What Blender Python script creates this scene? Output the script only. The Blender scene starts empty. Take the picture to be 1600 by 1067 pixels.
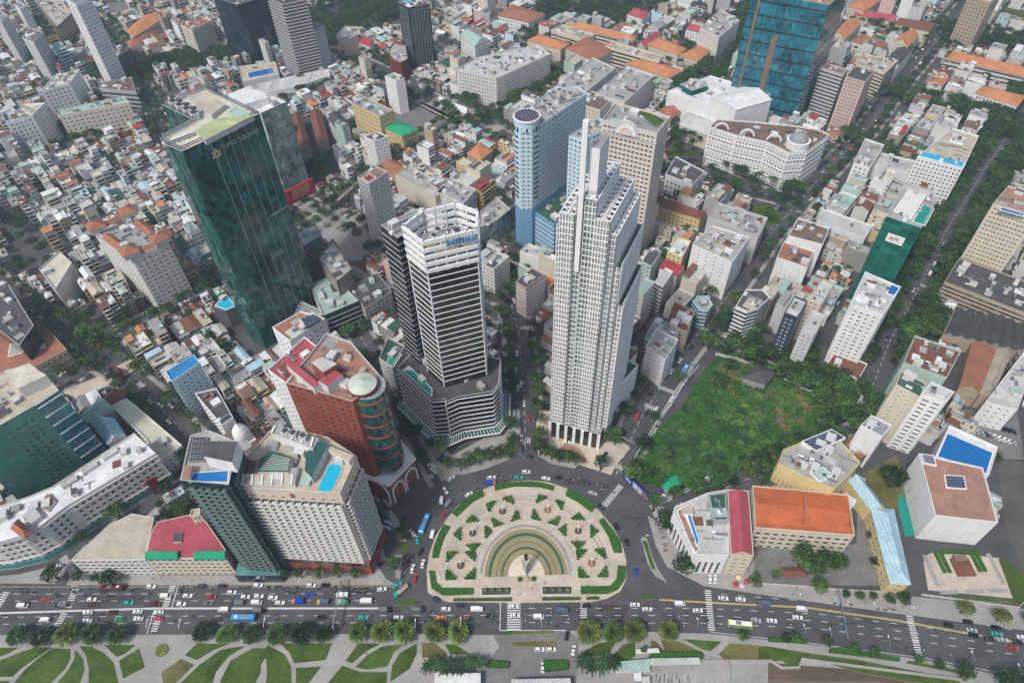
import bpy, math, random
import numpy as np
from mathutils import Vector, Matrix
random.seed(7); rnd = random.random; U = random.uniform
C = bpy.context.scene.collection
R = math.radians
# ------------------------------------------------------------------ camera
CH = 330.0                                     # camera height over the river-side road
_d = Vector((31, -983, 1067)).normalized()     # straight down, seen in (right, up, forward)
_up = -_d
_f = Vector((0, 0, 1)); _y = (_f - _up*_f.dot(_up)).normalized()
_x = -_y.cross(_up) if _y.cross(_up)[0] < 0 else _y.cross(_up)
def ray(px, py):
    c = Vector((px-800, 533.5-py, 1067.0))
    return Vector((_x.dot(c), _y.dot(c), _up.dot(c)))
def P(px, py, h=0.0):                          # photo pixel -> place in the world at height h
    r = ray(px, py); t = (h-CH)/r.z
    return Vector((r.x*t, r.y*t, h))
def PJ(X, Y, Z):
    w = Vector((X, Y, Z-CH)); c = [_x[i]*w.x+_y[i]*w.y+_up[i]*w.z for i in range(3)]
    return 800+1067*c[0]/c[2], 533.5-1067*c[1]/c[2], c[2]
def HG(top, base, hb=0.0):                     # height of an edge from its top and foot
    b = P(base[0], base[1], hb); lo, hi = hb, 325
    for _ in range(40):
        m = (lo+hi)/2
        if PJ(b.x, b.y, m)[1] > top[1]: lo = m
        else: hi = m
    return lo
cam = bpy.data.cameras.new('camera'); co = bpy.data.objects.new('camera', cam); C.objects.link(co)
cam.sensor_width = 36; cam.lens = 24.0; cam.clip_start = 1; cam.clip_end = 9000
Rt = Vector((_x[0], _y[0], _up[0])); Ut = Vector((_x[1], _y[1], _up[1])); Ft = Vector((_x[2], _y[2], _up[2]))
M = Matrix((Rt, Ut, -Ft)).transposed().to_4x4(); M.translation = (0, 0, CH); co.matrix_world = M
bpy.context.scene.camera = co
# ------------------------------------------------------------------ light
SUN_EL, SUN_AZ = R(55), R(222)                 # azimuth clockwise from +Y
w = bpy.data.worlds.new('World'); bpy.context.scene.world = w; w.use_nodes = True
nt = w.node_tree; bg = nt.nodes['Background']
sky = nt.nodes.new('ShaderNodeTexSky'); sky.sky_type = 'NISHITA'; sky.sun_disc = False
sky.sun_elevation = SUN_EL; sky.sun_rotation = SUN_AZ; sky.dust_density = 3.0; sky.air_density = 1.2; sky.ozone_density = 1.0
nt.links.new(sky.outputs[0], bg.inputs[0]); bg.inputs[1].default_value = 0.125
sl = bpy.data.lights.new('sun', 'SUN'); sl.energy = 2.7; sl.angle = R(9); sl.color = (1, .965, .91)
so = bpy.data.objects.new('sun', sl); C.objects.link(so)
sd = Vector((math.sin(SUN_AZ)*math.cos(SUN_EL), math.cos(SUN_AZ)*math.cos(SUN_EL), math.sin(SUN_EL)))
so.rotation_euler = sd.to_track_quat('Z', 'Y').to_euler()
vs = bpy.context.scene.view_settings
vs.view_transform = 'Standard'; vs.look = 'None'; vs.exposure = 0.2; vs.gamma = 1; vs.use_curve_mapping = False
cy = bpy.context.scene.cycles
cy.max_bounces = 5; cy.diffuse_bounces = 2; cy.glossy_bounces = 2; cy.transmission_bounces = 2; cy.volume_bounces = 0
# ------------------------------------------------------------------ materials
MT = {}
def mat(n, col, rough=.85, var=.22, sc=.12, streak=0., metal=0., spec=.3, rand=.0, fine=0.):
    if n in MT: return MT[n]
    m = bpy.data.materials.new(n); m.use_nodes = True; t = m.node_tree; b = t.nodes['Principled BSDF']; L = t.links.new
    b.inputs['Roughness'].default_value = rough; b.inputs['Metallic'].default_value = metal
    b.inputs['Specular IOR Level'].default_value = spec
    tc = t.nodes.new('ShaderNodeTexCoord'); no = t.nodes.new('ShaderNodeTexNoise')
    no.inputs['Scale'].default_value = sc; no.inputs['Detail'].default_value = 6; no.inputs['Roughness'].default_value = .68
    L(tc.outputs['Object'], no.inputs['Vector'])
    mr = t.nodes.new('ShaderNodeMapRange'); L(no.outputs[0], mr.inputs[0])
    mr.inputs[1].default_value = .3; mr.inputs[2].default_value = .7
    mr.inputs[3].default_value = 1-var; mr.inputs[4].default_value = 1+var*.45
    last = mr.outputs[0]
    def mul(a, bb):
        q = t.nodes.new('ShaderNodeMath'); q.operation = 'MULTIPLY'; L(a, q.inputs[0])
        if isinstance(bb, float): q.inputs[1].default_value = bb
        else: L(bb, q.inputs[1])
        return q.outputs[0]
    if streak:
        mp = t.nodes.new('ShaderNodeMapping'); mp.inputs['Scale'].default_value = (.9, .9, .07); L(tc.outputs['Object'], mp.inputs[0])
        n2 = t.nodes.new('ShaderNodeTexNoise'); n2.inputs['Scale'].default_value = 1.; n2.inputs['Detail'].default_value = 3; L(mp.outputs[0], n2.inputs['Vector'])
        m2 = t.nodes.new('ShaderNodeMapRange'); L(n2.outputs[0], m2.inputs[0]); m2.inputs[1].default_value = .42; m2.inputs[2].default_value = .68
        m2.inputs[3].default_value = 1; m2.inputs[4].default_value = 1-streak
        last = mul(last, m2.outputs[0])
    if fine:
        n3 = t.nodes.new('ShaderNodeTexNoise'); n3.inputs['Scale'].default_value = 1.6; n3.inputs['Detail'].default_value = 2; L(tc.outputs['Object'], n3.inputs['Vector'])
        m3 = t.nodes.new('ShaderNodeMapRange'); L(n3.outputs[0], m3.inputs[0]); m3.inputs[1].default_value = .35; m3.inputs[2].default_value = .65
        m3.inputs[3].default_value = 1-fine; m3.inputs[4].default_value = 1+fine*.6
        last = mul(last, m3.outputs[0])
    if rand:
        oi = t.nodes.new('ShaderNodeObjectInfo'); m4 = t.nodes.new('ShaderNodeMapRange'); L(oi.outputs['Random'], m4.inputs[0])
        m4.inputs[3].default_value = 1-rand; m4.inputs[4].default_value = 1+rand
        last = mul(last, m4.outputs[0])
    if n in ('roof_vermilion','roof_orange','roof_pinkred','roof_rust','roof_redtile','roof_skyblue','roof_green','roof_tan','roof_brick','roof_light','roof_red'):
        mp = t.nodes.new('ShaderNodeMapping'); mp.inputs['Rotation'].default_value = (0,0,R(3 if n in ('roof_vermilion','roof_pinkred','roof_skyblue') else 50)); L(tc.outputs['Object'], mp.inputs[0])
        wv = t.nodes.new('ShaderNodeTexWave'); wv.inputs['Scale'].default_value = .22; wv.inputs['Distortion'].default_value = .6; wv.inputs['Detail'].default_value = 1; L(mp.outputs[0], wv.inputs['Vector'])
        m5 = t.nodes.new('ShaderNodeMapRange'); L(wv.outputs['Fac'], m5.inputs[0]); m5.inputs[1].default_value = 0; m5.inputs[2].default_value = .35; m5.inputs[3].default_value = .80; m5.inputs[4].default_value = 1.03; last = mul(last, m5.outputs[0])
    vm = t.nodes.new('ShaderNodeVectorMath'); vm.operation = 'SCALE'; vm.inputs[0].default_value = col[:3]
    L(last, vm.inputs['Scale']); L(vm.outputs[0], b.inputs['Base Color'])
    MT[n] = m; return m
def pane_mat():
    m = bpy.data.materials.new('pane'); m.use_nodes = True; t = m.node_tree; b = t.nodes['Principled BSDF']; L = t.links.new
    ge = t.nodes.new('ShaderNodeNewGeometry'); no = t.nodes.new('ShaderNodeTexNoise'); no.inputs['Scale'].default_value = .33; no.inputs['Detail'].default_value = 2; L(ge.outputs['Position'], no.inputs['Vector'])
    cr = t.nodes.new('ShaderNodeValToRGB'); L(no.outputs[0], cr.inputs[0]); e = cr.color_ramp.elements; e[0].position = .40; e[0].color = (.014,.019,.023,1); e[1].position = .66; e[1].color = (.15,.17,.17,1)
    q = cr.color_ramp.elements.new(.54); q.color = (.035,.045,.05,1); L(cr.outputs[0], b.inputs['Base Color']); b.inputs['Roughness'].default_value = .18; b.inputs['Specular IOR Level'].default_value = .6; MT['pane'] = m
def glass(n, c1, c2, mort, bw=1.5, rh=3.5, ms=.06, rough=.12, mot=.5, spec=.6, nsc=.06):
    m = bpy.data.materials.new(n); m.use_nodes = True; t = m.node_tree; b = t.nodes['Principled BSDF']; L = t.links.new
    uv = t.nodes.new('ShaderNodeUVMap'); br = t.nodes.new('ShaderNodeTexBrick'); L(uv.outputs[0], br.inputs['Vector'])
    br.offset = 0; br.inputs['Scale'].default_value = 1; br.inputs['Brick Width'].default_value = bw; br.inputs['Row Height'].default_value = rh
    br.inputs['Mortar Size'].default_value = ms; br.inputs['Mortar Smooth'].default_value = 0
    br.inputs['Color1'].default_value = (*c1, 1); br.inputs['Color2'].default_value = (*c2, 1); br.inputs['Mortar'].default_value = (*mort, 1)
    no = t.nodes.new('ShaderNodeTexNoise'); no.inputs['Scale'].default_value = nsc; no.inputs['Detail'].default_value = 9; no.inputs['Roughness'].default_value = .85; sn = t.nodes.new('ShaderNodeVectorMath'); sn.operation = 'SNAP'; L(uv.outputs[0], sn.inputs[0]); sn.inputs[1].default_value = (bw, rh, 1); L(sn.outputs[0], no.inputs['Vector'])
    mr = t.nodes.new('ShaderNodeMapRange'); L(no.outputs[0], mr.inputs[0]); mr.inputs[1].default_value = .38; mr.inputs[2].default_value = .66
    mr.inputs[3].default_value = 1-mot; mr.inputs[4].default_value = 1+mot*2.2
    vm = t.nodes.new('ShaderNodeVectorMath'); vm.operation = 'SCALE'; L(br.outputs['Color'], vm.inputs[0]); L(mr.outputs[0], vm.inputs['Scale'])
    L(vm.outputs[0], b.inputs['Base Color']); b.inputs['Roughness'].default_value = rough; b.inputs['Specular IOR Level'].default_value = spec
    MT[n] = m; return m
W_ = dict(white=(.80,.80,.79), offwhite=(.66,.65,.61), cream=(.66,.59,.47), beige=(.66,.57,.46), yellow=(.70,.55,.27), grey=(.42,.43,.43),
  palegrey=(.55,.56,.56), darkgrey=(.10,.105,.11), concrete=(.34,.33,.31), pink=(.62,.47,.42), paleblue=(.52,.70,.79), pinkbeige=(.68,.61,.55), slate=(.13,.19,.185), royal=(.02,.05,.26), skyblue=(.18,.36,.55),
  redbrick=(.30,.085,.06), maroon=(.16,.02,.03), brown=(.22,.15,.11), palegreen=(.44,.58,.50), navy=(.03,.05,.09), teal=(.06,.25,.24), tan=(.45,.36,.27))
for k, c in W_.items(): mat('wall_'+k, c, .8, .10, .1, .11)
R_ = dict(grey=(.30,.31,.31), light=(.52,.52,.50), white=(.70,.71,.70), rust=(.20,.085,.06), redtile=(.36,.15,.095), orange=(.55,.23,.11), vermilion=(.52,.135,.055), palecone=(.50,.56,.46), red=(.42,.06,.07),
  green=(.36,.50,.44), darkgreen=(.04,.11,.075), dark=(.085,.085,.09), blue=(.03,.22,.50), tan=(.50,.44,.35), cream=(.60,.57,.46), pinkred=(.42,.085,.11), concrete=(.38,.37,.35), brick=(.36,.16,.10),
  skyblue=(.42,.60,.68), brown=(.20,.13,.10), lime=(.42,.48,.25), emerald=(.02,.35,.18), terrace=(.36,.20,.15))
for k, c in R_.items(): mat('roof_'+k, c, .8, .3, .13, 0, 0, .25, 0, .14)
mat('asphalt', (.086,.087,.091), .8, .38, .05, 0, 0, .3, 0, .08); mat('asphalt_old', (.060,.060,.064), .85, .3, .2, 0, 0, .3, 0, .12); mat('asphalt_new', (.098,.098,.10), .85, .3, .2, 0, 0, .3, 0, .12); mat('ground_dirt', (.12,.115,.10), .95, .35, .05, 0, 0, .1, 0, .2)
mat('pave', (.33,.315,.30), .9, .25, .06, 0, 0, .2, 0, .12); mat('pave_light', (.53,.455,.37), .85, .3, .08, 0, 0, .2, 0, .12); mat('pave_dark', (.19,.185,.18), .9, .25, .1, 0, 0, .2, 0, .15)
mat('paint', (.70,.70,.68), .7, .25, .8); mat('paint_yellow', (.62,.46,.16), .7, .25, .5); mat('kerb', (.50,.49,.46), .8, .2, .3)
mat('grass', (.075,.125,.026), .95, .5, .09, 0, 0, .1, 0, .3); mat('grass_dry', (.16,.15,.055), .95, .45, .05, 0, 0, .1, 0, .3); mat('hedge', (.04,.13,.022), .9, .4, .8, 0, 0, .2, 0, .3)
mat('leaf_dark', (.028,.072,.026), .7, .5, .25, 0, 0, .3, .5, .35); mat('leaf_mid', (.05,.12,.03), .7, .5, .25, 0, 0, .3, .5, .35); mat('leaf_light', (.095,.18,.035), .7, .5, .25, 0, 0, .3, .3, .35)
mat('leaf_gold', (.155,.19,.04), .7, .4, .25, 0, 0, .3, .25, .35); mat('pave_cream', (.66,.57,.47), .85, .2, .2); mat('tan_ground', (.50,.42,.33), .9, .25, .3); mat('bark', (.10,.075,.05), .9, .3, 1.); mat('mud', (.13,.095,.07), .9, .35, .04, 0, 0, .2, 0, .25)
mat('water_green', (.30,.25,.13), .25, .12, .1, 0, 0, .5); mat('water_dark', (.055,.11,.07), .25, .12, .1, 0, 0, .5); mat('river', (.16,.12,.085), .15, .15, .02, 0, 0, .5)
mat('pool', (.01,.42,.62), .1, .15, .5, 0, 0, .5); mat('pool_deep', (.01,.14,.40), .1, .15, .5, 0, 0, .5); mat('pool_teal', (.01,.26,.22), .1, .15, .5, 0, 0, .5)
mat('pane_green', (.03,.10,.085), .15, .3, .6, 0, 0, .6); mat('metal', (.50,.51,.52), .35, .2, .5, 0, .8, .5); mat('metal_dark', (.09,.09,.10), .5, .2, .5, 0, .4)
mat('white_paint', (.78,.78,.78), .5, .08, .3); mat('stone', (.45,.39,.32), .85, .3, .3); mat('bronze', (.05,.045,.035), .5, .2, 1, 0, .5)
pane_mat()
glass('curtain_green', (.003,.034,.034), (.009,.095,.08), (.05,.09,.09), 1.6, 3.8, .06, .08, .9, .8)
glass('curtain_pale', (.07,.11,.105), (.17,.24,.22), (.30,.36,.34), 1.5, 3.6, .1, .12, .8, .6)
glass('curtain_black', (.004,.006,.008), (.012,.018,.022), (.03,.04,.045), 2.4, 3.9, .05, .1, .6, .7)
glass('curtain_teal', (.005,.07,.105), (.012,.15,.20), (.04,.12,.15), 2.0, 3.6, .18, .12, .7, .6)
glass('curtain_navy', (.006,.014,.022), (.015,.03,.045), (.05,.06,.07), 1.8, 3.4, .1, .12, .6, .6)
glass('curtain_grey', (.06,.09,.09), (.14,.18,.17), (.38,.38,.36), 1.4, 3.8, .16, .15, .5, .6)
glass('curtain_silver', (.11,.125,.125), (.24,.255,.25), (.5,.5,.48), 1.25, 1.6, .12, .2, .45, .5)
glass('panel_green', (.07,.20,.17), (.085,.23,.195), (.05,.13,.11), 1.6, 3.4, .05, .5, .25, .3)
glass('net_green', (.007,.085,.065), (.010,.115,.085), (.018,.17,.13), 5.0, 3.4, .14, .9, .55, .1)
glass('tin_ribs', (.42,.42,.40), (.46,.46,.44), (.24,.25,.25), 1.2, 40, .12, .6, .3, .3)
glass('solar', (.012,.02,.05), (.016,.028,.07), (.30,.31,.32), 1.1, 1.8, .07, .2, .2, .6)
glass('brickface', (.27,.075,.05), (.30,.085,.06), (.22,.06,.045), 2.6, .9, .05, .8, .2, .2)
# ------------------------------------------------------------------ mesh builder
class MB:
    def __init__(s): s.v=[]; s.f=[]; s.m=[]; s.u=[]; s.n=[]
    def mi(s, m):
        if m not in s.n: s.n.append(m)
        return s.n.index(m)
    def face(s, pts, m, uv=None):
        k = len(s.v); s.v += [tuple(p) for p in pts]; s.f.append(tuple(range(k, k+len(pts)))); s.m.append(s.mi(m))
        s.u.append(uv or [(p[0], p[1]) for p in pts])
    def prism(s, poly, z0, z1, ms, mt=None, bottom=False):
        n = len(poly); acc = 0
        for i in range(n):
            a = poly[i]; b = poly[(i+1) % n]; L = math.hypot(b[0]-a[0], b[1]-a[1])
            s.face([(a[0],a[1],z0),(b[0],b[1],z0),(b[0],b[1],z1),(a[0],a[1],z1)], ms, [(acc,z0),(acc+L,z0),(acc+L,z1),(acc,z1)]); acc += L
        if mt: s.face([(p[0],p[1],z1) for p in poly], mt)
        if bottom: s.face([(p[0],p[1],z0) for p in reversed(poly)], mt or ms)
    def box(s, c, d, m, a=0., mt=None):
        ca, sa = math.cos(a), math.sin(a); q = []
        for x, y in ((-1,-1),(1,-1),(1,1),(-1,1)):
            X, Y = x*d[0]/2, y*d[1]/2; q.append((c[0]+X*ca-Y*sa, c[1]+X*sa+Y*ca))
        s.prism(q, c[2]-d[2]/2, c[2]+d[2]/2, m, mt or m, True)
    def cyl(s, c, r, z0, z1, m, n=16, r2=None, mt=None):
        r2 = r if r2 is None else r2
        for i in range(n):
            a, b = 2*math.pi*i/n, 2*math.pi*(i+1)/n; L = r*2*math.pi/n
            s.face([(c[0]+r*math.cos(a),c[1]+r*math.sin(a),z0),(c[0]+r*math.cos(b),c[1]+r*math.sin(b),z0),(c[0]+r2*math.cos(b),c[1]+r2*math.sin(b),z1),(c[0]+r2*math.cos(a),c[1]+r2*math.sin(a),z1)], m, [(i*L,z0),(i*L+L,z0),(i*L+L,z1),(i*L,z1)])
        if r2 > .01: s.face([(c[0]+r2*math.cos(2*math.pi*i/n),c[1]+r2*math.sin(2*math.pi*i/n),z1) for i in range(n)], mt or m)
    def bar(s, a, b, t, m):
        a = Vector(a); b = Vector(b); d = (b-a)
        if d.length < 1e-4: return
        z = d.normalized(); x = z.orthogonal().normalized(); y = z.cross(x)
        if abs(z.z) < .9: x = z.cross(Vector((0,0,1))).normalized(); y = z.cross(x)
        q = [(x*i+y*j)*t/2 for i, j in ((-1,-1),(1,-1),(1,1),(-1,1))]
        for i in range(4):
            j = (i+1) % 4; s.face([a+q[i], a+q[j], b+q[j], b+q[i]], m)
        s.face([a+k for k in q][::-1], m); s.face([b+k for k in q], m)
    def build(s, name, parent=None, origin=(0,0,0), smooth=False):
        me = bpy.data.meshes.new(name); ox, oy, oz = origin
        me.from_pydata([(x-ox, y-oy, z-oz) for x, y, z in s.v], [], s.f)
        for m in s.n: me.materials.append(MT[m])
        me.polygons.foreach_set('material_index', s.m)
        uv = me.uv_layers.new(name='UVMap'); uv.data.foreach_set('uv', [c for f in s.u for p in f for c in p])
        if smooth: me.polygons.foreach_set('use_smooth', [True]*len(s.f))
        me.update(); o = bpy.data.objects.new(name, me); C.objects.link(o)
        if parent is not None: o.parent = parent
        else: o.location = origin
        return o
def tag(o, label=None, cat=None, group=None, kind=None):
    if label: o['label'] = label
    if cat: o['category'] = cat
    if group: o['group'] = group
    if kind: o['kind'] = kind
    return o
def empty(name, loc, label=None, cat=None, group=None, rz=0):
    o = bpy.data.objects.new(name, None); C.objects.link(o); o.location = loc; o.rotation_euler = (0,0,rz); o.empty_display_size = .5
    return tag(o, label, cat, group)
def inst(me, name, parent, loc, rz=0., sc=None):
    o = bpy.data.objects.new(name, me); C.objects.link(o); o.parent = parent; o.location = loc; o.rotation_euler = (0,0,rz)
    if sc: o.scale = sc
    return o
def struct(name, mb, origin=(0,0,0)): return tag(mb.build(name, None, origin), kind='structure')
def area(p): return sum(p[i][0]*p[(i+1)%len(p)][1]-p[(i+1)%len(p)][0]*p[i][1] for i in range(len(p)))/2
def ccw(p):
    p = [(a[0], a[1]) for a in p]
    return p if area(p) > 0 else p[::-1]
def off(p, d):                                  # offset polygon outward by d
    n = len(p); r = []
    for i in range(n):
        a, b, c = Vector(p[i-1]), Vector(p[i]), Vector(p[(i+1)%n])
        e1 = (b-a).normalized(); e2 = (c-b).normalized(); n1 = Vector((e1.y,-e1.x)); n2 = Vector((e2.y,-e2.x))
        k = 1+n1.dot(n2); q = (n1+n2)/max(k, .35); r.append((b.x+q.x*d, b.y+q.y*d))
    return r
def inside(x, y, p):
    c = False; n = len(p)
    for i in range(n):
        a, b = p[i], p[i-1]
        if (a[1] > y) != (b[1] > y) and x < (b[0]-a[0])*(y-a[1])/(b[1]-a[1])+a[0]: c = not c
    return c
def poly(px, h=0.):                             # pixel outline -> counter-clockwise world polygon; three pixels make a parallelogram
    q = [P(x, y, h).xy for x, y in px]
    if len(q) == 3: q.append(q[0]+q[2]-q[1])
    return ccw(q)
# occupancy map, two metres a cell
GX0, GY0, GS, GNX, GNY = -800, 40, 2.0, 800, 600
occ = np.zeros((GNX, GNY), bool)
def mark(p, d=0.):
    if d: p = off(ccw(p), d)
    xs = [a[0] for a in p]; ys = [a[1] for a in p]
    i0, i1 = max(0, int((min(xs)-GX0)/GS)), min(GNX-1, int((max(xs)-GX0)/GS)+1); j0, j1 = max(0, int((min(ys)-GY0)/GS)), min(GNY-1, int((max(ys)-GY0)/GS)+1)
    if i1 <= i0 or j1 <= j0: return
    X, Y = np.meshgrid(GX0+np.arange(i0, i1+1)*GS, GY0+np.arange(j0, j1+1)*GS, indexing='ij'); c = np.zeros(X.shape, bool)
    for k in range(len(p)):
        a, b = p[k], p[k-1]
        if a[1] == b[1]: continue
        c ^= ((a[1] > Y) != (b[1] > Y)) & (X < (b[0]-a[0])*(Y-a[1])/(b[1]-a[1])+a[0])
    occ[i0:i1+1, j0:j1+1] |= c
def taken(x, y):
    i, j = int((x-GX0)/GS+.5), int((y-GY0)/GS+.5)
    return not (0 <= i < GNX and 0 <= j < GNY) or occ[i, j]
# ------------------------------------------------------------------ shared templates
def tmesh(name, fn):
    mb = MB(); fn(mb); o = mb.build(name); me = o.data; bpy.data.objects.remove(o); return me
def win_mesh(w, h, fr='white_paint', pn='pane'):
    def f(mb):     # in the plane y = 0, looking towards -y
        t = .16
        mb.box((0,-.05,h/2), (w,.14,h), fr); mb.face([(-w/2+t,-.14,t),(w/2-t,-.14,t),(w/2-t,-.14,h-t),(-w/2+t,-.14,h-t)], pn)
    return f
_wm = {}
def get_win(w, h, fr, pn, kind='w'):
    k = (w, h, fr, pn, kind)
    if k not in _wm:
        if kind == 'w': _wm[k] = tmesh('window', win_mesh(w, h, fr, pn))
        else:
            def f(mb):
                mb.face([(-w/2,-.06,0),(w/2,-.06,0),(w/2,-.06,h),(-w/2,-.06,h)], pn)
                mb.box((0,-.8,.1), (w+.5,1.6,.25), fr); mb.box((0,-1.5,.6), (w+.5,.16,1.), fr); mb.box((w/2+.3,-.8,h/2), (.22,1.6,h), fr)
            _wm[k] = tmesh('balcony', f)
    return _wm[k]
def f_ac(mb):
    mb.box((0,0,.7), (2.2,1.8,1.4), 'metal'); mb.cyl((0,0), .7, 1.4, 1.55, 'metal_dark', 10)
def f_tank(mb):
    for i in range(10):
        a, b = 2*math.pi*i/10, 2*math.pi*(i+1)/10
        mb.face([(-1.3,.7*math.cos(a),1.5+.7*math.sin(a)),(-1.3,.7*math.cos(b),1.5+.7*math.sin(b)),(1.3,.7*math.cos(b),1.5+.7*math.sin(b)),(1.3,.7*math.cos(a),1.5+.7*math.sin(a))], 'metal')
    for s in (-1.3, 1.3): mb.face([(s,.7*math.cos(2*math.pi*i/10),1.5+.7*math.sin(2*math.pi*i/10)) for i in range(10)], 'metal')
    for x in (-1,1):
        for y in (-.5,.5): mb.box((x,y,.5), (.12,.12,1.), 'metal_dark')
def f_stair(mb):
    mb.box((0,0,1.4), (3.4,4.4,2.8), 'wall_offwhite', 0, 'roof_concrete'); mb.box((0,0,2.9), (3.9,4.9,.22), 'wall_palegrey'); mb.box((0,-2.22,1.05), (1.,.08,2.1), 'pane')
def f_duct(mb):
    mb.box((0,0,.8), (7,.9,.9), 'metal'); mb.box((3.2,0,.5), (1.4,1.6,1.), 'metal'); mb.box((-3.0,.6,.6), (1.8,2.2,1.2), 'white_paint')
def f_cool(mb):
    mb.box((0,0,1.3), (3.2,3.2,2.6), 'wall_palegrey'); mb.cyl((0,0), 1.25, 2.6, 3.1, 'metal_dark', 12)
T_ = {k: tmesh(k, f) for k, f in (('air_conditioner', f_ac), ('water_tank', f_tank), ('stair_house', f_stair), ('duct', f_duct), ('cooling_tower', f_cool))}
TW = {k: win_mesh for k in ()}
# ------------------------------------------------------------------ a whole building
HERO = []     # (footprint, height, short name) of the big buildings
def facing(nx, ny, x, y, z=0.):                 # could this wall be seen from the camera or a step beside it?
    d = Vector((x, y)).normalized(); return nx*d.x+ny*d.y < .12
def ring_mesh(p, z0, z1, o, m, mt=None):
    mb = MB(); q = off(p, o); mb.prism(q, z0, z1, m, mt or m, True); return mb
def facade(root, org, p, z0, z1, st, only=None):
    n = len(p); k = st[0]
    if k in 'rb':
        bh, fh = st[1], st[2]; m = st[3] if len(st) > 3 else 'pane'; o = st[4] if len(st) > 4 else .12
        first = None; z = z0+.9
        while z+bh < z1-.6:
            if first is None: first = ring_mesh(p, 0, bh, o, m).build('window_band' if k == 'r' else 'floor_slab', root, (org[0], org[1], 0)); first.location = (0,0,z-org[2])
            else:
                c = first.copy(); C.objects.link(c); c.parent = root; c.location = (0,0,z-org[2])
            z += fh
        return
    w, h, gx, fh = st[1:5]; fr = st[5] if len(st) > 5 else 'wall_white'; pn = st[6] if len(st) > 6 else 'pane'
    me = get_win(w, h, fr, pn, 'w' if k == 'p' else 'q'); lst = []
    for i in range(n):
        if only and i not in only: continue
        a = Vector(p[i]); b = Vector(p[(i+1)%n]); L = (b-a).length; e = (b-a).normalized(); nr = Vector((e.y,-e.x)); mid = (a+b)/2
        if L < w+1 or not facing(nr.x, nr.y, mid.x, mid.y): continue
        cnt = max(1, int((L-.8)/gx)); s0 = (L-(cnt-1)*gx)/2; ang = math.atan2(e.y, e.x)
        z = z0+1.0
        while z+h < z1-.4:
            for j in range(cnt):
                q = a+e*(s0+j*gx); lst.append((q.x+nr.x*.02, q.y+nr.y*.02, z, ang))
            z += fh
    lst.sort(key=lambda t: (round(-t[2]/12), t[0]**2+t[1]**2+(CH-t[2])**2))
    nm = 'window' if k == 'p' else 'balcony'
    for x, y, z, a in lst[:96]: inst(me, nm, root, (x-org[0], y-org[1], z-org[2]), a)
    if len(lst) > 96:
        mb = MB(); vs_ = [v.co for v in me.vertices]; mats = [m.name for m in me.materials]
        for x, y, z, a in lst[96:]:
            ca, sa = math.cos(a), math.sin(a)
            for pl in me.polygons:
                mb.face([(x+vs_[q].x*ca-vs_[q].y*sa, y+vs_[q].x*sa+vs_[q].y*ca, z+vs_[q].z) for q in pl.vertices], mats[pl.material_index])
        tag(mb.build(nm, root, org), kind='stuff')
def clutter(root, org, p, z, n, kinds=('air_conditioner','water_tank','stair_house','duct')):
    xs = [a[0] for a in p]; ys = [a[1] for a in p]; a0 = math.atan2(p[1][1]-p[0][1], p[1][0]-p[0][0]); pts = []; q = off(p, -2.2); tries = 0
    while len(pts) < n and tries < n*14:
        tries += 1; x, y = U(min(xs), max(xs)), U(min(ys), max(ys))
        if inside(x, y, q) and all((x-u)**2+(y-v)**2 > 12 for u, v in pts):
            pts.append((x, y)); k = random.choice(kinds); o = inst(T_[k], k, root, (x-org[0], y-org[1], z-org[2]), a0+random.choice((0, math.pi/2)), None if rnd() < .5 else (U(.8,1.3),)*3)
RTM = ['roof_light','roof_grey','roof_white','roof_concrete','roof_green','roof_tan','roof_rust','roof_dark','roof_light','roof_concrete']
def rooms(root, org, p, z):
    A = abs(area(p)); a0 = math.atan2(p[1][1]-p[0][1], p[1][0]-p[0][0]); q = off(p, -3.4); xs = [a[0] for a in p]; ys = [a[1] for a in p]; pts = []; t = 0
    while len(pts) < min(14, A/75) and t < 120:
        t += 1; x, y = U(min(xs),max(xs)), U(min(ys),max(ys))
        if not inside(x, y, q) or any((x-u)**2+(y-v)**2 < 30 for u, v in pts): continue
        pts.append((x, y)); mb = MB(); k = rnd(); dx, dy = U(2.2,6), U(2.2,4.6)
        if k < .4: hh = U(1.8,3.4); mb.box((x,y,z+hh/2),(dx,dy,hh),random.choice(('wall_offwhite','wall_palegrey','wall_white','wall_concrete')),a0,random.choice(RTM)); mb.build('roof_room', root, org)
        elif k < .7: mb.box((x,y,z+.06),(dx*1.5,dy*1.4,.1),random.choice(RTM),a0); mb.build('roof_patch', root, org)
        else:
            mb.bar((x-dx*math.cos(a0),y-dx*math.sin(a0),z+.5),(x+dx*math.cos(a0),y+dx*math.sin(a0),z+.5),.35,'metal'); mb.bar((x,y,z+.5),(x-dy*math.sin(a0),y+dy*math.cos(a0),z+.5),.3,'metal'); mb.build('pipe', root, org)
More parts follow.
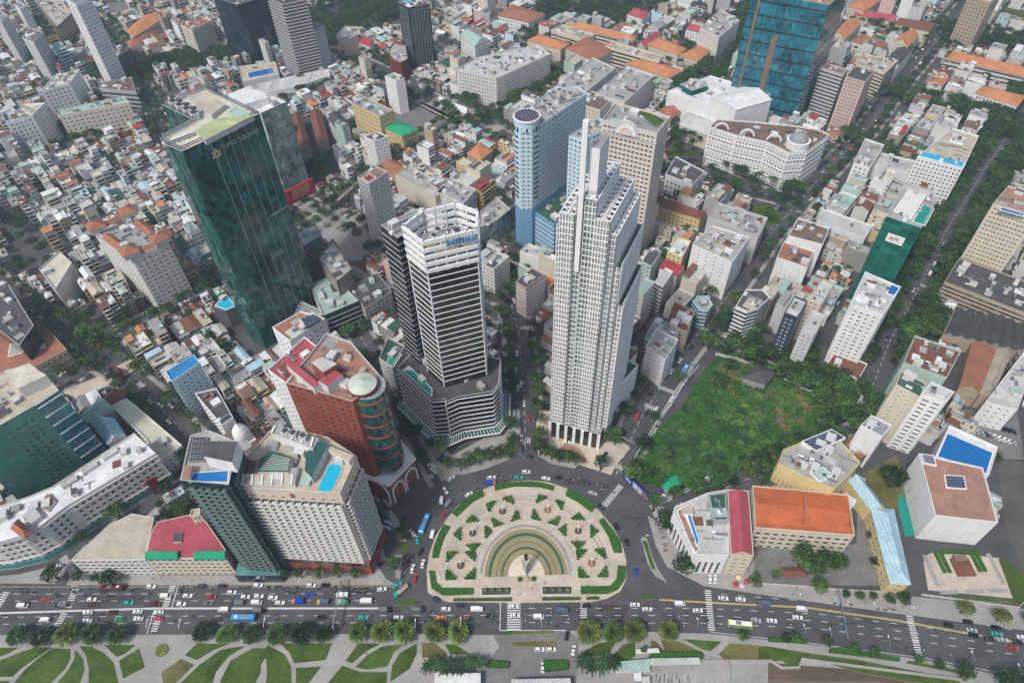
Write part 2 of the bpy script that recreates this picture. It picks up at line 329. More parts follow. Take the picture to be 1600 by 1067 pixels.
def hip(mb, p, z, hgt, m, eave=.5):
    p = off(p, eave)
    if len(p) == 4:
        L0 = math.dist(p[0], p[1]); L1 = math.dist(p[1], p[2])
        if L0 < L1: p = p[1:]+p[:1]; L0, L1 = L1, L0
        mid0 = Vector(((p[0][0]+p[3][0])/2, (p[0][1]+p[3][1])/2)); mid1 = Vector(((p[1][0]+p[2][0])/2, (p[1][1]+p[2][1])/2)); d = (mid1-mid0).normalized()*min(L1/2, L0/2-.01)
        a = mid0+d; b = mid1-d; A = (a.x,a.y,z+hgt); B_ = (b.x,b.y,z+hgt); q = [(x,y,z) for x, y in p]
        mb.face([q[0],q[1],B_,A], m); mb.face([q[2],q[3],A,B_], m); mb.face([q[3],q[0],A], m); mb.face([q[1],q[2],B_], m)
    else:
        c = (sum(a[0] for a in p)/len(p), sum(a[1] for a in p)/len(p), z+hgt)
        for i in range(len(p)): mb.face([(*p[i],z),(*p[(i+1)%len(p)],z),c], m)
    mb.face([(x,y,z-.02) for x, y in reversed(p)], m)
def gable(mb, p, z, hgt, m, mw, eave=.4):
    p = off(p, eave); L0 = math.dist(p[0], p[1]); L1 = math.dist(p[1], p[2])
    if L0 < L1: p = p[1:]+p[:1]
    A = ((p[0][0]+p[3][0])/2, (p[0][1]+p[3][1])/2, z+hgt); B_ = ((p[1][0]+p[2][0])/2, (p[1][1]+p[2][1])/2, z+hgt); q = [(x,y,z) for x, y in p]
    L = math.dist(p[0], p[1]); W = math.dist(p[1], p[2])/2
    mb.face([q[0],q[1],B_,A], m, [(0,0),(L,0),(L,W),(0,W)]); mb.face([q[2],q[3],A,B_], m, [(0,0),(L,0),(L,W),(0,W)]); mb.face([q[3],q[0],A], mw); mb.face([q[1],q[2],B_], mw)
    mb.face([(x,y,z-.02) for x, y in reversed(p)], mw)
def H(name, label, cat, roof, h, wall='white', rf='grey', st=None, clut=4, z0=0., top='flat', th=3., par=1.1, group=None, hero=None, b=None, hb=0., base=None, glassw=False, buf=1.5, wp=False, kinds=None, only=None):
    """roof: outline pixels at height h (or ready world points if wp); b: foot pixel under the first outline pixel"""
    if b: h = HG(roof[0], b, hb)
    p = ccw(roof) if wp else poly(roof, h)
    if z0 < 1: mark(p, buf)
    org = (sum(a[0] for a in p)/len(p), sum(a[1] for a in p)/len(p), z0)
    root = empty(name, org, label, cat, group)
    wm = wall if glassw else 'wall_'+wall; rm = 'roof_'+rf
    mb = MB(); mb.prism(p, z0, h, wm)
    if top == 'flat':
        t = .35; q = off(p, -t); n = len(p)
        for i in range(n):
            j = (i+1) % n; cm = wm if not glassw else 'wall_palegrey'
            mb.face([(*p[i],h),(*p[j],h),(*q[j],h),(*q[i],h)], cm); mb.face([(*q[j],h-par),(*q[i],h-par),(*q[i],h),(*q[j],h)], cm)
        mb.build('wall', root, org)
        rb = MB(); rb.face([(*a,h-par) for a in q], rm); rb.build('roof', root, org)
        if clut > 1: rooms(root, org, q, h-par)
        if clut: clutter(root, org, q, h-par, clut, kinds or ('air_conditioner','water_tank','stair_house','duct'))
    else:
        mb.build('wall', root, org); rb = MB()
        (hip(rb, p, h, th, rm) if top == 'hip' else gable(rb, p, h, th, rm, wm)); rb.build('roof', root, org)
    if st:
        for s in (st if isinstance(st, list) else [st]): facade(root, org, p, z0+(s[-1] if s[0] == 'z' else 0), h-par*.3 if top == 'flat' else h, s, only)
    if z0 < 1: HERO.append((p, h, hero))
    return root, org, p, h
def sheet(name, px, z, m, kind='structure', h=0., parent=None, w=None):
    p = w or poly(px, h); mb = MB(); mb.face([(*a, z) for a in p], m); o = mb.build(name, parent)
    if parent is None: tag(o, kind=kind)
    return o
def slab(name, px, z0, z1, m, ms=None):
    p = poly(px); mark(p, .5); mb = MB(); mb.prism(p, z0, z1, ms or 'kerb', m); return struct(name, mb)
def text(s, size, loc, ang, m, parent, name='sign_lettering', depth=.15, tilt=math.pi/2, shear=0, sp=1.):
    cu = bpy.data.curves.new(name, 'FONT'); cu.body = s; cu.size = size; cu.extrude = depth; cu.align_x = 'LEFT'; cu.resolution_u = 2; cu.shear = shear; cu.space_character = sp
    cu.materials.append(MT[m]); o = bpy.data.objects.new(name, cu); C.objects.link(o); o.parent = parent
    pl = parent.location if parent else Vector((0,0,0)); o.location = Vector(loc)-pl; o.rotation_euler = (tilt, 0, ang)
    bpy.context.view_layer.update(); me = bpy.data.meshes.new_from_object(o); o2 = bpy.data.objects.new(name, me); C.objects.link(o2); o2.parent = parent; o2.location = o.location; o2.rotation_euler = o.rotation_euler; bpy.data.objects.remove(o); return o2
# ================================================================== the landmark towers
# --- white slab tower with stepped fins (right of the middle)
A_ = P(857,679).xy; B_ = P(925,698).xy; e1 = (B_-A_).normalized(); LW = (B_-A_).length
Rt_ = P(951,371,151).xy; Rb_ = P(990,301,151).xy; e2 = (Rb_-Rt_).normalized()
root = empty('office_tower', (*A_, 0), 'tall slender white tower of stepped fins with a mast, behind the roundabout', 'tower')
def up_(u, v): q = A_+e1*u+e2*v; return (q.x, q.y)
slabs = [(0,2.2,3,26,151,0),(2.2,8.2,0,30,159,0),(8.2,12.4,1.6,28,168,1),(12.4,17,0,29,168,1),(17,23,0,32,159,0),(23,26,2.2,35,151,1),(26,28.5,4,37,133,2),(28.5,31,6,37,109,2)]
_mb = None
for k, (u0,u1,v0,v1,h,t) in enumerate(slabs):
    p = ccw([up_(u0,v0),up_(u1,v0),up_(u1,v1),up_(u0,v1)]); q = off(p, -.35)
    mb = MB(); mb.prism(p, 0, h, 'curtain_grey' if t == 1 and u1 < 20 else 'curtain_silver'); mb.prism(p, h, h+.01, 'wall_white', None)
    # the tall blind side walls that carry the fins
    for uu in (u0, u1):
        s = .3 if uu == u1 else -.3
        f = ccw([up_(uu-.02*s,v0+1.5),up_(uu+s,v0+1.5),up_(uu+s,v1),up_(uu-.02*s,v1)]); mb.prism(f, 96 if k < 6 else 40, h+.4+.05*k, 'wall_white', 'wall_white')
    o = mb.build('slab', root, (*A_, 0))
    rb = MB(); rb.face([(*a, h-6) for a in p], 'roof_dark'); rb.build('roof', root, (*A_, 0))
    # lattice over the open top
    lb = MB(); n = int((v1-v0)/3.4)
    if u1-u0 > 2.5:
        for i in range(n+1):
            v = v0+.4+i*(v1-v0-.8)/n
            lb.bar((*up_(u0,v),h+.2), (*up_(u1,v),h+.2), .45, 'wall_white')
            if i < n:
                v2 = v0+.4+(i+1)*(v1-v0-.8)/n
                lb.bar((*up_(u0,v),h+.1), (*up_(u1,v2),h+.1), .3, 'wall_white'); lb.bar((*up_(u1,v),h+.05), (*up_(u0,v2),h+.05), .3, 'wall_white')
        for uu in (u0,(u0+u1)/2,u1): lb.bar((*up_(uu,v0),h+.3), (*up_(uu,v1),h+.3), .4, 'wall_white')
        lb.build('roof_lattice', root, (*A_, 0))
# white sun-screen grid on the front: vertical ribs and floor lines
gb = MB()
for (u0,u1,v0,v1,h,t) in slabs:
    if t == 1 and u1 < 20: step = 1.6
    else: step = 1.25
    u = u0
    while u < u1-.1: gb.bar((*up_(u,v0-.22),14), (*up_(u,v0-.22),h-(0 if t!=1 else 1)), .5 if t != 1 else .26, 'wall_white'); u += step
    z = 14.4
    while z < h-2:
        gb.bar((*up_(u0,v0-.12),z), (*up_(u1,v0-.12),z), .55 if t != 1 else .35, 'wall_white'); z += 3.2
tag(gb.build('sunscreen_grid', root, (*A_, 0)))
gb = MB()
for zz in range(15, 106, 3): gb.bar((*up_(31.02,6.5),zz), (*up_(31.02,36.8),zz), .9, 'pane')
gb.build('side_window', root, (*A_, 0))
f_ = ccw([up_(30.9,6.2),up_(31.1,6.2),up_(31.1,37),up_(30.9,37)]); gb = MB(); gb.prism(f_, 0, 109.3, 'wall_white', 'wall_white'); gb.build('side_wall', root, (*A_, 0))
gb = MB()   # grid on the right-hand side walls
for (uu, v0, v1, ztop) in ((31.3, 6, 37, 108),(28.8,5,37,132),):
    z = 14 if uu > 30 else 111
    while z < ztop:
        gb.bar((*up_(uu+.15,v0),z), (*up_(uu+.15,v1),z), .5, 'wall_white'); z += 3.9
    v = v0
    while v < v1: gb.bar((*up_(uu+.15,v),14 if uu > 30 else 111), (*up_(uu+.15,v),ztop), .6, 'wall_white'); v += 2.1
gb.build('side_grid', root, (*A_, 0))
mb = MB(); p = ccw([up_(12.4,2),up_(16,2),up_(16,13),up_(12.4,13)]); mb.prism(p, 168, 190, 'wall_white', 'roof_grey')
mb.prism(off(p,.05), 169, 171, 'wall_palegrey'); mb.build('crown_fin', root, (*A_, 0))
mb = MB(); c = up_(10.6,-.3); mb.box((c[0],c[1],166), (2.1,1.7,72), 'wall_white', math.atan2(e1.y,e1.x)); mb.build('mast', root, (*A_, 0))
mb = MB()   # entrance storeys: piers with dark glass between
mb.prism(ccw([up_(-.1,-.35),up_(30,-.35),up_(30,30),up_(-.1,30)]), 0, 14, 'curtain_black', 'roof_grey'); mb.build('lobby', root, (*A_, 0))
for i in range(7):
    q = MB(); c = up_(1.0+i*4.75, -.6); q.box((c[0],c[1],7.), (1.7,.9,14), 'wall_white', math.atan2(e1.y,e1.x)); q.build('pier', root, (*A_, 0))
tp = [up_(0,-.2),up_(31,-.2),up_(31,40),up_(0,40)]; mark(tp, 8); HERO.append((ccw(tp), 160, 'the white finned tower'))
# wedge podium on its right
wp_ = [P(939,670).xy, P(992,604,0).xy, P(992,604,0).xy+Vector((-22,14)), P(950,640).xy+Vector((-8,6))]
wh = HG((992,569),(990,612))
H('podium', 'low white gridded podium wing with a planted roof, beside the tall finned tower', 'building', [tuple(c) for c in (P(940,672).xy, P(989,618).xy, P(989,618).xy-e1*16+e2*4, P(940,672).xy-e1*8+e2*4)], 29, 'white', 'darkgreen', ('p',1.1,1.3,2.2,2.6,'wall_white','pane'), 0, wp=True, hero='the white finned tower')

# --- banded black and white hotel tower
HT = 141.0
body = poly([(629,349),(660,373),(743,354),(745,326),(711,314),(661,326)], HT)
org = (sum(a[0] for a in body)/6, sum(a[1] for a in body)/6, 0)
root = empty('hotel_tower', org, 'black glass hotel tower with white floor bands and an open white crown', 'tower')
mb = MB(); mb.prism(body, 30, 121, 'curtain_black', 'roof_dark'); mb.build('glass_wall', root, org)
z = 42.0; first = None
while z < 120:
    if first is None:
        mb = ring_mesh(body, 0, .32, .3, 'wall_white'); first = mb.build('floor_band', root, (org[0],org[1],0)); first.location = (0,0,z)
    else: c = first.copy(); C.objects.link(c); c.parent = root; c.location = (0,0,z)
    z += 3.95
def edge_band(i, z, t, o):
    a, b = Vector(body[i]), Vector(body[(i+1)%6]); e = (b-a).normalized(); nr = Vector((e.y,-e.x)); q = MB(); c = (a+b)/2+nr*o; q.box((c.x,c.y,z), ((b-a).length,1.,t), 'wall_white', math.atan2(e.y,e.x)); return q.build('wide_band', root, org)
LF = min(range(6), key=lambda i: (Vector(body[i])+Vector(body[(i+1)%6])).x); RF = min(range(6), key=lambda i: (Vector(body[i])+Vector(body[(i+1)%6])).y)
z = 42.4
while z < 120: edge_band(LF, z, 1.2, .3); z += 3.95
mb = MB()
for q in body: mb.bar((q[0],q[1],38), (q[0],q[1],HT), .6, 'wall_white')
mb.build('corner_post', root, org)
for k in range(5):      # crown: open rings
    z0, z1 = 121+k*4.1, 122.9+k*4.1+(.4 if k == 4 else 0); mb = MB(); qo, qi = off(body, .7), off(body, -.3)
    mb.prism(qo, z0, z1, 'wall_white'); mb.prism(qi[::-1], z0, z1, 'wall_white')
    for i in range(6):
        j = (i+1) % 6; mb.face([(*qo[i],z1),(*qo[j],z1),(*qi[j],z1),(*qi[i],z1)], 'wall_white'); mb.face([(*qi[i],z0),(*qi[j],z0),(*qo[j],z0),(*qo[i],z0)], 'wall_white')
    mb.build('crown_band', root, org)
mb = MB()
for i in range(6):
    a, b = Vector(body[i]), Vector(body[(i+1)%6]); n = max(2, int((b-a).length/4.5))
    for j in range(n+1):
        q = a+(b-a)*j/n; mb.bar((q.x,q.y,120), (q.x,q.y,HT-.5), .7, 'wall_white')
mb.build('crown_post', root, org)
mb = MB(); qi = off(body, -1.2)
mb.prism(qi, 121, 128, 'wall_grey', 'roof_grey'); mb.build('roof', root, org)
clutter(root, org, qi, 128, 16, ('cooling_tower','duct','air_conditioner'))
# blue lettering on the crown, front face
fa, fb = P(660,373,HT).xy, P(743,354,HT).xy; fe = (fb-fa).normalized(); fn = Vector((fe.y,-fe.x)); s = fa+fe*((fb-fa).length*.42)+fn*1.15
text('Hilton', 5.2, (s.x,s.y,134.6), math.atan2(fe.y,fe.x), 'roof_blue', root, 'sign_lettering', .3, sp=1.08)
sb = MB()
for i in range(9): q = s+fe*(i*1.5)-fn*.4; sb.bar((q.x,q.y,133.2), (q.x,q.y,139.8), .25, 'roof_light')
sb.build('sign_frame', root, org)
yb = MB()
for k in range(6):
    q = fa+fe*(3+k*3.4)+fn*.1; yb.box((q.x,q.y,136.2-4.1*(k%2)), (2.9,.5,1.2), 'wall_yellow', math.atan2(fe.y,fe.x))
yb.build('timber_panel', root, org)
# rear dark wing of the same tower
H('rear_wing_tower', 'dark glass rear wing with a plant roof joined to the banded hotel tower', 'tower', [(595,352),(621,372),(660,345),(652,326)], 128, 'curtain_black', 'grey', ('r',.35,3.95,'wall_palegrey',.15), 3, glassw=True, hero='the banded hotel tower')
pod = [(620,574),(674,625),(695,623),(697,628),(716,620),(769,612),(780,599),(782,560),(700,540),(650,545)]
PH = 38.
r2, o2, pp, _ = H('hotel_podium', 'black glass podium with thin white bands and a teal pool, under the banded hotel tower', 'building', pod, PH, 'curtain_black', 'dark', ('r',.3,3.9,'wall_white',.4), 2, glassw=True, hero='the banded hotel tower', buf=5)
sheet('pool', [(630,577),(644,577),(674,606),(674,617)], PH-.9, 'pool_teal', h=PH, w=None, parent=None) if False else None
pl = poly([(630,577),(644,577),(674,606),(674,617)], PH); mb = MB(); mb.prism(off(pl,.5), PH-1.0, PH-.8, 'wall_white', 'wall_white'); pe_ = mb.build('pool_deck', r2, o2); mb = MB(); mb.face([(*a,PH-.75) for a in pl], 'pool_teal'); mb.build('pool', pe_, o2)
mb = MB(); a1 = off(pp, .8); a2 = off(pp, 5.0)
vis = [i for i in range(len(pp)) if facing(*(lambda e: (e.y,-e.x))((Vector(pp[(i+1)%len(pp)])-Vector(pp[i])).normalized()), *pp[i])]
for i in vis:
    j = (i+1) % len(pp); mb.face([(*a2[i],5.4),(*a2[j],5.4),(*a1[j],6.4),(*a1[i],6.4)], 'pane_green'); L = math.dist(a2[i],a2[j]); n = max(1,int(L/1.9))
    mb.bar((*a2[i],5.5),(*a2[j],5.5),.6,'wall_white'); mb.bar((*a1[i],6.5),(*a1[j],6.5),.5,'wall_white')
    for k in range(n+1):
        t = k/n; u = Vector(a2[i]).lerp(Vector(a2[j]),t); v = Vector(a1[i]).lerp(Vector(a1[j]),t); mb.bar((u.x,u.y,5.5),(v.x,v.y,6.5),.28,'wall_white')
mb.build('canopy', r2, o2)

# --- red brick office tower with glass drum
h = 84.
tw = [(447,598),(550,627),(598,591),(547,533),(510,520)]
root, org, p, _ = H('brick_tower', 'red brick office tower with a glass drum and pale conical roof, above arches', 'tower', tw, h, 'brickface', 'terrace', ('p',1.7,1.5,4.1,3.5,'wall_redbrick','pane'), 3, glassw=True, par=1.4, hero='the red brick tower', buf=4)
c = P(576,604,h).xy; r = 8.0; c2 = P(566,600,h+3).xy
mb = MB(); mb.cyl(c, r, 22, h+.3, 'curtain_green', 28, None, 'roof_grey'); drum_ = mb.build('glass_drum', root, org, True)
for z in range(26, 86, 9):
    q = MB(); q.cyl(c, r+.45, z, z+.9, 'wall_redbrick', 28); q.build('drum_band', drum_, org)
q = MB(); q.cyl(c2, 6.9, h+2.5, h+3.4, 'wall_redbrick', 28); q.cyl(c2, 6.7, h+3.4, h+6.4, 'roof_palecone', 28, .05); q.cyl(c2, 5.8, h-1, h+2.5, 'pane', 24); q.build('cone_roof', root, org)
q = MB()
for i in range(14): a = i*2*math.pi/14; q.box((c2[0]+6.4*math.cos(a),c2[1]+6.4*math.sin(a),h+1.), (.6,.6,2.2), 'wall_redbrick', a)
q.build('drum_column', root, org)
for px_, hh, m in (([(447,570),(456,563),(500,600),(490,606)],3.5,'roof_pinkred'),([(497,595),(522,578),(535,585),(511,603)],5,'roof_pinkred'),([(486,566),(503,558),(527,568),(505,582)],8,'roof_light')):
    q = MB(); pq = poly(px_, h+hh); q.prism(pq, h-1.4, h+hh, 'wall_offwhite' if m != 'roof_light' else 'wall_redbrick', m); q.build('roof_block', root, org)
q = MB(); pq = poly([(530,555),(545,545),(578,580),(566,590)], h); q.face([(*a,h-1.3) for a in pq], 'roof_brick'); q.build('roof_terrace', root, org)
pdp = poly([(562,740),(607,757),(647,716),(625,688),(590,668)], 19)
rp, op, pp, _ = H('brick_podium', 'low red brick podium with white arches, at the foot of the red brick tower', 'building', pdp, 19, 'brickface', 'concrete', ('p',1.6,2.2,3.6,5.,'wall_redbrick','pane'), 0, glassw=True, wp=True, hero='the red brick tower')
q = ring_mesh(pdp, 18, 18.9, .8, 'wall_white'); q.build('cornice', rp, op)
for i in range(len(pdp)):
    a, b = Vector(pdp[i]), Vector(pdp[(i+1)%len(pdp)]); e = (b-a); L = e.length; e.normalize(); nr = Vector((e.y,-e.x))
    if L < 8 or not facing(nr.x, nr.y, a.x, a.y): continue
    n = max(1, int(L/9))
    for k in range(n):
        cc = a+e*(L*(k+.5)/n)+nr*.5; rr = L/n*.42; q = MB()
        for t in range(10):
            t0, t1 = math.pi*t/10, math.pi*(t+1)/10
            q.bar((cc.x+e.x*rr*math.cos(t0),cc.y+e.y*rr*math.cos(t0),9+rr*1.3*math.sin(t0)),(cc.x+e.x*rr*math.cos(t1),cc.y+e.y*rr*math.cos(t1),9+rr*1.3*math.sin(t1)),.8,'wall_white')
        for s in (-1,1): q.bar((cc.x+e.x*rr*s,cc.y+e.y*rr*s,0),(cc.x+e.x*rr*s,cc.y+e.y*rr*s,9),.8,'wall_white')
        q.build('arch', rp, op)
H('rear_wing', 'white rear wing with small windows on the left side of the red brick tower', 'building', [(418,577),(446,598),(500,545),(476,526)], 80, 'white', 'maroon' if False else 'pinkred', ('p',1.2,1.3,4.,3.6,'wall_white','pane'), 2)
H('apartment_tower', 'white apartment tower with an orange roof and solar panels, behind the red brick tower', 'tower', [(425,511),(452,532),(508,497),(470,486)], 74, 'white', 'redtile', ('p',1.1,1.4,3.6,3.4,'wall_white','pane'), 3)
o_ = bpy.context.scene.objects
q = MB(); pq = poly([(470,497),(490,491),(500,500),(478,512)], 76); q.prism(pq, 75, 76, 'metal_dark', None); q.face([(*a,76.02) for a in pq], 'solar'); q.build('solar_panel', o_['apartment_tower'], tuple(o_['apartment_tower'].location))

# --- cream sawtooth hotel with a turquoise pool
ph = 12.; h = HG((531,770),(569,877),ph)
rn = [(358,760),(531,770),(557,712),(511,682),(430,664),(394,702),(364,737)]
root, org, p, _ = H('balcony_hotel', 'cream hotel with sawtooth balconies and a turquoise rooftop pool, beside the red brick tower', 'hotel', rn, h, 'beige', 'tan', None, 3, hero='the cream pool hotel', buf=3)
facade(root, org, p, ph, h-8, ('q',2.7,2.0,3.55,3.15,'wall_offwhite','pane'))
facade(root, org, p, h-7.5, h-3, ('p',1.8,1.2,4.4,3.15,'wall_offwhite','pane'))
q = ring_mesh(off(p,.6), 0, ph, .6, 'brickface', 'wall_redbrick'); q.build('base', root, org)
q = ring_mesh(off(p,.6), ph-4, ph-1, .7, 'pane'); q.build('shop_window', root, org)
b_, c_ = P(358,760,h).xy, P(531,770,h).xy; e = (c_-b_).normalized(); a = b_+e*((c_-b_).length*.53); text('R', 3.6, (a.x+e.y*.4,a.y-e.x*.4,h-5.), math.atan2(e.y,e.x), 'wall_brown', root, 'sign_lettering', .15)
pq = poly([(497,765),(499,756),(511,731),(513,726),(522,722),(532,726),(533,731),(522,757),(512,767)], h); q = MB(); q.prism(off(pq,.6), h-1.1, h-.75, 'wall_offwhite', 'roof_tan'); pe_ = q.build('pool_deck', root, org); q = MB(); q.face([(*a,h-.7) for a in pq], 'pool'); q.build('pool', pe_, org)
for px_, hh, wm, m in (([(362,756),(364,740),(462,740),(460,756)],2,'wall_offwhite','roof_tan'),([(402,737),(407,716),(424,704),(457,716),(450,737)],3,'wall_palegrey','roof_darkgreen'),([(424,676),(430,664),(498,684),(488,701)],6,'wall_white','roof_concrete'),([(478,706),(500,690),(512,696),(486,745),(476,735)],4.5,'wall_palegrey','pane_green'),([(508,701),(516,697),(553,711),(545,721)],3,'wall_offwhite','roof_tan')):
    q = MB(); pq = poly(px_, h+hh); q.prism(pq, h-1.1, h+hh, wm, m); q.build('roof_block', root, org)
q = MB()
for i in range(7):
    a = P(362+i*15.5,757,h+2.3); b = P(364+i*15.5,741,h+2.3); q.bar(a, b, .6, 'wall_white')
q.build('roof_beam', root, org)
q = MB()
for i in range(8):
    a = P(405+i*3,733-i*3.2,h+3.2); b = P(450+i*.5,734-i*2.4,h+3.2); q.bar(a, b, .16, 'wall_white')
q.build('glazing_bar', root, org)
q = MB()
for i in range(5):
    a = P(430+i*15,665+i*4.4,h+6.6); b = P(424+i*15.4,677+i*5,h+6.6); q.bar(a, b, .7, 'wall_white')
q.build('plant_beam', root, org); clutter(root, org, poly([(428,676),(432,668),(490,684),(486,694)],h+6), h+6, 4, ('cooling_tower',))
# --- slim teal glass hotel next to it
ms = [(281,750),(357,757),(371,690),(326,672),(297,680)]
root, org, p, h = H('glass_hotel', 'slim teal glass hotel with a blue rooftop pool, left of the cream sawtooth hotel', 'hotel', ms, None, 'curtain_navy', 'concrete', ('q',2.7,1.9,3.4,3.3,'wall_slate','pane'), 0, glassw=True, b=(376,895), hero='the slim teal glass hotel', buf=2)
q = ring_mesh(p, h-3, h+.3, .5, 'panel_green'); 
pq = poly([(296,750),(302,738),(355,734),(354,751)], h); a = MB(); a.prism(off(pq,.5), h-1, h-.7, 'wall_white', 'wall_offwhite'); pe_ = a.build('pool_deck', root, org); a = MB(); a.face([(*x,h-.65) for x in pq], 'pool_deep'); a.build('pool', pe_, org)
a = MB(); pq = poly([(283,748),(287,727),(301,727),(296,748)], h+2.4); a.prism(pq, h+2, h+2.4, 'wall_brown', 'roof_terrace', True); a.build('awning', root, org)
a = MB(); pq = poly([(318,713),(322,689),(371,689),(362,722)], h+7); a.prism(pq, h-1, h+7, 'wall_white', 'roof_dark'); a.build('penthouse', root, org)
for i in range(20):
    x, y = 299+ (i%4)*5.5+ (i//4)*1.2, 718-(i//4)*8; c = P(x,y,h); inst(T_['air_conditioner'], 'air_conditioner', root, (c.x-org[0],c.y-org[1],h-1.1), .05)
a = MB(); pq = poly([(366,899),(376,866),(436,866),(438,899)], 8.); a.prism(pq, 0, 8, 'curtain_navy', 'panel_green'); a.build('entrance', root, org)

# --- green glass twin tower with star sign
TH = 147.
ts = [(249,216),(262,228),(284,237),(312,224),(405,178),(319,137),(253,164),(303,188),(259,211)]
root, org, p, _ = H('glass_tower', 'huge dark green glass tower with a star emblem, lettering and a helipad roof', 'tower', ts, TH, 'curtain_green', 'cream', None, 0, glassw=True, hero='the dark green glass tower', buf=8)
q = MB(); ff = off(p, .15)
for i in range(len(ff)):
    a, b = Vector(ff[i]), Vector(ff[(i+1)%len(ff)]); n = int((b-a).length/5.2)
    for k in range(1, n): c = a.lerp(b, k/n); q.bar((c.x,c.y,2), (c.x,c.y,TH-1), .18, 'wall_grey')
q.build('mullion', root, org)
q = MB()
for i in range(len(p)):
    a, b = off(p,-1.4)[i], off(p,-1.4)[(i+1)%len(p)]; q.bar((*a,TH+1.6),(*b,TH+1.6),.5,'metal'); q.bar((*p[i],TH+1.2),(*p[(i+1)%len(p)],TH+1.2),.35,'metal_dark'); n=int(math.dist(a,b)/3)+1
    for k in range(n): c = Vector(a).lerp(Vector(b), k/n); q.bar((c.x,c.y,TH),(c.x,c.y,TH+1.7),.25,'metal')
q.build('roof_rail', root, org)
q = MB(); pq = poly([(305,205),(335,186),(376,180),(396,180),(320,219)], TH+2); q.prism(pq, TH-1, TH+2, 'wall_palegrey', 'roof_lime'); q.build('helipad', root, org)
q = MB(); pq = poly([(356,174),(368,166),(392,178),(372,183)], TH+2.3); q.prism(pq, TH+1, TH+2.3, 'wall_palegreen', 'roof_green'); q.build('green_deck', root, org)
q = MB(); pq = poly([(292,150),(318,142),(352,163),(330,180)], TH+1.5); q.prism(pq, TH-1, TH+1.5, 'wall_palegrey', 'roof_tan'); q.build('roof_deck', root, org)
for i in range(8):
    c = P(272+ (i//2)*11, 165+(i//2)*5-(i%2)*6+ (i//2)*1.0, TH); inst(T_['cooling_tower'], 'cooling_tower', root, (c.x-org[0],c.y-org[1],TH-1), .6, (1.3,1.3,1.4))
for i in range(5):
    c = P(266+i*8, 222-i*3, TH); inst(T_['duct'], 'duct', root, (c.x-org[0],c.y-org[1],TH-1), .5)
fa, fb = P(312,224,TH).xy, P(405,178,TH).xy; fe = (fb-fa).normalized(); fn = Vector((fe.y,-fe.x)); L = (fb-fa).length
s = fa+fe*(L*.28)+fn*.6; text('TIMES SQUARE', 3.4, (s.x,s.y,TH-8.6), math.atan2(fe.y,fe.x), 'roof_light', root, 'sign_lettering', .25)
s = fa+fe*(L*.17)+fn*.6; q = MB()
for i in range(12):
    a = i*math.pi/6; r0 = 3.1 if i % 2 else 2.3; q.bar((s.x+fe.x*.8*math.cos(a),s.y+fe.y*.8*math.cos(a),TH-9+.8*math.sin(a)),(s.x+fe.x*r0*math.cos(a),s.y+fe.y*r0*math.cos(a),TH-9+r0*math.sin(a)),.42,'wall_yellow')
q.build('star_emblem', root, org)
q = MB(); a = P(459,323,TH*.72); 
s1 = fa+fe*(L*.62)+fn*.7; s2 = fa+fe*(L*.98)+fn*.7; q.bar((s1.x,s1.y,88),(s2.x,s2.y,88),.8,'curtain_pale'); q.build('light_strip', root, org)
root, org, p, _ = H('glass_tower', 'pale green mirrored tower with a white plant roof, behind the dark green star tower', 'tower', [(448,159),(407,177),(351,149),(390,134)], None, 'curtain_pale', 'white', None, 5, glassw=True, hero='the pale mirrored tower', buf=5, b=(486,294)); h2 = _
q = MB(); pq = poly([(356,147),(388,135),(420,152),(384,163)], h2+4); q.prism(pq, h2-1, h2+4, 'wall_white', 'roof_white'); q.build('plant_room', root, org)
q = MB(); q.bar((*p[1],h2-22),(*p[1],h2+.5),.9,'wall_white'); q.bar((*p[2],h2-22),(*p[2],h2+.5),.9,'wall_white'); q.build('corner_frame', root, org)
H('glass_podium', 'low podium with pale green metal roof at the foot of the dark green tower', 'building', [(485,447),(505,493),(560,470),(520,428)], 22, 'curtain_navy', 'green', ('r',.4,4.,'wall_palegrey',.2), 2, glassw=True)
H('podium', 'grey podium block with stone fins below the dark green tower', 'building', [(452,508),(500,520),(515,490),(470,470)], 18, 'palegrey', 'grey', ('r',1.8,3.6), 4)

# --- the pale blue pair and the beige arch tower behind
h = HG((831,203),(843,385))
root, org, p, _ = H('hotel_tower', 'pale blue hotel slab with a round drum, beside the beige arched tower', 'tower', [(803,193),(812,203),(831,203),(917,146),(905,135),(862,138)], h, 'paleblue', 'concrete', ('p',1.9,1.6,3.3,3.3,'wall_white','pane'), 16, hero='the pale blue drum hotel', kinds=('duct','cooling_tower','air_conditioner'))
c = P(823,192,h).xy; q = MB(); q.cyl(c, 8.6, 60, h+5, 'wall_paleblue', 30, None, 'roof_dark'); q.build('drum', root, org, False)
for zz in range(40, int(h)-4, 4): q = MB(); q.cyl(c, 8.68, zz, zz+.3, 'wall_white', 30); q.cyl(c, 8.64, zz+1.2, zz+2.7, 'pane_green', 30); q.build('drum_band', root, org)
q = MB(); q.cyl(c, 9.1, h+4.2, h+5.4, 'wall_white', 30); q.cyl(c, 8.1, h+5.4, h+5.45, 'metal_dark', 30)
for i in range(-3, 4): q.box((c[0]+i*2.2,c[1],h+5.7), (.5,2*math.sqrt(max(1,62-(i*2.2)**2)),.5), 'metal', .3)
q.build('drum_roof', root, org)
q = MB()
for i in range(16): a = i*math.pi/8; q.box((c[0]+8.6*math.cos(a),c[1]+8.6*math.sin(a),h-1.5), (.5,1.6,3.6), 'pane', a)
q.build('drum_window', root, org)
q = ring_mesh(p, 0, 34, .25, 'wall_skyblue'); q.build('lower_storey', root, org)
facade(root, org, p, 34, h-3, ('b',.28,3.3,'wall_white',.18))
h = HG((889,212),(893,380))
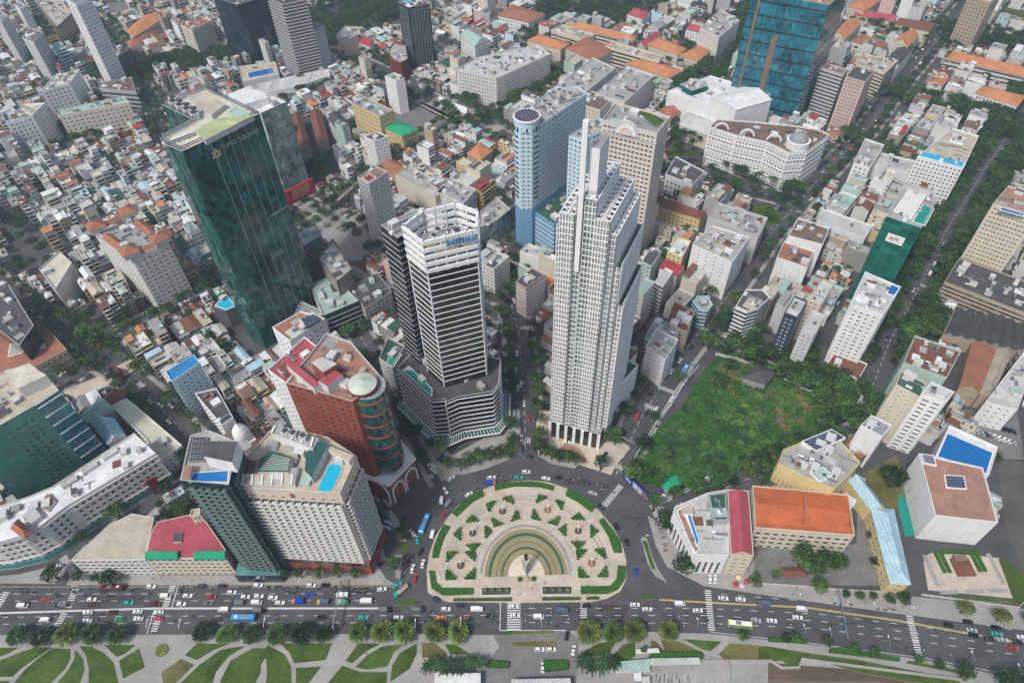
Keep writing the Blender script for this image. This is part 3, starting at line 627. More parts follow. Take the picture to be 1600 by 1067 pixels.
root, org, p, _ = H('hotel_tower', 'smaller pale blue hotel block standing between the drum hotel and the beige tower', 'tower', [(889,212),(911,220),(922,212),(965,195),(935,184)], 93, 'paleblue', 'concrete', ('p',1.9,1.6,3.3,3.3,'wall_white','pane'), 14, hero='the smaller pale blue block', kinds=('duct','cooling_tower','air_conditioner'))
facade(root, org, p, 34, 90, ('b',.28,3.3,'wall_white',.18))
H('hotel_podium', 'blue podium with white lines and a teal glass skirt between the pale blue hotel blocks', 'building', [(835,330),(866,350),(905,330),(880,300)], 30, 'skyblue', 'darkgreen', ('r',.5,4.,'wall_white',.2), 3)
h = 104.
root, org, p, _ = H('beige_tower', 'beige hotel tower with an arch on its parapet, right of the pale blue hotels', 'tower', [(941,187),(1027,208),(1047,182),(962,160)], h, 'pinkbeige', 'grey', ('p',2.0,1.5,2.9,3.4,'wall_beige','pane'), 3, par=1.5, hero='the beige arched tower')
q = ring_mesh(p, h-8, h-7.3, .5, 'wall_palegrey'); q.build('cornice', root, org); q = ring_mesh(p, h-.8, h+.3, .6, 'wall_palegrey')
q = MB(); pq = poly([(991,168),(1026,196),(1039,186),(1000,166)], h); q.face([(*a,h-1.2) for a in pq], 'grass'); q.build('roof_lawn', root, org)
a, b = Vector(P(941,187,h).xy), Vector(P(1027,208,h).xy); e = (b-a).normalized(); nr = Vector((e.y,-e.x)); cc = a.lerp(b,.46)+nr*.7; q = MB(); pts = []
for rr, m, dd in ((8.2,'wall_palegrey',0),(6.6,'wall_white',.25),(4.6,'wall_beige',.5),(2.6,'wall_offwhite',.75)):
    ring = [(cc.x+e.x*rr*math.cos(t*math.pi/14)+nr.x*dd, cc.y+e.y*rr*math.cos(t*math.pi/14)+nr.y*dd, h-6+rr*1.1*math.sin(t*math.pi/14)) for t in range(15)]
    q.face(ring[::-1], m); back = [(x-nr.x*2.2,y-nr.y*2.2,z) for x,y,z in ring]
    for t in range(14): q.face([ring[t],ring[t+1],back[t+1],back[t]], m)
q.build('arch', root, org)
H('hotel_podium', 'plain pinkish beige podium with a planted roof below the beige arched tower', 'building', [(925,355),(985,370),(1030,318),(985,300)], 32, 'pink', 'concrete', None, 4, hero='the beige arched tower')

# --- green glass block at the left edge
h = 62.
root, org, p, _ = H('office_block', 'green panelled office block with a blue glazed side, behind the curved white hotel', 'building', [(-60,700),(0,664),(54,633),(91,609),(75,590),(45,567),(-20,590),(-90,640)], h, 'panel_green', 'tan', None, 6, glassw=True, hero='the green panelled block')
a, b = Vector(P(54,633,h).xy), Vector(P(91,609,h).xy); e = (b-a).normalized(); nr = Vector((e.y,-e.x)); L = (b-a).length
q = MB(); q.prism(ccw([tuple(a+nr*.3),tuple(b+nr*.3),tuple(b-nr*.3),tuple(a-nr*.3)]), 0, h-.3, 'curtain_teal', 'wall_white'); q.build('glazed_side', root, org)
for k in range(1, 9): q = MB(); s=a+nr*.5; t=b+nr*.5; q.bar((s.x,s.y,k*7.4),(t.x,t.y,k*7.4),.5,'wall_white'); q.build('floor_line', root, org)
a, b = Vector(P(-60,700,h).xy), Vector(P(54,633,h).xy); e = (b-a).normalized(); nr = Vector((e.y,-e.x)); L=(b-a).length
for k in range(13):
    for j in range(4):
        s = b-e*(5+j*3.6)+nr*.05; inst(get_win(1.9,1.7,'wall_teal','pane'), 'window', root, (s.x-org[0], s.y-org[1], 8+k*3.8), math.atan2(e.y,e.x))
pq = poly([(6,579),(45,569),(72,586),(28,607)], h+6); q = MB(); q.prism(pq, h-1, h+6, 'wall_offwhite', 'roof_cream'); q.build('plant_room', root, org)

# --- long white curved riverside hotel, bottom left
r1 = [(81,760),(209,676),(243,708),(102,791),(62,822),(30,838),(-20,850),(-80,856),(-80,800),(0,790),(45,775)]
root, org, p, _ = H('riverside_hotel', 'long white curved hotel with arched windows and a white roof, bottom left corner', 'hotel', r1, 27, 'offwhite', 'white', ('p',1.9,1.9,3.3,4.1,'wall_offwhite','pane'), 9, hero='the long white curved hotel')
for i in range(3):
    a = P(113+i*33,758-i*23,27.6); q = MB(); pq = poly([(97+i*32,762-i*22),(92+i*32,755-i*22),(116+i*32,741-i*22),(121+i*32,747-i*22)], 27.8); q.prism(pq, 26, 27.8, 'wall_palegrey', 'tin_ribs'); q.build('skylight', root, org)
for zz in (24.6, 21, 7.): q = ring_mesh(p, zz, zz+.4, .45, 'wall_offwhite'); q.build('cornice', root, org)
q = ring_mesh(p, 1.2, 5., .3, 'wall_teal'); q.build('ground_storey', root, org)
a = P(228,752,16); b = P(242,745,16); q = MB(); q.prism(ccw([(a.x,a.y),(b.x,b.y),(b.x+.5,b.y-1.2),(a.x+.5,a.y-1.2)]), 4, 17, 'wall_maroon', 'wall_maroon'); q.build('banner', root, org)
for px_, m, hh in (([(-20,838),(28,822),(34,836),(-14,850)],'roof_white',29),([(34,806),(52,790),(64,806),(48,818)],'tin_ribs',29),([(60,788),(74,770),(86,782),(74,798)],'roof_terrace',27.6)):
    q = MB(); q.prism(poly(px_, hh), 25.9, hh, 'wall_offwhite', m); q.build('roof_block', root, org)
root, org, p, _ = H('roof_pavilion', 'small pavilion with an orange tiled roof, on the roof of the long white curved hotel', 'pavilion', [(18,825),(40,842),(49,831),(28,812)], 31, 'offwhite', 'redtile', None, 0, top='hip', z0=26)
# --- triangular pale block and the red-roofed front
root, org, p, _ = H('corner_block', 'wedge-shaped office block with a pale beige roof, beside the pinkish red roof', 'building', [(110,875),(226,874),(235,832),(240,808),(205,802),(170,820)], 18, 'offwhite', 'tan', ('p',2.0,1.6,3.2,3.6,'wall_offwhite','pane'), 0, par=.2, hero='the pinkish red roof')
root, org, p, _ = H('street_front', 'long low building with a pinkish red roof and green awnings on the main road', 'building', [(226,872),(352,872),(352,858),(309,796),(300,803),(246,815),(236,832)], 19, 'beige', 'pinkred', ('p',1.8,1.8,3.2,3.8,'wall_cream','pane'), 0, par=.15, hero='the pinkish red roof')
for a, b in (((226,861),(277,861)),((302,861),(351,860))):
    q = MB(); pq = poly([(a[0],873),(b[0],873),(b[0],b[1]),(a[0],a[1])], 20.6); q.prism(pq, 19.3, 20.6, 'roof_emerald', 'roof_emerald'); q.build('awning', root, org)
q = MB(); pq = poly([(270,847),(272,833),(285,833),(283,847)], 19.6); q.prism(pq, 19, 20, 'wall_white', 'roof_dark'); q.build('skylight', root, org)
root, org, p, _ = H('roof_tower', 'square ornate beige turret rising from the pinkish red roof', 'turret', [(296,806),(298,796),(312,793),(312,803)], 27, 'cream', 'tan', ('p',1.,2.,1.8,4.,'wall_cream','pane'), 0, z0=18)
# white onion dome behind the cream hotel
c = P(374,672,24).xy; root = empty('domed_pavilion', (c.x,c.y,0), 'small white onion dome with an orange-roofed wing, behind the cream sawtooth hotel', 'mosque')
q = MB(); n = 20; prof = [(3.6,16),(4.4,19),(4.6,21.5),(4.1,24),(2.9,26.4),(1.3,28.4),(.35,30),(.05,32.4)]
for k in range(len(prof)-1): q.cyl(c, prof[k][0], prof[k][1], prof[k+1][1], 'white_paint', n, prof[k+1][0])
q.build('dome', root, (c.x,c.y,0), True); q = MB(); q.box((c.x,c.y,8), (10,10,16), 'wall_white', .7); q.cyl(c, 4.2, 16, 17, 'wall_white', 20); q.build('base', root, (c.x,c.y,0))
# ================================================================== other large buildings, one line each
PW = lambda w=1.6, h=1.5, gx=3.4, fh=3.4, fr='wall_white', pn='pane': ('p', w, h, gx, fh, fr, pn)
RB = lambda bh=1.6, fh=3.5, m='pane', o=.12: ('r', bh, fh, m, o)
BIG = [
 # top left
 ('apartment_tower','tall white slab apartment tower cut by the top edge, beside a small navy block','tower',[(101,-2),(118,8),(142,-2),(128,-14)],88,'white','grey',PW(1.4,1.6,2.8,3.3),'flat',2),
 ('office_block','small navy and white office block at the foot of the tall white slab tower','building',[(166,82),(184,90),(205,76),(186,66)],22,'navy','dark',PW(1.4,1.5,3,3.3),'flat',3),
 ('apartment_tower','slim white apartment tower with a notched top, near the top left corner','tower',[(21,7),(30,14),(40,9),(30,2)],52,'white','grey',PW(1.4,1.5,3,3.3),'flat',1),
 ('apartment_block','pale grey apartment block with a flat brown roof, below the slim white tower','building',[(34,58),(52,66),(66,50),(48,44)],44,'palegrey','brown',PW(),'flat',2),
 ('apartment_tower','pale grey tower cut by the left edge near the top','tower',[(-14,26),(2,36),(12,24),(-4,14)],50,'palegrey','grey',PW(),'flat',2),
 ('office_block','long concrete office block with slanting ribbed sides at the top edge','building',[(58,4),(88,42),(112,20),(84,-16)],26,'tan','tan',RB(1.2,3.2),'flat',4),
 ('school_block','white wing with a cream roof, upper one of the stepped pair at the left edge','building',[(63,143),(108,130),(124,108),(84,118)],30,'white','cream',PW(1.5,1.6,3.6,3.6),'flat',3),
 ('school_block','white wing with a cream roof, lower one of the stepped pair at the left edge','building',[(8,192),(50,180),(70,160),(36,163)],34,'white','cream',PW(1.5,1.6,3.6,3.6),'flat',3),
 ('office_block','long cream block with a pale green roof and a row of dormer windows, upper left','building',[(91,181),(201,160),(193,150),(90,172)],28,'cream','green',PW(2,1.5,4.4,3.8),'flat',3),
 ('market_hall','dark open-roofed hall with a pinkish flat rim, behind the long cream block','building',[(155,138),(212,143),(205,120),(154,130)],20,'grey','brown',RB(2,4.5),'flat',3),
 ('villa','long bent building with an orange tiled roof near the dark blue glass tower','building',[(199,46),(208,58),(259,26),(254,16),(226,24)],17,'cream','orange',PW(1.4,1.6,3,3.6),'hip',0),
 ('villa','low wing with a red tiled roof in front of the bent orange-roofed building','building',[(197,66),(206,78),(262,30),(255,24)],12,'cream','redtile',PW(1.4,1.4,3,3.6),'hip',0),
 ('hotel_block','cream hotel with rows of arched windows, beside the dark blue glass tower','hotel',[(281,38),(300,48),(330,32),(310,24)],34,'cream','redtile',PW(1.2,1.7,2.4,3.4),'flat',3),
 ('office_tower','dark blue glass tower at the top edge, left of the dark ribbed apartment tower','tower',[(333,-4),(370,8),(428,-10),(396,-28)],(357,92),'curtain_navy','dark',None,'flat',3),
 ('apartment_tower','dark ribbed apartment tower standing over a striped canopy at the top edge','tower',[(417,-6),(440,4),(478,-4),(470,-22)],(456,117),'darkgrey','dark',RB(1.3,3.1,'wall_grey',.5),'flat',2),
 ('apartment_tower','narrower grey tower joined to the right side of the dark ribbed apartment tower','tower',[(480,44),(490,48),(506,40),(496,33)],(496,112),'grey','grey',RB(1.3,3.1,'wall_palegrey',.4),'flat',2),
 ('hotel_tower','dark patterned hotel tower with a small roof pool, upper middle of the photo','tower',[(621,3),(638,12),(671,6),(660,-6)],(641,99),'curtain_navy','dark',PW(1.2,2.2,3.2,3.3,'wall_palegrey','pane'),'flat',2),
 ('striped_canopy','long white striped canopy building at the foot of the dark ribbed tower','building',[(401,146),(460,136),(516,118),(512,108),(450,120),(400,132)],12,'white','tin',None,'flat',0),
 ('drum_building','maroon rounded building on columns at the junction below the patterned hotel tower','building',[(606,80),(612,92),(626,98),(637,92),(634,70),(615,66)],22,'maroon','concrete',RB(.4,3.2,'wall_redbrick'),'flat',2),
 ('shop_building','long building with a bright red metal roof beside the crowded junction, upper middle','building',[(551,63),(578,73),(584,64),(558,53)],12,'offwhite','red',PW(1.2,1.4,3,3.4),'gable',0),
 ('billboard_building','pale pink building carrying a blue billboard beside the crowded junction','building',[(526,55),(536,64),(560,54),(558,42),(538,41)],20,'pink','grey',None,'flat',2),
 ('hotel_block','long cream hotel with terraced roof garden along the boulevard, upper middle','hotel',[(713,108),(775,122),(786,118),(860,84),(838,70),(744,90)],30,'offwhite','light',PW(1.3,1.9,3,3.6),'flat',12),
 ('gabled_block','white building with a steep pale gabled roof, behind the cream boulevard hotel','building',[(719,56),(742,72),(762,62),(741,50)],24,'white','green',PW(),'gable',0),
 ('blank_block','plain white windowless block with a framed top, beside the parking lot','building',[(601,119),(618,126),(632,122),(616,113)],34,'white','concrete',None,'flat',2),
 ('office_block','beige ribbed block with a grey metal roof, left of the parking lot','building',[(550,162),(592,182),(614,172),(572,152)],30,'yellow','grey',PW(1.,2.4,2.8,4.2,'wall_cream'),'flat',3),
 ('office_block','yellow building with a bright green hipped roof, beside the parking lot','building',[(600,200),(628,213),(653,202),(624,190)],17,'yellow','emerald',PW(1.6,1.8,3.4,4,'wall_cream'),'hip',0),
 ('glass_front_block','white block with dark glass front strips, just below the green-roofed yellow building','building',[(568,213),(584,220),(606,213),(590,206)],33,'white','navy' if False else 'dark',PW(1.,1.4,2.6,3.2),'flat',2),
 ('vaulted_hall','grey house with a dark rounded vault roof, left of the beige ribbed block','building',[(513,186),(524,200),(545,194),(528,175)],18,'palegrey','dark',None,'gable',0),
 ('row_house_block','block of old row houses under dark maroon tiled roofs, right of the pale mirrored tower','building',[(456,182),(470,236),(486,232),(470,178)],11,'concrete','rust',None,'gable',0),
 ('row_house_block','second block of row houses with maroon tiled roofs, nearer the parking lot','building',[(484,176),(496,228),(514,224),(502,174)],11,'concrete','rust',None,'gable',0),
 ('courtyard_house','square house with an orange roof around a small courtyard, beside the boulevard','building',[(730,240),(750,250),(769,236),(750,222)],13,'tan','orange',None,'hip',0),
 ('courtyard_house','yellow house with a cream roof just left of the orange courtyard house','building',[(712,252),(730,262),(742,256),(724,245)],13,'yellow','cream',PW(),'flat',1),
 # city hall group
 ('city_hall_wing','long cream civic building with an orange tiled roof facing the boulevard','building',[(824,63),(876,78),(890,68),(842,54)],15,'cream','orange',PW(1.3,1.8,2.8,4),'hip',0),
 ('city_hall','ornate cream civic hall with a reddish hipped roof and corner pavilions','building',[(884,76),(930,96),(960,76),(916,58)],18,'cream','redtile',PW(1.3,1.8,2.8,4),'hip',0),
 ('office_block','long cream three storey block with a flat roof behind the civic hall','building',[(861,46),(914,62),(930,54),(880,38)],18,'cream','tan',RB(1.4,3.8),'flat',2),
 ('office_block','long cream block with the longest orange tiled ridge, behind the civic hall','building',[(893,42),(988,66),(995,58),(901,36)],19,'cream','orange',RB(1.4,3.8),'hip',0),
 ('office_block','cream block with open galleries right of the civic hall','building',[(944,72),(1030,96),(1036,86),(955,64)],20,'cream','tan',RB(1.6,3.8),'flat',2),
 ('civic_wing','cream wing with an orange roof running down towards the white shopping block','building',[(978,100),(1046,122),(1068,110),(1000,90)],14,'cream','orange',PW(1.4,2,3,4.4),'hip',0),
 ('civic_wing','cross-shaped orange-roofed building behind the open gallery block','building',[(1010,70),(1060,86),(1072,76),(1030,58)],13,'cream','orange',PW(),'hip',0),
 ('civic_wing','orange-roofed wing at the right end of the civic quarter','building',[(1062,86),(1090,96),(1112,78),(1092,72)],13,'cream','orange',PW(),'hip',0),
 ('civic_wing','low building with a long crimson metal roof in the civic quarter','building',[(996,70),(1008,76),(1030,58),(1020,52)],12,'cream','pinkred',None,'gable',0),
 ('hotel_block','grey concrete hotel with long inner courtyards, behind the pale blue hotels','hotel',[(870,134),(908,150),(962,106),(926,90)],32,'offwhite','concrete',PW(1.2,1.5,2.6,3.2),'flat',12),
 ('hotel_block','second wing of the grey courtyard hotel with a narrow roof slot','hotel',[(930,146),(976,160),(1022,118),(980,104)],32,'offwhite','concrete',PW(1.2,1.5,2.6,3.2),'flat',8),
 ('hotel_block','front wing of the grey courtyard hotel with many small square windows','hotel',[(898,160),(938,172),(962,150),(924,142)],30,'cream','brown',PW(1.2,1.5,2.6,3.2),'flat',5),
 ('shopping_centre','large white windowless shopping block with a pitched white roof, right of the beige tower','building',[(1043,142),(1148,178),(1206,146),(1110,118)],28,'white','white',None,'flat',10),
 ('shopping_hall','white hall with a ribbed white metal roof at the back of the shopping block','building',[(1110,152),(1150,172),(1206,156),(1160,136)],36,'white','white',None,'gable',0),
 ('scaffolded_block','small block wrapped in green netting behind the white shopping block','building',[(1062,132),(1082,142),(1106,134),(1086,122)],32,'net_green','concrete',None,'flat',3),
 ('tiled_hall','house with a red hipped roof between the beige tower and the white shopping block','building',[(1030,172),(1048,184),(1068,172),(1052,160)],13,'cream','redtile',None,'hip',0),
 ('market_hall','hall with pale blue grey ribbed metal roofs in front of the white shopping block','building',[(1062,196),(1108,212),(1124,190),(1078,174)],14,'cream','light',None,'gable',0),
 ('office_block','white and beige concrete block near the top, left of the teal glass tower','building',[(1094,44),(1124,58),(1156,32),(1126,14)],30,'offwhite','concrete',PW(1.2,1.3,3.4,3.2),'flat',5),
 ('villa','white villa with a crimson hipped roof below the beige concrete block','building',[(1072,46),(1112,56),(1118,48),(1078,38)],12,'white','pinkred',PW(),'hip',0),
 ('villa','white villa with an orange hipped roof beside the tree-lined street, upper right of middle','building',[(1112,62),(1130,70),(1144,60),(1126,52)],11,'white','orange',PW(),'hip',0),
 ('villa','white two storey house with a crimson roof among the trees at the top','building',[(980,22),(1004,30),(1016,20),(992,12)],12,'white','pinkred',PW(),'hip',0),
 ('villa','palace-like house with a brownish red roof among the trees at the top','building',[(776,24),(826,36),(852,22),(800,8)],15,'white','redtile',PW(),'hip',0),
 # top right
 ('office_tower','tall teal glass tower with brown stone strips, upper right','tower',[(1175,-12),(1296,8),(1330,-24),(1216,-44)],108,'curtain_teal','terrace',None,'flat',2),
 ('tower_base','brown stone base of the tall teal glass tower','building',[(1150,134),(1240,158),(1262,128),(1180,108)],16,'brown','terrace',RB(1.6,4),'flat',4),
 ('hotel_block','slanting pale grey hotel beside a pinkish tower, upper right','hotel',[(1283,106),(1318,117),(1326,108),(1292,99)],46,'palegrey','terrace',RB(1.2,3.2,'pane',.1),'flat',4),
 ('apartment_tower','pinkish tower with a dark roof and dense square windows, upper right','tower',[(1322,119),(1352,128),(1368,110),(1338,102)],50,'pink','dark',PW(1.1,1.7,2.3,3.1,'wall_pink'),'flat',3),
 ('office_block','cream office block with long window rows behind the pinkish tower','building',[(1335,98),(1382,116),(1404,94),(1350,84)],26,'cream','tan',RB(1.2,3.2),'flat',4),
 ('hall','long white hall with a black pitched roof beside the street, upper right','building',[(1386,92),(1404,102),(1428,74),(1410,68)],18,'white','dark',None,'gable',0),
 ('school_block','cream school wing with an orange gabled roof near the teal tower','building',[(1302,54),(1320,62),(1345,38),(1326,30)],16,'cream','orange',PW(),'gable',0),
 ('school_block','white school building with a red orange hipped roof among trees, upper right','building',[(1330,64),(1372,78),(1388,68),(1348,54)],10,'white','redtile',PW(1.2,1.8,2.6,4),'hip',0),
 ('school_block','tall gabled wing with an orange roof beside the tree-lined avenue, upper right','building',[(1396,66),(1418,74),(1436,56),(1416,50)],22,'cream','orange',PW(),'gable',0),
 ('school_block','very long building with an orange tiled roof near the right edge at the top','building',[(1478,92),(1610,122),(1616,108),(1490,80)],15,'offwhite','orange',RB(1.4,3.8),'hip',0),
 ('school_block','white arcaded building with an orange hipped roof at the right edge','building',[(1524,146),(1590,166),(1602,150),(1536,134)],14,'white','orange',PW(1.6,2.2,3,4.6),'hip',0),
 ('shop_row','row of cream shops with a bright crimson roof at the top right','building',[(1334,24),(1396,34),(1402,26),(1342,16)],10,'cream','pinkred',None,'gable',0),
 ('shop_row','row with a brown tiled roof beside the crimson shop row at the top right','building',[(1398,38),(1452,50),(1462,36),(1410,30)],12,'cream','rust',None,'gable',0),
 ('school_block','cream courtyard building with a green court and orange roofs at the top right edge','building',[(1326,10),(1350,18),(1380,-2),(1356,-10)],15,'cream','orange',PW(),'hip',0),
 ('office_tower','brownish grey tower cut by the top edge at the upper right','tower',[(1514,-6),(1548,4),(1566,-10),(1532,-20)],52,'tan','tan',PW(1.6,1.6,3.4,3.4,'wall_tan'),'flat',2),
 ('hotel_block','large curved white hotel with a grey dome and brown roof, right of middle','hotel',[(1109,198),(1150,211),(1200,222),(1232,238),(1262,236),(1290,216),(1296,210),(1280,202),(1240,196),(1180,190),(1122,186)],34,'white','brown',PW(1.3,1.7,2.6,3.3,'wall_white'),'flat',4),
 ('pool_hotel','cream hotel with a long turquoise roof pool, right part of the photo','hotel',[(1434,244),(1506,262),(1530,212),(1490,200)],40,'white','tan',PW(1.5,1.4,2.8,3.2),'flat',5),
 ('apartment_block','white block with a white roof box in front of the turquoise pool hotel','building',[(1334,254),(1360,262),(1382,226),(1352,216)],22,'white','concrete',PW(),'flat',4),
 ('shop_row','long white building with a pale roof and small vents, left of the turquoise pool hotel','building',[(1364,256),(1430,272),(1436,252),(1374,238)],14,'white','light',None,'flat',3),
 # right side
 ('scaffolded_tower','tower wrapped in green construction netting with an open concrete roof','tower',[(1385,338),(1440,356),(1468,306),(1412,290)],72,'net_green','concrete',None,'flat',4),
 ('hotel_block','white hotel with paired windows and a blue roof pool in front of the netted tower','hotel',[(1330,475),(1380,492),(1408,448),(1352,424)],50,'white','light',PW(1.8,1.1,3.6,3.2),'flat',6),
 ('apartment_tower','slanting cream tower with dense windows and a blue roof pool at the right edge','tower',[(1552,318),(1622,340),(1640,306),(1576,290)],62,'cream','terrace',PW(1.5,1.1,2.3,3.2,'wall_cream'),'flat',4),
 ('apartment_block','long low stained concrete block with rust and white roof bits at the right edge','building',[(1476,440),(1610,492),(1624,446),(1500,402)],20,'tan','dark',RB(1.1,3.1),'flat',12),
 ('curved_block','white rounded corner block with blue ribbon windows, left of the vacant lot street','building',[(1150,478),(1168,486),(1186,480),(1204,464),(1192,452),(1166,452)],28,'white','dark',RB(1.4,3.3),'flat',3),
 ('hotel_block','white hotel wall with small windows and blue parapets, right of the finned tower','hotel',[(1082,382),(1144,410),(1172,370),(1112,352)],34,'white','concrete',PW(1.1,1.2,6,3.4),'flat',10),
 ('rounded_block','low white rounded corner building with ringed balconies on the street corner','building',[(1082,470),(1092,484),(1106,486),(1114,476),(1106,462),(1090,462)],16,'paleblue','green',RB(1.1,3.2),'flat',2),
 ('office_block','brown roofed building with a curved brick edge beside the street, right of the finned tower','building',[(1040,506),(1074,518),(1086,486),(1054,470)],20,'tan','rust',PW(),'flat',5),
 ('office_block','building with a large grey pitched roof over green glass, right of the finned tower','building',[(1008,526),(1052,548),(1062,512),(1024,496)],20,'palegreen','grey',RB(1.6,3.6),'flat',4),
 ('office_block','cream building with a plain white roof box between taller neighbours, right of the finned tower','building',[(1043,392),(1066,402),(1080,376),(1058,370)],24,'yellow','white',PW(),'flat',2),
 ('narrow_house','narrow pale tower house with dark roof glass, right of the finned tower','building',[(1003,408),(1018,416),(1034,392),(1018,386)],28,'palegreen','dark',PW(),'flat',1),
 ('narrow_house','narrow pale green stepped tower house nearest the finned tower','building',[(992,452),(1006,460),(1024,440),(1008,434)],32,'offwhite','green',PW(),'flat',1),
 ('narrow_house','white narrow office house with open balconies behind the pale green tower house','building',[(1023,440),(1036,448),(1052,424),(1040,418)],26,'white','light',RB(1.2,3.2),'flat',1),
 ('corner_pavilion','small white pavilion with a pale green metal roof, beside the finned tower street','building',[(1004,562),(1028,576),(1038,562),(1012,548)],11,'white','green',PW(1.6,3,3.2,6),'flat',1),
 ('office_block','tall blank white block with small windows beside the corner pavilion','building',[(1010,540),(1040,562),(1060,530),(1026,512)],26,'white','concrete',PW(1.,1.3,7,4),'flat',4),
 ('villa','brick school-like building with a maroon roof behind the beige podium','building',[(1023,320),(1094,342),(1104,332),(1030,308)],13,'yellow','rust',PW(1.5,1.5,3.4,3.6,'wall_cream'),'hip',0),
 ('hotel_block','white block with a roof terrace and grey blue walls behind the maroon roofed school','building',[(1106,338),(1184,372),(1200,340),(1122,316)],24,'palegrey','concrete',PW(1.,1.2,5,3.4),'flat',8),
 ('arcade_block','dark grey roofed building with arched windows beyond the beige tower','building',[(1040,272),(1082,288),(1102,268),(1056,244)],17,'white','dark',PW(1.6,2.2,3.6,4.4),'flat',3),
 ('office_block','white slanting block with a green glass strip, upper of two near the lawn oval','building',[(1232,368),(1286,382),(1296,356),(1248,340)],30,'white','brown',PW(.8,.8,5,4),'flat',4),
 ('office_block','white slanting block with scattered small windows and an orange roof patch','building',[(1214,402),(1262,418),(1272,392),(1226,376)],24,'white','redtile',PW(.8,.8,4,3.6),'flat',3),
 ('market_hall','long white hall with a pale roof and a teal skylight strip','building',[(1276,346),(1352,372),(1364,352),(1286,326)],15,'white','light',None,'flat',1),
 ('apartment_block','cream block with many balconies beside the white hotel with paired windows','building',[(1262,466),(1284,474),(1302,446),(1284,438)],36,'cream','light',PW(1.3,1.4,2.8,3.2),'flat',2),
 ('apartment_block','dark blue apartment block with scattered white frames and a turquoise roof','building',[(1226,488),(1246,496),(1262,470),(1242,462)],38,'navy','light',PW(1.4,1.2,2.8,3.2,'white_paint'),'flat',2),
 ('apartment_block','white pillar-like apartment block with rows of small windows above the vacant lot','building',[(1252,516),(1272,524),(1290,492),(1270,484)],34,'palegrey','light',PW(1.2,1.3,2.8,3.2),'flat',3),
 ('low_block','flat maroon roofed white annex below the white hotel with paired windows','building',[(1290,572),(1342,592),(1356,568),(1306,548)],9,'white','rust',None,'flat',1),
 ('ruined_hall','derelict low hall with a black roof at the upper right of the vacant lot','building',[(1162,590),(1196,600),(1212,582),(1184,568)],7,'concrete','dark',None,'hip',0),
 ('hotel_block','tall white block with dark balcony columns in front of the garage yard, right side','hotel',[(1440,615),(1478,628),(1492,612),(1456,596)],48,'white','light',('p',3.4,1.2,5,3.3,'wall_white','pane'),'flat',6),
 ('apartment_block','cream block with a green roof garden, joined to the white dark-balconied block','building',[(1400,600),(1438,620),(1448,598),(1410,578)],44,'cream','darkgreen',PW(1.2,1.,5,3.3),'flat',6),
 ('office_block','large pale block with rooftop rust rooms behind the roof garden wing','building',[(1412,566),(1480,590),(1502,548),(1430,524)],36,'palegreen','rust',None,'flat',10),
 ('narrow_house','blank white cubic block with a grey roof, at the corner of the parked-car street','building',[(1345,664),(1379,682),(1394,664),(1362,648)],30,'white','grey',None,'flat',2),
 ('warehouse','long factory hall with rusty brown tin roofs, right side','building',[(1500,604),(1530,616),(1556,548),(1520,536)],12,'tan','brick',None,'gable',0),
 ('warehouse','second factory hall with tan tin roofs beside the rusty one','building',[(1532,616),(1548,622),(1578,556),(1558,546)],12,'tan','tan',None,'gable',0),
 ('hotel_block','white block with rows of small square dormers at the right edge','building',[(1540,628),(1590,640),(1620,560),(1600,550)],20,'white','light',PW(1.2,1.2,4,4),'flat',6),
 ('cinema_block','cream building with ribbed sides and rooftop machines, behind the orange roofed school','building',[(1252,742),(1304,764),(1345,722),(1298,672),(1224,702),(1216,724)],26,'yellow','concrete',('p',.7,14,2.2,20,'wall_cream','wall_brown'),'flat',16),
 ('office_block','building with a brick coloured roof and a blue tin roof, behind the cinema-like cream block','building',[(1318,700),(1346,716),(1362,706),(1330,680)],12,'brown','brick',None,'flat',2),
 ('residence','square white modern block with a brick red roof and louvred skylight, lower right','building',[(1462,805),(1560,816),(1536,730),(1436,708)],24,'white','terrace',None,'flat',0),
 ('sports_building','white building with a vivid blue roof court, behind the brick red roof','building',[(1462,712),(1546,742),(1560,698),(1484,664)],18,'white','white',None,'flat',0),
 ('school','cream school with arched galleries and a bright orange roof, lower right','building',[(1180,824),(1336,836),(1326,772),(1176,758)],20,'cream','vermilion',('p',2.6,1.9,4.2,4.4,'wall_cream','pane'),'flat',0),
 ('school_wing','cream building with a long dark red metal roof, left of the orange roofed school','building',[(1142,866),(1178,868),(1170,766),(1137,764)],22,'cream','pinkred',PW(2,1.2,4,4,'wall_cream'),'flat',0),
 ('barracks','long narrow cream building with a pale blue hipped roof, right of the school','building',[(1392,910),(1422,912),(1396,796),(1362,794)],12,'yellow','skyblue',PW(1.6,1.4,4,4,'wall_cream'),'hip',0),
 ('barracks','shorter cream building with a deeper blue roof, behind the long pale blue roofed one','building',[(1360,796),(1384,796),(1346,746),(1326,750)],11,'yellow','skyblue',None,'gable',0),
 ('office_block','white wedge office with black window strips and a planted brick terrace, corner of the roundabout','building',[(1088,866),(1139,868),(1137,764),(1104,770),(1054,792),(1052,800)],20,'white','light',('p',1.5,12,3.,18,'wall_white','pane'),'flat',3),
 ('tin_roof_block','narrow building with dark green metal roofs between the wedge office and the dark red roof','building',[(1116,812),(1137,812),(1134,768),(1108,772)],24,'grey','darkgreen',None,'flat',2),
 # left and middle left
 ('hotel_block','white hotel with terracotta corner pyramids around a roof well, left part','hotel',[(205,404),(263,378),(200,328),(142,356)],48,'offwhite','grey',PW(1.7,1.2,3.9,3.5,'wall_offwhite'),'flat',6),
 ('office_block','blank pale block with a flat cream roof left of the pyramid-roofed hotel','building',[(60,420),(86,452),(112,410),(92,392)],22,'palegrey','cream',None,'flat',1),
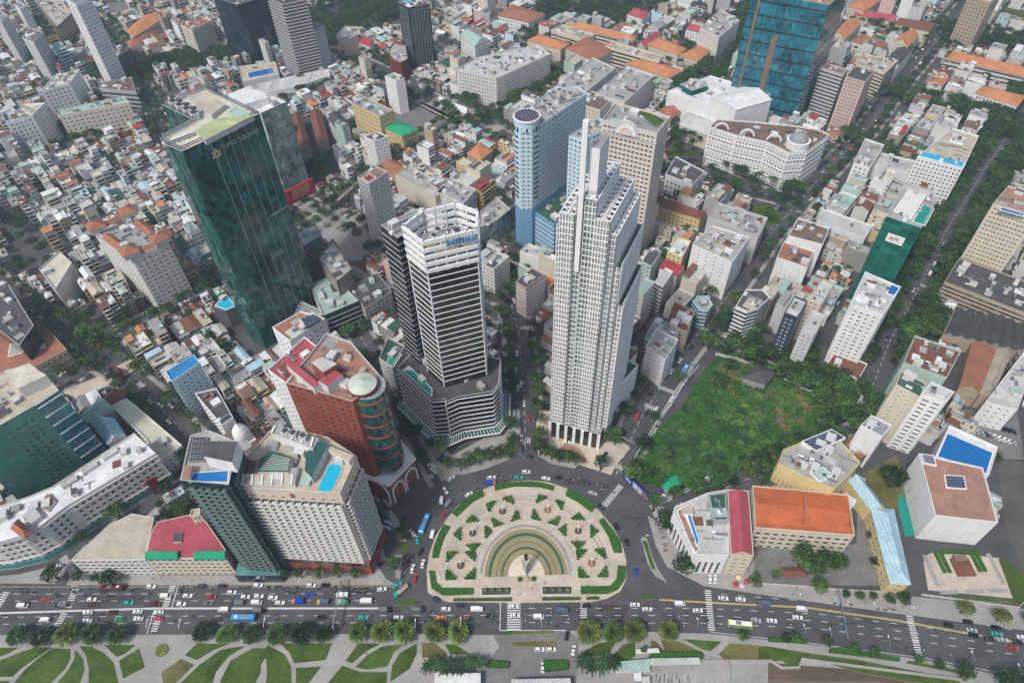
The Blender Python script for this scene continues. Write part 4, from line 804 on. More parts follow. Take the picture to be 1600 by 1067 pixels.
 ('hotel_block','light blue hotel with a bright blue canopy roof, above the tree-lined street at left','hotel',[(268,596),(312,566),(302,553),(258,580)],34,'paleblue','blue',PW(1.6,1.3,3.2,3.3),'flat',0),
 ('narrow_house','white house with balconies and roof plants below the light blue hotel','building',[(346,664),(364,652),(338,606),(304,614)],24,'white','dark',PW(1.4,1.2,3.2,3.2),'flat',4),
 ('office_block','long bent building with pale cream and grey metal roofs, along the street at left','building',[(175,634),(228,686),(247,722),(284,695),(222,642),(197,622)],13,'white','cream',PW(),'flat',1),
 ('hall','hall with a pale green metal roof beside the small maroon roofed house, left','building',[(127,648),(136,660),(178,640),(156,622)],12,'palegrey','green',None,'gable',0),
 ('office_block','low hall with a teal grey metal roof, behind the long white curved hotel','building',[(168,694),(196,682),(178,654),(142,660)],12,'palegrey','skyblue',None,'gable',0),
 ('villa','small corner house with a maroon hipped roof at the street junction, left','building',[(160,624),(172,632),(200,616),(178,606)],9,'cream','rust',None,'hip',0),
 ('civic_building','old stone building with a red orange courtyard roof at the left edge','building',[(-40,600),(20,590),(104,546),(84,524),(30,480),(-40,520)],15,'tan','redtile',PW(1.5,2.2,3.4,5),'flat',0),
 ('office_block','old office block with rust brown walls and flat roof, right of the dark green tower','building',[(497,402),(526,440),(550,420),(520,372)],34,'brown','concrete',PW(1.8,1.2,2.8,3.),'flat',4),
 ('apartment_block','concrete apartment block with dense balconies and a stained roof, right of the dark green tower','building',[(464,362),(474,384),(502,366),(492,348)],34,'concrete','light',RB(1.2,3.),'flat',3),
 ('office_block','dark shop block with balconies and ragged roofs between the green tower and the banded hotel','building',[(546,448),(570,482),(612,456),(590,426)],20,'concrete','dark',PW(),'flat',5),
 ('slab_tower','slim white tower with a blank grey side and ribbed balcony front, upper middle','tower',[(558,277),(576,287),(606,268),(586,258)],58,'palegrey','terrace',('p',2.,1.2,3.2,3.2,'wall_white','pane'),'flat',2),
 ('office_block','old cream office block with small windows behind the banded hotel tower','building',[(617,272),(680,308),(700,292),(640,258)],24,'cream','concrete',PW(1.2,1.,3.4,3.4),'flat',4),
 ('apartment_block','long white apartment block behind the banded hotel tower','building',[(682,300),(724,318),(744,296),(704,276)],24,'offwhite','concrete',PW(1.2,1.2,4,3.4),'flat',4),
 ('glass_front_block','building with a slanted grey glass front just right of the banded hotel crown','building',[(748,356),(776,344),(798,326),(776,308),(750,330)],20,'curtain_pale','concrete',None,'flat',4),
 ('narrow_house','pink and white striped house beside the street between the two main towers','building',[(806,440),(822,450),(852,428),(832,418)],28,'pink','dark',RB(.8,3.2,'wall_white'),'flat',3),
 ('narrow_house','white house with rows of arched balconies beside the street left of the finned tower','building',[(752,412),(772,420),(796,400),(776,392)],24,'offwhite','light',PW(1.6,1.2,3,3.2),'flat',3),
 ('office_block','white block with a bare roof and orange patch left of the finned tower top','building',[(812,392),(862,412),(862,396),(826,380)],16,'white','light',None,'flat',2),
 ('museum_block','low pale block with plants on its roof left of the banded hotel podium','building',[(592,560),(612,572),(632,540),(606,526)],22,'offwhite','darkgreen',PW(),'flat',2),
 ('dark_block','dark glass block cut by the left edge','building',[(-40,486),(30,540),(52,508),(10,440),(-40,440)],28,'curtain_navy','dark',None,'flat',4),
 ('roof_pool_block','dark block with a blue and white roof pool beside the dark green tower','building',[(330,478),(352,486),(372,478),(350,454)],16,'darkgrey','terrace',None,'flat',1),
 ('sawtooth_hall','great hall with rows of black pitched roofs, near the right edge','building',[(1474,522),(1640,560),(1640,508),(1492,482)],11,'tan','dark',None,'flat',0),
 ('pool_podium','podium with a long blue roof pool at the foot of the dark blue glass tower','building',[(378,128),(436,116),(430,96),(372,104)],12,'offwhite','tan',None,'flat',1),
 ('long_tent','long white marquee tent on the square beside the boulevard hotel','tent',[(684,160),(728,178),(732,172),(690,153)],5,'white','white',None,'gable',0),
 ('stage','dark scaffold stage beside the plain white windowless block','stage',[(634,128),(662,142),(672,132),(646,116)],10,'darkgrey','dark',None,'flat',3),
 ('kiosk','red and black kiosk on the pale square at the street junction, left','kiosk',[(171,584),(186,588),(186,574),(172,571)],6,'maroon','dark',None,'flat',0),
 ('rusty_complex','warehouse row under red brown tin roofs beside the junction, upper middle','building',[(590,258),(620,276),(640,262),(608,246)],9,'tan','redtile',None,'gable',0),
]
BO = {}
for name, label, cat, px, h, wall, rf, st, top, cl in BIG:
    if isinstance(h, tuple): h = HG(px[0], h)
    gw = wall in MT
    if rf == 'tin': MT.setdefault('roof_tin', MT['tin_ribs'])
    r = H(name, label, cat, px, h, wall, rf, st, cl, top=top, glassw=gw, th=(4. if h < 20 else 5.) if len(px) == 4 else 4., hero=None)
    BO[label[:28]] = r
def bo(s): return next(v for k, v in BO.items() if s in k)
root, org, p, h = bo('great hall with rows of bl')
a, b = Vector(P(1474,522,h).xy), Vector(P(1640,560,h).xy); c_, d_ = Vector(P(1492,482,h).xy), Vector(P(1640,508,h).xy)
for k in range(9):
    q = MB(); t0, t1 = k/9, (k+.96)/9; gable(q, ccw([tuple(a.lerp(b,t0)),tuple(a.lerp(b,t1)),tuple(c_.lerp(d_,t1)),tuple(c_.lerp(d_,t0))]), h-.4, 2.6, 'roof_dark', 'wall_concrete', 0); q.build('roof_bay', root, org)
# pyramids on the white hotel
root, org, p, h = bo('white hotel with terracotta')
for i in range(4):
    c = Vector(p[i])*.82+Vector(org[:2])*.18; e = math.atan2(p[1][1]-p[0][1], p[1][0]-p[0][0]); q = MB(); s = 5.2
    q.box((c.x,c.y,h+1.5), (2*s,2*s,3), 'wall_offwhite', e); hip(q, ccw([(c.x+s*math.cos(e+math.pi/4+k*math.pi/2)*1.41, c.y+s*math.sin(e+math.pi/4+k*math.pi/2)*1.41) for k in range(4)]), h+3, 3.6, 'roof_redtile'); q.build('corner_pavilion', root, org)
q = MB(); m = [Vector(a).lerp(Vector(org[:2]),.1) for a in p]; 
for i in (1,2,3,0):
    a, b = m[i], m[(i+1)%4]; mm = a.lerp(b,.3), a.lerp(b,.7); e = (b-a).normalized(); nn = Vector((e.y,-e.x)); gable(q, ccw([tuple(mm[0]+nn*2),tuple(mm[1]+nn*2),tuple(mm[1]-nn*4),tuple(mm[0]-nn*4)]), h-.5, 2.6, 'roof_redtile', 'wall_offwhite')
q.build('tiled_roof', root, org)
# dome of the curved hotel
root, org, p, h = bo('large curved white hotel')
c = P(1249,216,h+6); q = MB(); q.cyl(c, 9, h-1, h+5, 'wall_white', 24); q.build('dome_base', root, org); q = MB()
for k in range(7): a, b = k*math.pi/14, (k+1)*math.pi/14; q.cyl(c, 7.4*math.cos(a), h+5+5.5*math.sin(a), h+5+5.5*math.sin(b), 'roof_grey', 24, 7.4*math.cos(b))
q.build('dome', root, org, True)
for px_ in ((1128,200),(1168,210),(1210,218)):
    a = P(*px_, h+1); q = MB()
    for t in range(8): t0, t1 = math.pi*t/8, math.pi*(t+1)/8; q.bar((a.x+5*math.cos(t0),a.y-1.6*math.cos(t0),h+5*math.sin(t0)),(a.x+5*math.cos(t1),a.y-1.6*math.cos(t1),h+5*math.sin(t1)),1.3,'wall_white')
    q.build('roof_arch', root, org)
for zz in range(6, 33, 5): q = ring_mesh(p, zz, zz+.45, .4, 'wall_white'); q.build('cornice', root, org)
# teal tower strips
root, org, p, h = bo('tall teal glass tower')
a, b = Vector(P(1175,-12,h).xy), Vector(P(1296,8,h).xy); e = (b-a).normalized(); nn = Vector((e.y,-e.x)); L = (b-a).length
for t, w_, hh in ((.12,2.2,108),(.44,4.6,78)): q = MB(); c = a+e*L*t+nn*.1; q.box((c.x,c.y,hh/2), (w_,.8,hh), 'wall_brown', math.atan2(e.y,e.x)); q.build('stone_strip', root, org)
for zz in range(14, 106, 11): q = ring_mesh(p, zz, zz+1.1, .3, 'curtain_navy'); q.build('dark_storey', root, org)
# pools, courts and lawns on roofs
def roofpatch(key, px_, m, nm, dz=.25):
    root, org, p, h = bo(key); pq = poly(px_, h); q = MB()
    q.prism(off(pq,.5), h-1.2, h-1.1+dz, 'wall_white', 'wall_white'); o = q.build('roof_deck', root, org); q = MB(); q.face([(*a,h-1.05+dz) for a in pq], m); q.build(nm, o, org)
roofpatch('cream hotel with a long turq', [(1438,242),(1504,260),(1508,252),(1442,235)], 'pool', 'pool')
roofpatch('white hotel with paired wind', [(1388,456),(1398,460),(1406,448),(1394,443)], 'pool_deep', 'pool')
roofpatch('slanting cream tower', [(1564,326),(1600,336),(1602,330),(1567,321)], 'pool_deep', 'pool')
roofpatch('dark patterned hotel tower', [(630,1),(638,5),(644,2),(636,-2)], 'pool', 'pool')
roofpatch('podium with a long blue roo', [(388,121),(428,113),(425,105),(387,113)], 'pool_deep', 'pool')
roofpatch('low pale block with plants', [(604,566),(614,571),(626,552),(614,546)], 'pool_teal', 'pool')
roofpatch('dark block with a blue and w', [(336,476),(352,482),(366,476),(352,460)], 'pool', 'pool')
roofpatch('white building with a vivid ', [(1467,711),(1542,738),(1552,706),(1482,676)], 'pool_deep', 'court')
roofpatch('tower wrapped in green const', [(1428,344),(1446,350),(1460,324),(1444,318)], 'pool_teal', 'roof_tank')
roofpatch('square white modern block wi', [(1481,760),(1510,762),(1506,744),(1478,742)], 'solar', 'skylight', .7)
roofpatch('square white modern block wi', [(1444,722),(1462,726),(1458,712),(1441,710)], 'metal', 'machine_row', 1.2)
roofpatch('old stone building with a re', [(12,555),(68,540),(52,510),(20,505)], 'roof_concrete', 'courtyard')
roofpatch('white wedge office with blac', [(1059,797),(1066,793),(1092,856),(1086,862)], 'roof_terrace', 'terrace_planter')
roofpatch('white wedge office with blac', [(1070,792),(1074,791),(1092,846),(1089,852)], 'roof_blue', 'sign_panel', 1.5)
roofpatch('slim white tower with a blan', [(566,277),(576,283),(586,276),(576,270)], 'roof_red', 'red_deck')
roofpatch('tower wrapped in green const', [(1398,330),(1424,340),(1446,306),(1420,298)], 'wall_offwhite', 'roof_slab', 1.6)
roofpatch('cream building with ribbed s', [(1254,692),(1274,706),(1318,686),(1298,674)], 'solar', 'glass_awning', 2.6)
roofpatch('cream building with ribbed s', [(1268,738),(1282,752),(1300,742),(1286,730)], 'roof_green', 'metal_roof', 1.)
# orange roof of the school: pitched sheets with a middle gutter
root, org, p, h = bo('cream school with arched gal')
q = MB()
for a in (([(1181,816),(1252,822),(1254,766),(1180,762)]),([(1258,822),(1328,832),(1320,776),(1260,767)])): gable(q, poly(a, h+.4), h-.2, 2.2, 'roof_vermilion', 'wall_cream', 0)
q.build('tiled_roof', root, org)
root, org, p, h = bo('cream building with a long d'); q = MB(); gable(q, off(p,-.8), h-.3, 2.2, 'roof_pinkred', 'wall_cream', 0); q.build('metal_roof', root, org)
# lettering on the netted tower, and the red hoarding
root, org, p, h = bo('tower wrapped in green const'); a, b = Vector(P(1385,338,h).xy), Vector(P(1440,356,h).xy); e = (b-a).normalized(); nn = Vector((e.y,-e.x))
c = a+e*((b-a).length*.5)+nn*.5; q = MB(); q.box((c.x,c.y,h-13), (10,.3,6), 'white_paint', math.atan2(e.y,e.x)); q.build('banner', root, org)
s = c-e*3.9+nn*.25; text('API', 4.0, (s.x,s.y,h-14.2), math.atan2(e.y,e.x), 'roof_red', root, 'banner_lettering', .08, shear=.2)
glass('roof_red_ad', (.55,.02,.06), (.60,.03,.10), (.5,.02,.08), 4, 4, .02, .6, .15, .2)
a, b = P(448,306,0), P(492,288,0); a = P(449,322,5).xy; b = P(493,298,5).xy; e = (b-a).normalized(); nn = Vector((e.y,-e.x))
root = empty('billboard', (a.x,a.y,0), 'large red billboard with lines of yellow print beside the dark green tower', 'billboard'); q = MB(); c = (a+b)/2
q.box((c.x,c.y,11), ((b-a).length,1.2,13), 'roof_red_ad', math.atan2(e.y,e.x)); q.build('panel', root, (a.x,a.y,0)); q = MB()
for t in (.15,.5,.85): u = a.lerp(b,t)-nn*1; q.box((u.x,u.y,6), (.5,.5,12), 'metal_dark')
q.build('post', root, (a.x,a.y,0)); s = a+e*7+nn*.75
r9 = random.Random(3)
for k, (z_, m_, sz) in enumerate(((15.4,'paint_yellow',.7),(13.6,'paint_yellow',1.3),(11.4,'paint_yellow',1.2),(9.4,'wall_pink',.6),(8.2,'wall_pink',.6))):
    t_ = 0; q = MB()
    while t_ < 17-k: L_ = r9.uniform(.5,1.6); c = s+e*(t_+L_/2); q.box((c.x,c.y,z_), (L_,.12,sz), m_, math.atan2(e.y,e.x)); t_ += L_+.45
    q.build('text_line', root, (a.x,a.y,0))
mark(ccw([tuple(a+nn*16),tuple(b+nn*16),tuple(b-nn*3),tuple(a-nn*3)]), 2)
# ================================================================== ground, streets, park
mb = MB(); mb.face([(-4000,-900,0),(4000,-900,0),(4000,6000,0),(-4000,6000,0)], 'asphalt'); struct('ground', mb)
def strip(pts, w0, w1, z, m, mb, z0=None):      # band between two offsets of a polyline (world points)
    n = len(pts); L = []
    for i in range(n):
        a = Vector(pts[max(0,i-1)]); b = Vector(pts[min(n-1,i+1)]); e = (b-a).normalized(); L.append(Vector((-e.y,e.x)))
    for i in range(n-1):
        a, b = Vector(pts[i]), Vector(pts[i+1]); q = [a+L[i]*w1, a+L[i]*w0, b+L[i+1]*w0, b+L[i+1]*w1]
        if z0 is None: mb.face([(c.x,c.y,z) for c in q], m)
        else: mb.prism(ccw([tuple(c) for c in q]), z0, z, 'kerb', m)
def dens(pts, step):
    r = []
    for a, b in zip(pts[:-1], pts[1:]):
        a, b = Vector(a), Vector(b); n = max(1, int((b-a).length/step)); r += [a.lerp(b, k/n) for k in range(n)]
    return r+[Vector(pts[-1])]
ST = [ # name, pixels, width in metres, tree density, traffic
 ('a',[(962,742),(1000,655),(1060,560),(1130,470),(1200,370),(1270,290),(1345,215),(1395,147),(1512,5),(1570,-70)],17,.55,1),
 ('b',[(1335,652),(1365,600),(1390,534),(1440,442),(1475,367),(1537,267),(1600,175),(1700,40)],17,1.6,1),
 ('c',[(1030,812),(1100,776),(1200,735),(1270,698),(1335,652)],13,.8,.6),
 ('d',[(822,716),(818,600),(810,520),(798,472),(782,440)],17,.8,1.3),
 ('e',[(700,760),(650,672),(606,596),(560,520),(540,480)],13,.5,.7),
 ('f',[(20,640),(110,590),(160,545),(215,507),(337,447),(430,390),(520,335),(612,252),(720,190)],13,1.,1),
 ('g',[(-80,360),(0,450),(60,500),(120,540),(180,575),(240,625),(300,690),(345,735)],16,.9,1),
 ('h',[(100,912),(150,858),(200,815),(260,765),(310,715)],9,.2,.3),
 ('i',[(618,870),(604,810),(560,762),(500,700)],10,.4,.8),
 ('j',[(170,40),(205,90),(225,130),(250,200),(262,230)],12,.9,1.3),
 ('j2',[(100,150),(150,125),(210,112),(300,104),(440,84)],11,1.4,.7),
 ('k',[(440,40),(507,72),(600,115),(660,150),(725,183),(800,225)],22,.8,2.),
 ('l',[(720,190),(800,150),(875,100),(905,82)],26,1.4,1.2),
 ('m',[(1230,-40),(1165,40),(1112,118),(1070,150)],12,1.6,.8),
 ('n',[(790,48),(880,84),(980,125),(1075,152)],11,.3,.7),
 ('o',[(1040,262),(1110,268),(1180,300),(1245,315)],16,1.2,.7),
 ('p',[(1120,525),(1200,556),(1280,596),(1340,648)],7,1.6,.2),
 ('q',[(1442,402),(1520,432),(1640,480)],11,1.,.7),
 ('r',[(740,380),(800,338),(830,312)],12,.7,.6),
 ('s',[(560,360),(620,400),(700,440),(790,470)],10,.6,.6),
 ('t',[(1330,222),(1420,262),(1500,300)],9,.8,.5),
 ('u',[(590,390),(540,350),(470,310),(440,290)],13,.6,1.),
 ('v',[(440,84),(520,60),(600,20),(660,-20)],12,1.5,.5),
 ('w',[(1395,147),(1440,165),(1560,200),(1640,230)],8,1.6,.3),
 ('x',[(1290,150),(1330,222)],10,1.2,.6),
]
STW = {n: ([P(*q).xy for q in px], w, tr, tf) for n, px, w, tr, tf in ST}
mark([(-900,0),(900,0),(900,96),(330,96),(150,108),(-20,122),(-900,136)])
MAIN = [(-420,905),(0,911),(104,914),(430,914),(640,914),(612,905),(600,880),(596,850),(608,800),(632,778),(690,752),(760,722),(840,712),(905,726),(955,742),(985,765),(1012,805),(1024,850),(1042,885),(1100,915),(1200,930),(1400,958),(1600,984),(2050,1060),(2050,1180),(1600,1062),(1440,1030),(1310,1012),(1110,990),(950,985),(888,985),(770,992),(640,990),(0,992),(-420,990)]
mw = poly(MAIN); mark(mw, 2)
for n, (pts, w, tr, tf) in STW.items():
    for a, b in zip(pts[:-1], pts[1:]):
        e = (b-a).normalized(); nn = Vector((-e.y,e.x))*(w/2+(3 if tr < 1.3 else 9)); a2 = a-e*3; b2 = b+e*3
        mark(ccw([tuple(a2+nn),tuple(a2-nn),tuple(b2-nn),tuple(b2+nn)]))
def on_street(c, skip, marg=.5):
    for n, (pts, w, tr, tf) in STW.items():
        if n == skip: continue
        for a, b in zip(pts[:-1], pts[1:]):
            ab = b-a; t = max(0, min(1, (c-a).dot(ab)/ab.length_squared))
            if (a+ab*t-c).length < w/2+marg: return True
    return inside(c.x, c.y, mw)
k = 0
for n, (pts, w, tr, tf) in STW.items():
    k += 1; d = dens(pts, 4.); pv = MB(); lm = MB()
    for s in (-1, 1):
        for i in range(len(d)-1):
            e = (d[i+1]-d[i]).normalized(); nn = Vector((-e.y,e.x)); c = (d[i]+d[i+1])/2+nn*s*(w/2+1.5)
            if on_street(c, n): continue
            a0, a1 = (w/2, w/2+2.8) if s > 0 else (-w/2-2.8, -w/2)
            q = [d[i]+nn*a1, d[i]+nn*a0, d[i+1]+nn*a0, d[i+1]+nn*a1]; pv.prism(ccw([tuple(x) for x in q]), 0, .13+.004*k, 'kerb', 'pave')
    if pv.f: struct('pavement', pv)
    if w >= 10:
        d2 = dens(pts, 1.5)
        for i in range(0, len(d2)-2, 4):
            if on_street(d2[i], n): continue
            strip([d2[i],d2[i+2]], -.12, .12, .02+.001*k, 'paint', lm)
        if lm.f: struct('road_marking', lm)
# big pavements beside the main road
slab('pavement', [(104,914),(112,893),(150,899),(430,899),(445,893),(590,884),(604,905),(622,914)], 0, .22, 'pave')
slab('pavement', [(-420,905),(-420,880),(0,900),(30,897),(84,884),(96,898),(86,912),(0,911)], 0, .215, 'pave')
slab('pavement', [(1012,805),(1050,830),(1060,862),(1180,872),(1190,906),(1560,946),(1700,965),(1700,1000),(1600,984),(1400,958),(1200,930),(1100,915),(1042,885),(1024,850)], 0, .225, 'pave')
slab('pavement', [(840,712),(905,726),(955,742),(962,728),(985,700),(945,668),(850,640),(838,660)], 0, .22, 'pave_light')
slab('pavement', [(690,752),(760,722),(815,710),(812,640),(790,640),(786,668),(706,712),(650,650),(640,660)], 0, .22, 'pave')
mb = MB(); mb.face([(*a,.26) for a in poly([(868,706),(884,692),(905,700),(920,722),(912,726),(896,708),(884,702),(874,712)])], 'roof_terrace'); struct('driveway', mb)
slab('traffic_island', [(720,742),(712,730),(760,704),(806,700),(804,714),(760,732)], 0, .2, 'pave')
slab('traffic_island', [(842,712),(848,702),(880,708),(905,724),(898,732),(860,724)], 0, .24, 'pave')
for px in ([(612,945),(645,933),(652,945)], [(993,937),(1008,926),(1032,935)]):
    slab('traffic_island', px if len(px) > 3 else px+[px[0]], 0, .2, 'grass')
slab('traffic_island', [(1001,842),(1006,838),(1011,842),(1020,872),(1028,888),(1042,910),(1024,900),(1012,880)], 0, .2, 'pave'); slab('lawn', [(1004,845),(1010,845),(1024,890),(1018,888)], .2, .35, 'grass', 'grass')
slab('traffic_island', [(626,850),(632,847),(640,850),(634,870),(628,866)], 0, .2, 'grass')
for px in ([(612,820),(622,817),(636,846),(622,846)],[(616,868),(630,866),(626,904),(618,902)]): slab('traffic_island', px, 0, .2, 'pave')
# markings on the main road
def line(px, w, m='paint', z=.03, dash=0):
    pts = [P(*q).xy for q in px]; mb = MB()
    if not dash: strip(pts, -w/2, w/2, z, m, mb)
    else:
        d = dens(pts, 1.)
        for i in range(0, len(d)-3, dash): strip([d[i],d[min(len(d)-1,i+3)]], -w/2, w/2, z, m, mb)
    struct('road_marking', mb)
line([(-300,955),(0,957),(240,949.5),(600,949.5)], .45); line([(-300,958),(0,958.6),(240,951.2),(600,951)], .3, z=.031)
line([(1030,936),(1100,940),(1260,948),(1400,968),(1600,1004),(1800,1040)], .3, 'paint_yellow'); line([(1030,937.4),(1100,941.4),(1260,949.6),(1400,969.6),(1600,1005.6),(1800,1042)], .3, 'paint_yellow', .031)
for dy in (928,939): line([(-200,dy),(600,dy-1)], .22, dash=8)
for dy in (961,972): line([(-200,dy+4),(300,dy+1),(760,dy)], .22, dash=8)
for dy in (950,961,972): line([(800,dy),(960,dy)], .22, dash=8)
for dy in (953,964,976): line([(960,dy-3),(1100,dy-3),(1280,dy+6),(1440,dy+26),(1600,dy+48),(1800,dy+84)], .22, dash=8)
for dy in (936,): line([(1100,dy-10),(1280,dy+4),(1440,dy+24),(1600,dy+50),(1800,dy+84)], .22, dash=8)
line([(-300,914.5),(100,917),(640,916)], .2, 'paint_yellow'); line([(278,915),(268,949)], .35); line([(782,941),(781,985)], .35); line([(1110,987),(1300,1009),(1440,1027),(1600,1058)], .2)
line([(888,984.5),(782,984.5)],.35); line([(241,952),(229,990)], .35)
mb = MB(); r_ = random.Random(5); xs = [a[0] for a in mw]; ys = [a[1] for a in mw]; k = 0
while k < 70:
    x, y = r_.uniform(-300,330), r_.uniform(min(ys),max(ys))
    if inside(x, y, off(mw,-5)): k += 1; mb.box((x,y,.008), (r_.uniform(2,16),r_.uniform(.5,3.2),.004+.0001*k), r_.choice(('asphalt_old','asphalt_old','asphalt_new')), r_.uniform(-.1,.06))
struct('road_patch', mb)
def zebra(a, b, wd, m='paint', ln=.5, gap=1.1):
    A, B = P(*a).xy, P(*b).xy; e = (B-A).normalized(); nn = Vector((-e.y,e.x)); L = (B-A).length; mb = MB(); t = 0
    while t < L: 
        q = [A+e*t-nn*wd/2, A+e*(t+ln)-nn*wd/2, A+e*(t+ln)+nn*wd/2, A+e*t+nn*wd/2]; mb.face([(*c,.035) for c in q], m); t += gap
    struct('crosswalk', mb)
for a, b, wd in (((803,942),(803,984),6.5),((912,942),(912,967),3),((1106,922),(1112,985),3),((1420,958),(1438,1030),3),((118,920),(106,948),3.4),((100,958),(90,976),3.4),((270,915),(258,948),3),((246,970),(240,986),3),
   ((944,790),(971,758),3.2),((942,716),(972,732),3.2),((98,870),(118,900),3.4),((10,925),(-6,950),3.4),((819,686),(819,695),1),((1030,604),(1060,616),3),((1008,632),(1028,641),3),((1098,514),(1140,528),3),((608,800),(622,820),3),((664,750),(676,742),3),
   ((812,688),(828,688),4),((1245,330),(1275,342),3),((1022,800),(1032,812),3),((1337,628),(1352,630),3),((1322,660),(1336,670),3),((1465,405),(1480,410),3),((1440,446),(1456,450),3),((215,598),(225,604),3),((812,512),(826,512),3)):
    zebra(a, b, wd)
# ---------------------------------------------------------------- half-round plaza
def zp(x, y): return (660+x/4.848, 740+y/4.848)
PZ = [zp(*q) for q in ((40,900),(32,740),(50,620),(100,470),(180,350),(260,250),(380,160),(520,95),(680,60),(800,52),(960,66),(1090,110),(1230,190),(1340,280),(1440,400),(1510,520),(1545,660),(1545,800),(1500,890),(1400,945),(1280,972),(680,978),(200,972),(110,945))]
slab('plaza', PZ, 0, .3, 'pave_light'); mark(poly(PZ), 3)
PC = P(*zp(788,775)).xy; kx = (P(*zp(1110,775)).xy-PC).length       # centre of the half-round pond, its radius
def ysc(r): return 1.22 if r < kx else 1.22-.16*(r/kx-1)
def arc(r0, r1, a0, a1, z0, z1, m, ms=None, n=28, mb=None, cy=0.):
    mb = mb or MB(); q = []
    for i in range(n+1): a = a0+(a1-a0)*i/n; q.append((PC.x+r1*math.cos(a), PC.y+cy+r1*ysc(r1)*math.sin(a)))
    for i in range(n, -1, -1): a = a0+(a1-a0)*i/n; q.append((PC.x+r0*math.cos(a), PC.y+cy+r0*ysc(r0)*math.sin(a)))
    for i in range(n):
        mb.face([(*q[2*n+1-i],z1),(*q[i],z1),(*q[i+1],z1),(*q[2*n-i],z1)], m)
    mb.prism(q, z0, z1, ms or m); return mb
PI = math.pi; sy = R(-1.5)
for r0, r1, m in ((.42,.55,'water_green'),(.55,.60,'water_dark'),(.60,.70,'water_green'),(.70,.715,'water_dark'),(.715,.83,'water_green'),(.83,.90,'water_dark'),(.90,.99,'water_green')):
    struct('water', arc(kx*r0, kx*r1, 0, PI, .3, .36, m))
struct('pond_rim', arc(kx*.985, kx*1.02, -.0, PI, .3, .75, 'pave_light')); 
q = MB(); q.box((PC.x-kx*.7,PC.y-.3,.5), (kx*.62,.6,.4), 'pave_light'); q.box((PC.x+kx*.7,PC.y-.3,.5), (kx*.62,.6,.4), 'pave_light'); struct('pond_rim', q)
struct('statue_terrace', arc(0.01, kx*.43, 0, PI, .3, .6, 'pave_cream', n=24))
# paving bands and path lines
for r0, r1, m in ((1.03,1.10,'pave'),(1.86,1.9,'pave'),(1.97,2.0,'pave'),(1.22,1.235,'pave')): struct('paving_band', arc(kx*r0, kx*r1, .06, PI-.06, .3, .312, m, n=40))
# outer hedges
def hedge(px, label, z1=1.1, m='hedge', cat='hedge', group='clipped hedges round the plaza'):
    p = poly(px); c = (sum(a[0] for a in p)/len(p), sum(a[1] for a in p)/len(p), .2); mb = MB(); mb.prism(p, .2, z1, m, m)
    r = random.Random(len(px)*7+int(px[0][0]))
    xs = [a[0] for a in p]; ys = [a[1] for a in p]; A = abs(area(p)); k = 0
    for _ in range(int(A*3.2)):
        x, y = r.uniform(min(xs), max(xs)), r.uniform(min(ys), max(ys))
        if not inside(x, y, p): continue
        s = r.uniform(.25,.5); a = r.uniform(0,6); z = z1+r.uniform(-.05,.3)
        mb.face([(x+s*math.cos(a+t*2.1),y+s*math.sin(a+t*2.1),z+r.uniform(-.15,.15)) for t in range(3)], m)
    return tag(mb.build('hedge', None, c), label, cat, group)
HZ = [([(550,130),(548,95),(640,72),(800,62),(900,72),(998,98),(990,130),(880,104),(700,100)],'curved hedge strip at the top of the half-round plaza'),
 ([(262,330),(225,300),(300,225),(390,150),(450,128),(470,170),(380,220)],'curved hedge strip at the upper left of the plaza'),([(72,640),(85,560),(120,470),(160,390),(212,405),(160,500),(118,640)],'curved hedge strip on the left side of the plaza'),
 ([(1082,168),(1100,118),(1180,165),(1280,215),(1310,260),(1280,295),(1180,220)],'curved hedge strip at the upper right of the plaza'),([(1335,360),(1370,340),(1440,430),(1500,520),(1512,600),(1450,600),(1410,480)],'curved hedge strip on the right side of the plaza'),
 ([(50,740),(92,740),(105,830),(150,870),(385,870),(385,915),(160,925),(70,870)],'hooked hedge at the lower left corner of the plaza'),([(1478,700),(1540,705),(1535,800),(1480,880),(1400,912),(1200,912),(1200,858),(1420,855),(1470,800)],'hooked hedge at the lower right corner of the plaza'),
 ([(235,950),(675,945),(675,965),(235,968)],'long low straight hedge at the lower left edge of the plaza'),([(908,942),(1192,940),(1195,958),(908,962)],'low straight hedge at the lower right edge of the plaza'),([(1242,938),(1336,938),(1336,955),(1242,955)],'shortest low straight hedge at the lower right edge of the plaza')]
for px, lb in HZ: hedge([zp(*q) for q in px], lb, m='grass' if 'low' in lb and 'lower' in lb and 'hooked' not in lb else 'hedge')
BALLS = []
for px, lb in (([(446,866),(672,862),(668,918),(450,922)],'dark flower bed with four round shrubs, left of the steps to the statue'),([(905,856),(1130,856),(1130,914),(910,916)],'dark flower bed with four round shrubs, right of the steps to the statue')):
    p = poly([zp(*q) for q in px]); c = (sum(a[0] for a in p)/4, sum(a[1] for a in p)/4, .3); r_ = empty('flower_bed', c, lb, 'flower bed', 'dark beds below the statue')
    q = MB(); q.prism(off(p,.3), .3, .5, 'wall_white', 'wall_white'); q.build('border', r_, c); q = MB(); q.prism(p, .3, .62, 'roof_dark', 'roof_dark'); q.build('bed', r_, c)
    for t in range(4):
        u = P(*zp(px[0][0]+30+t*56, 888)); q = MB()
        for k in range(5): a, b = -PI/2+k*PI/5, -PI/2+(k+1)*PI/5; q.cyl(u, max(.02,1.15*math.cos(a)), 1.5+1.1*math.sin(a), 1.5+1.1*math.sin(b), 'leaf_gold', 12, max(.02,1.15*math.cos(b)))
        q.build('shrub', r_, c, True)
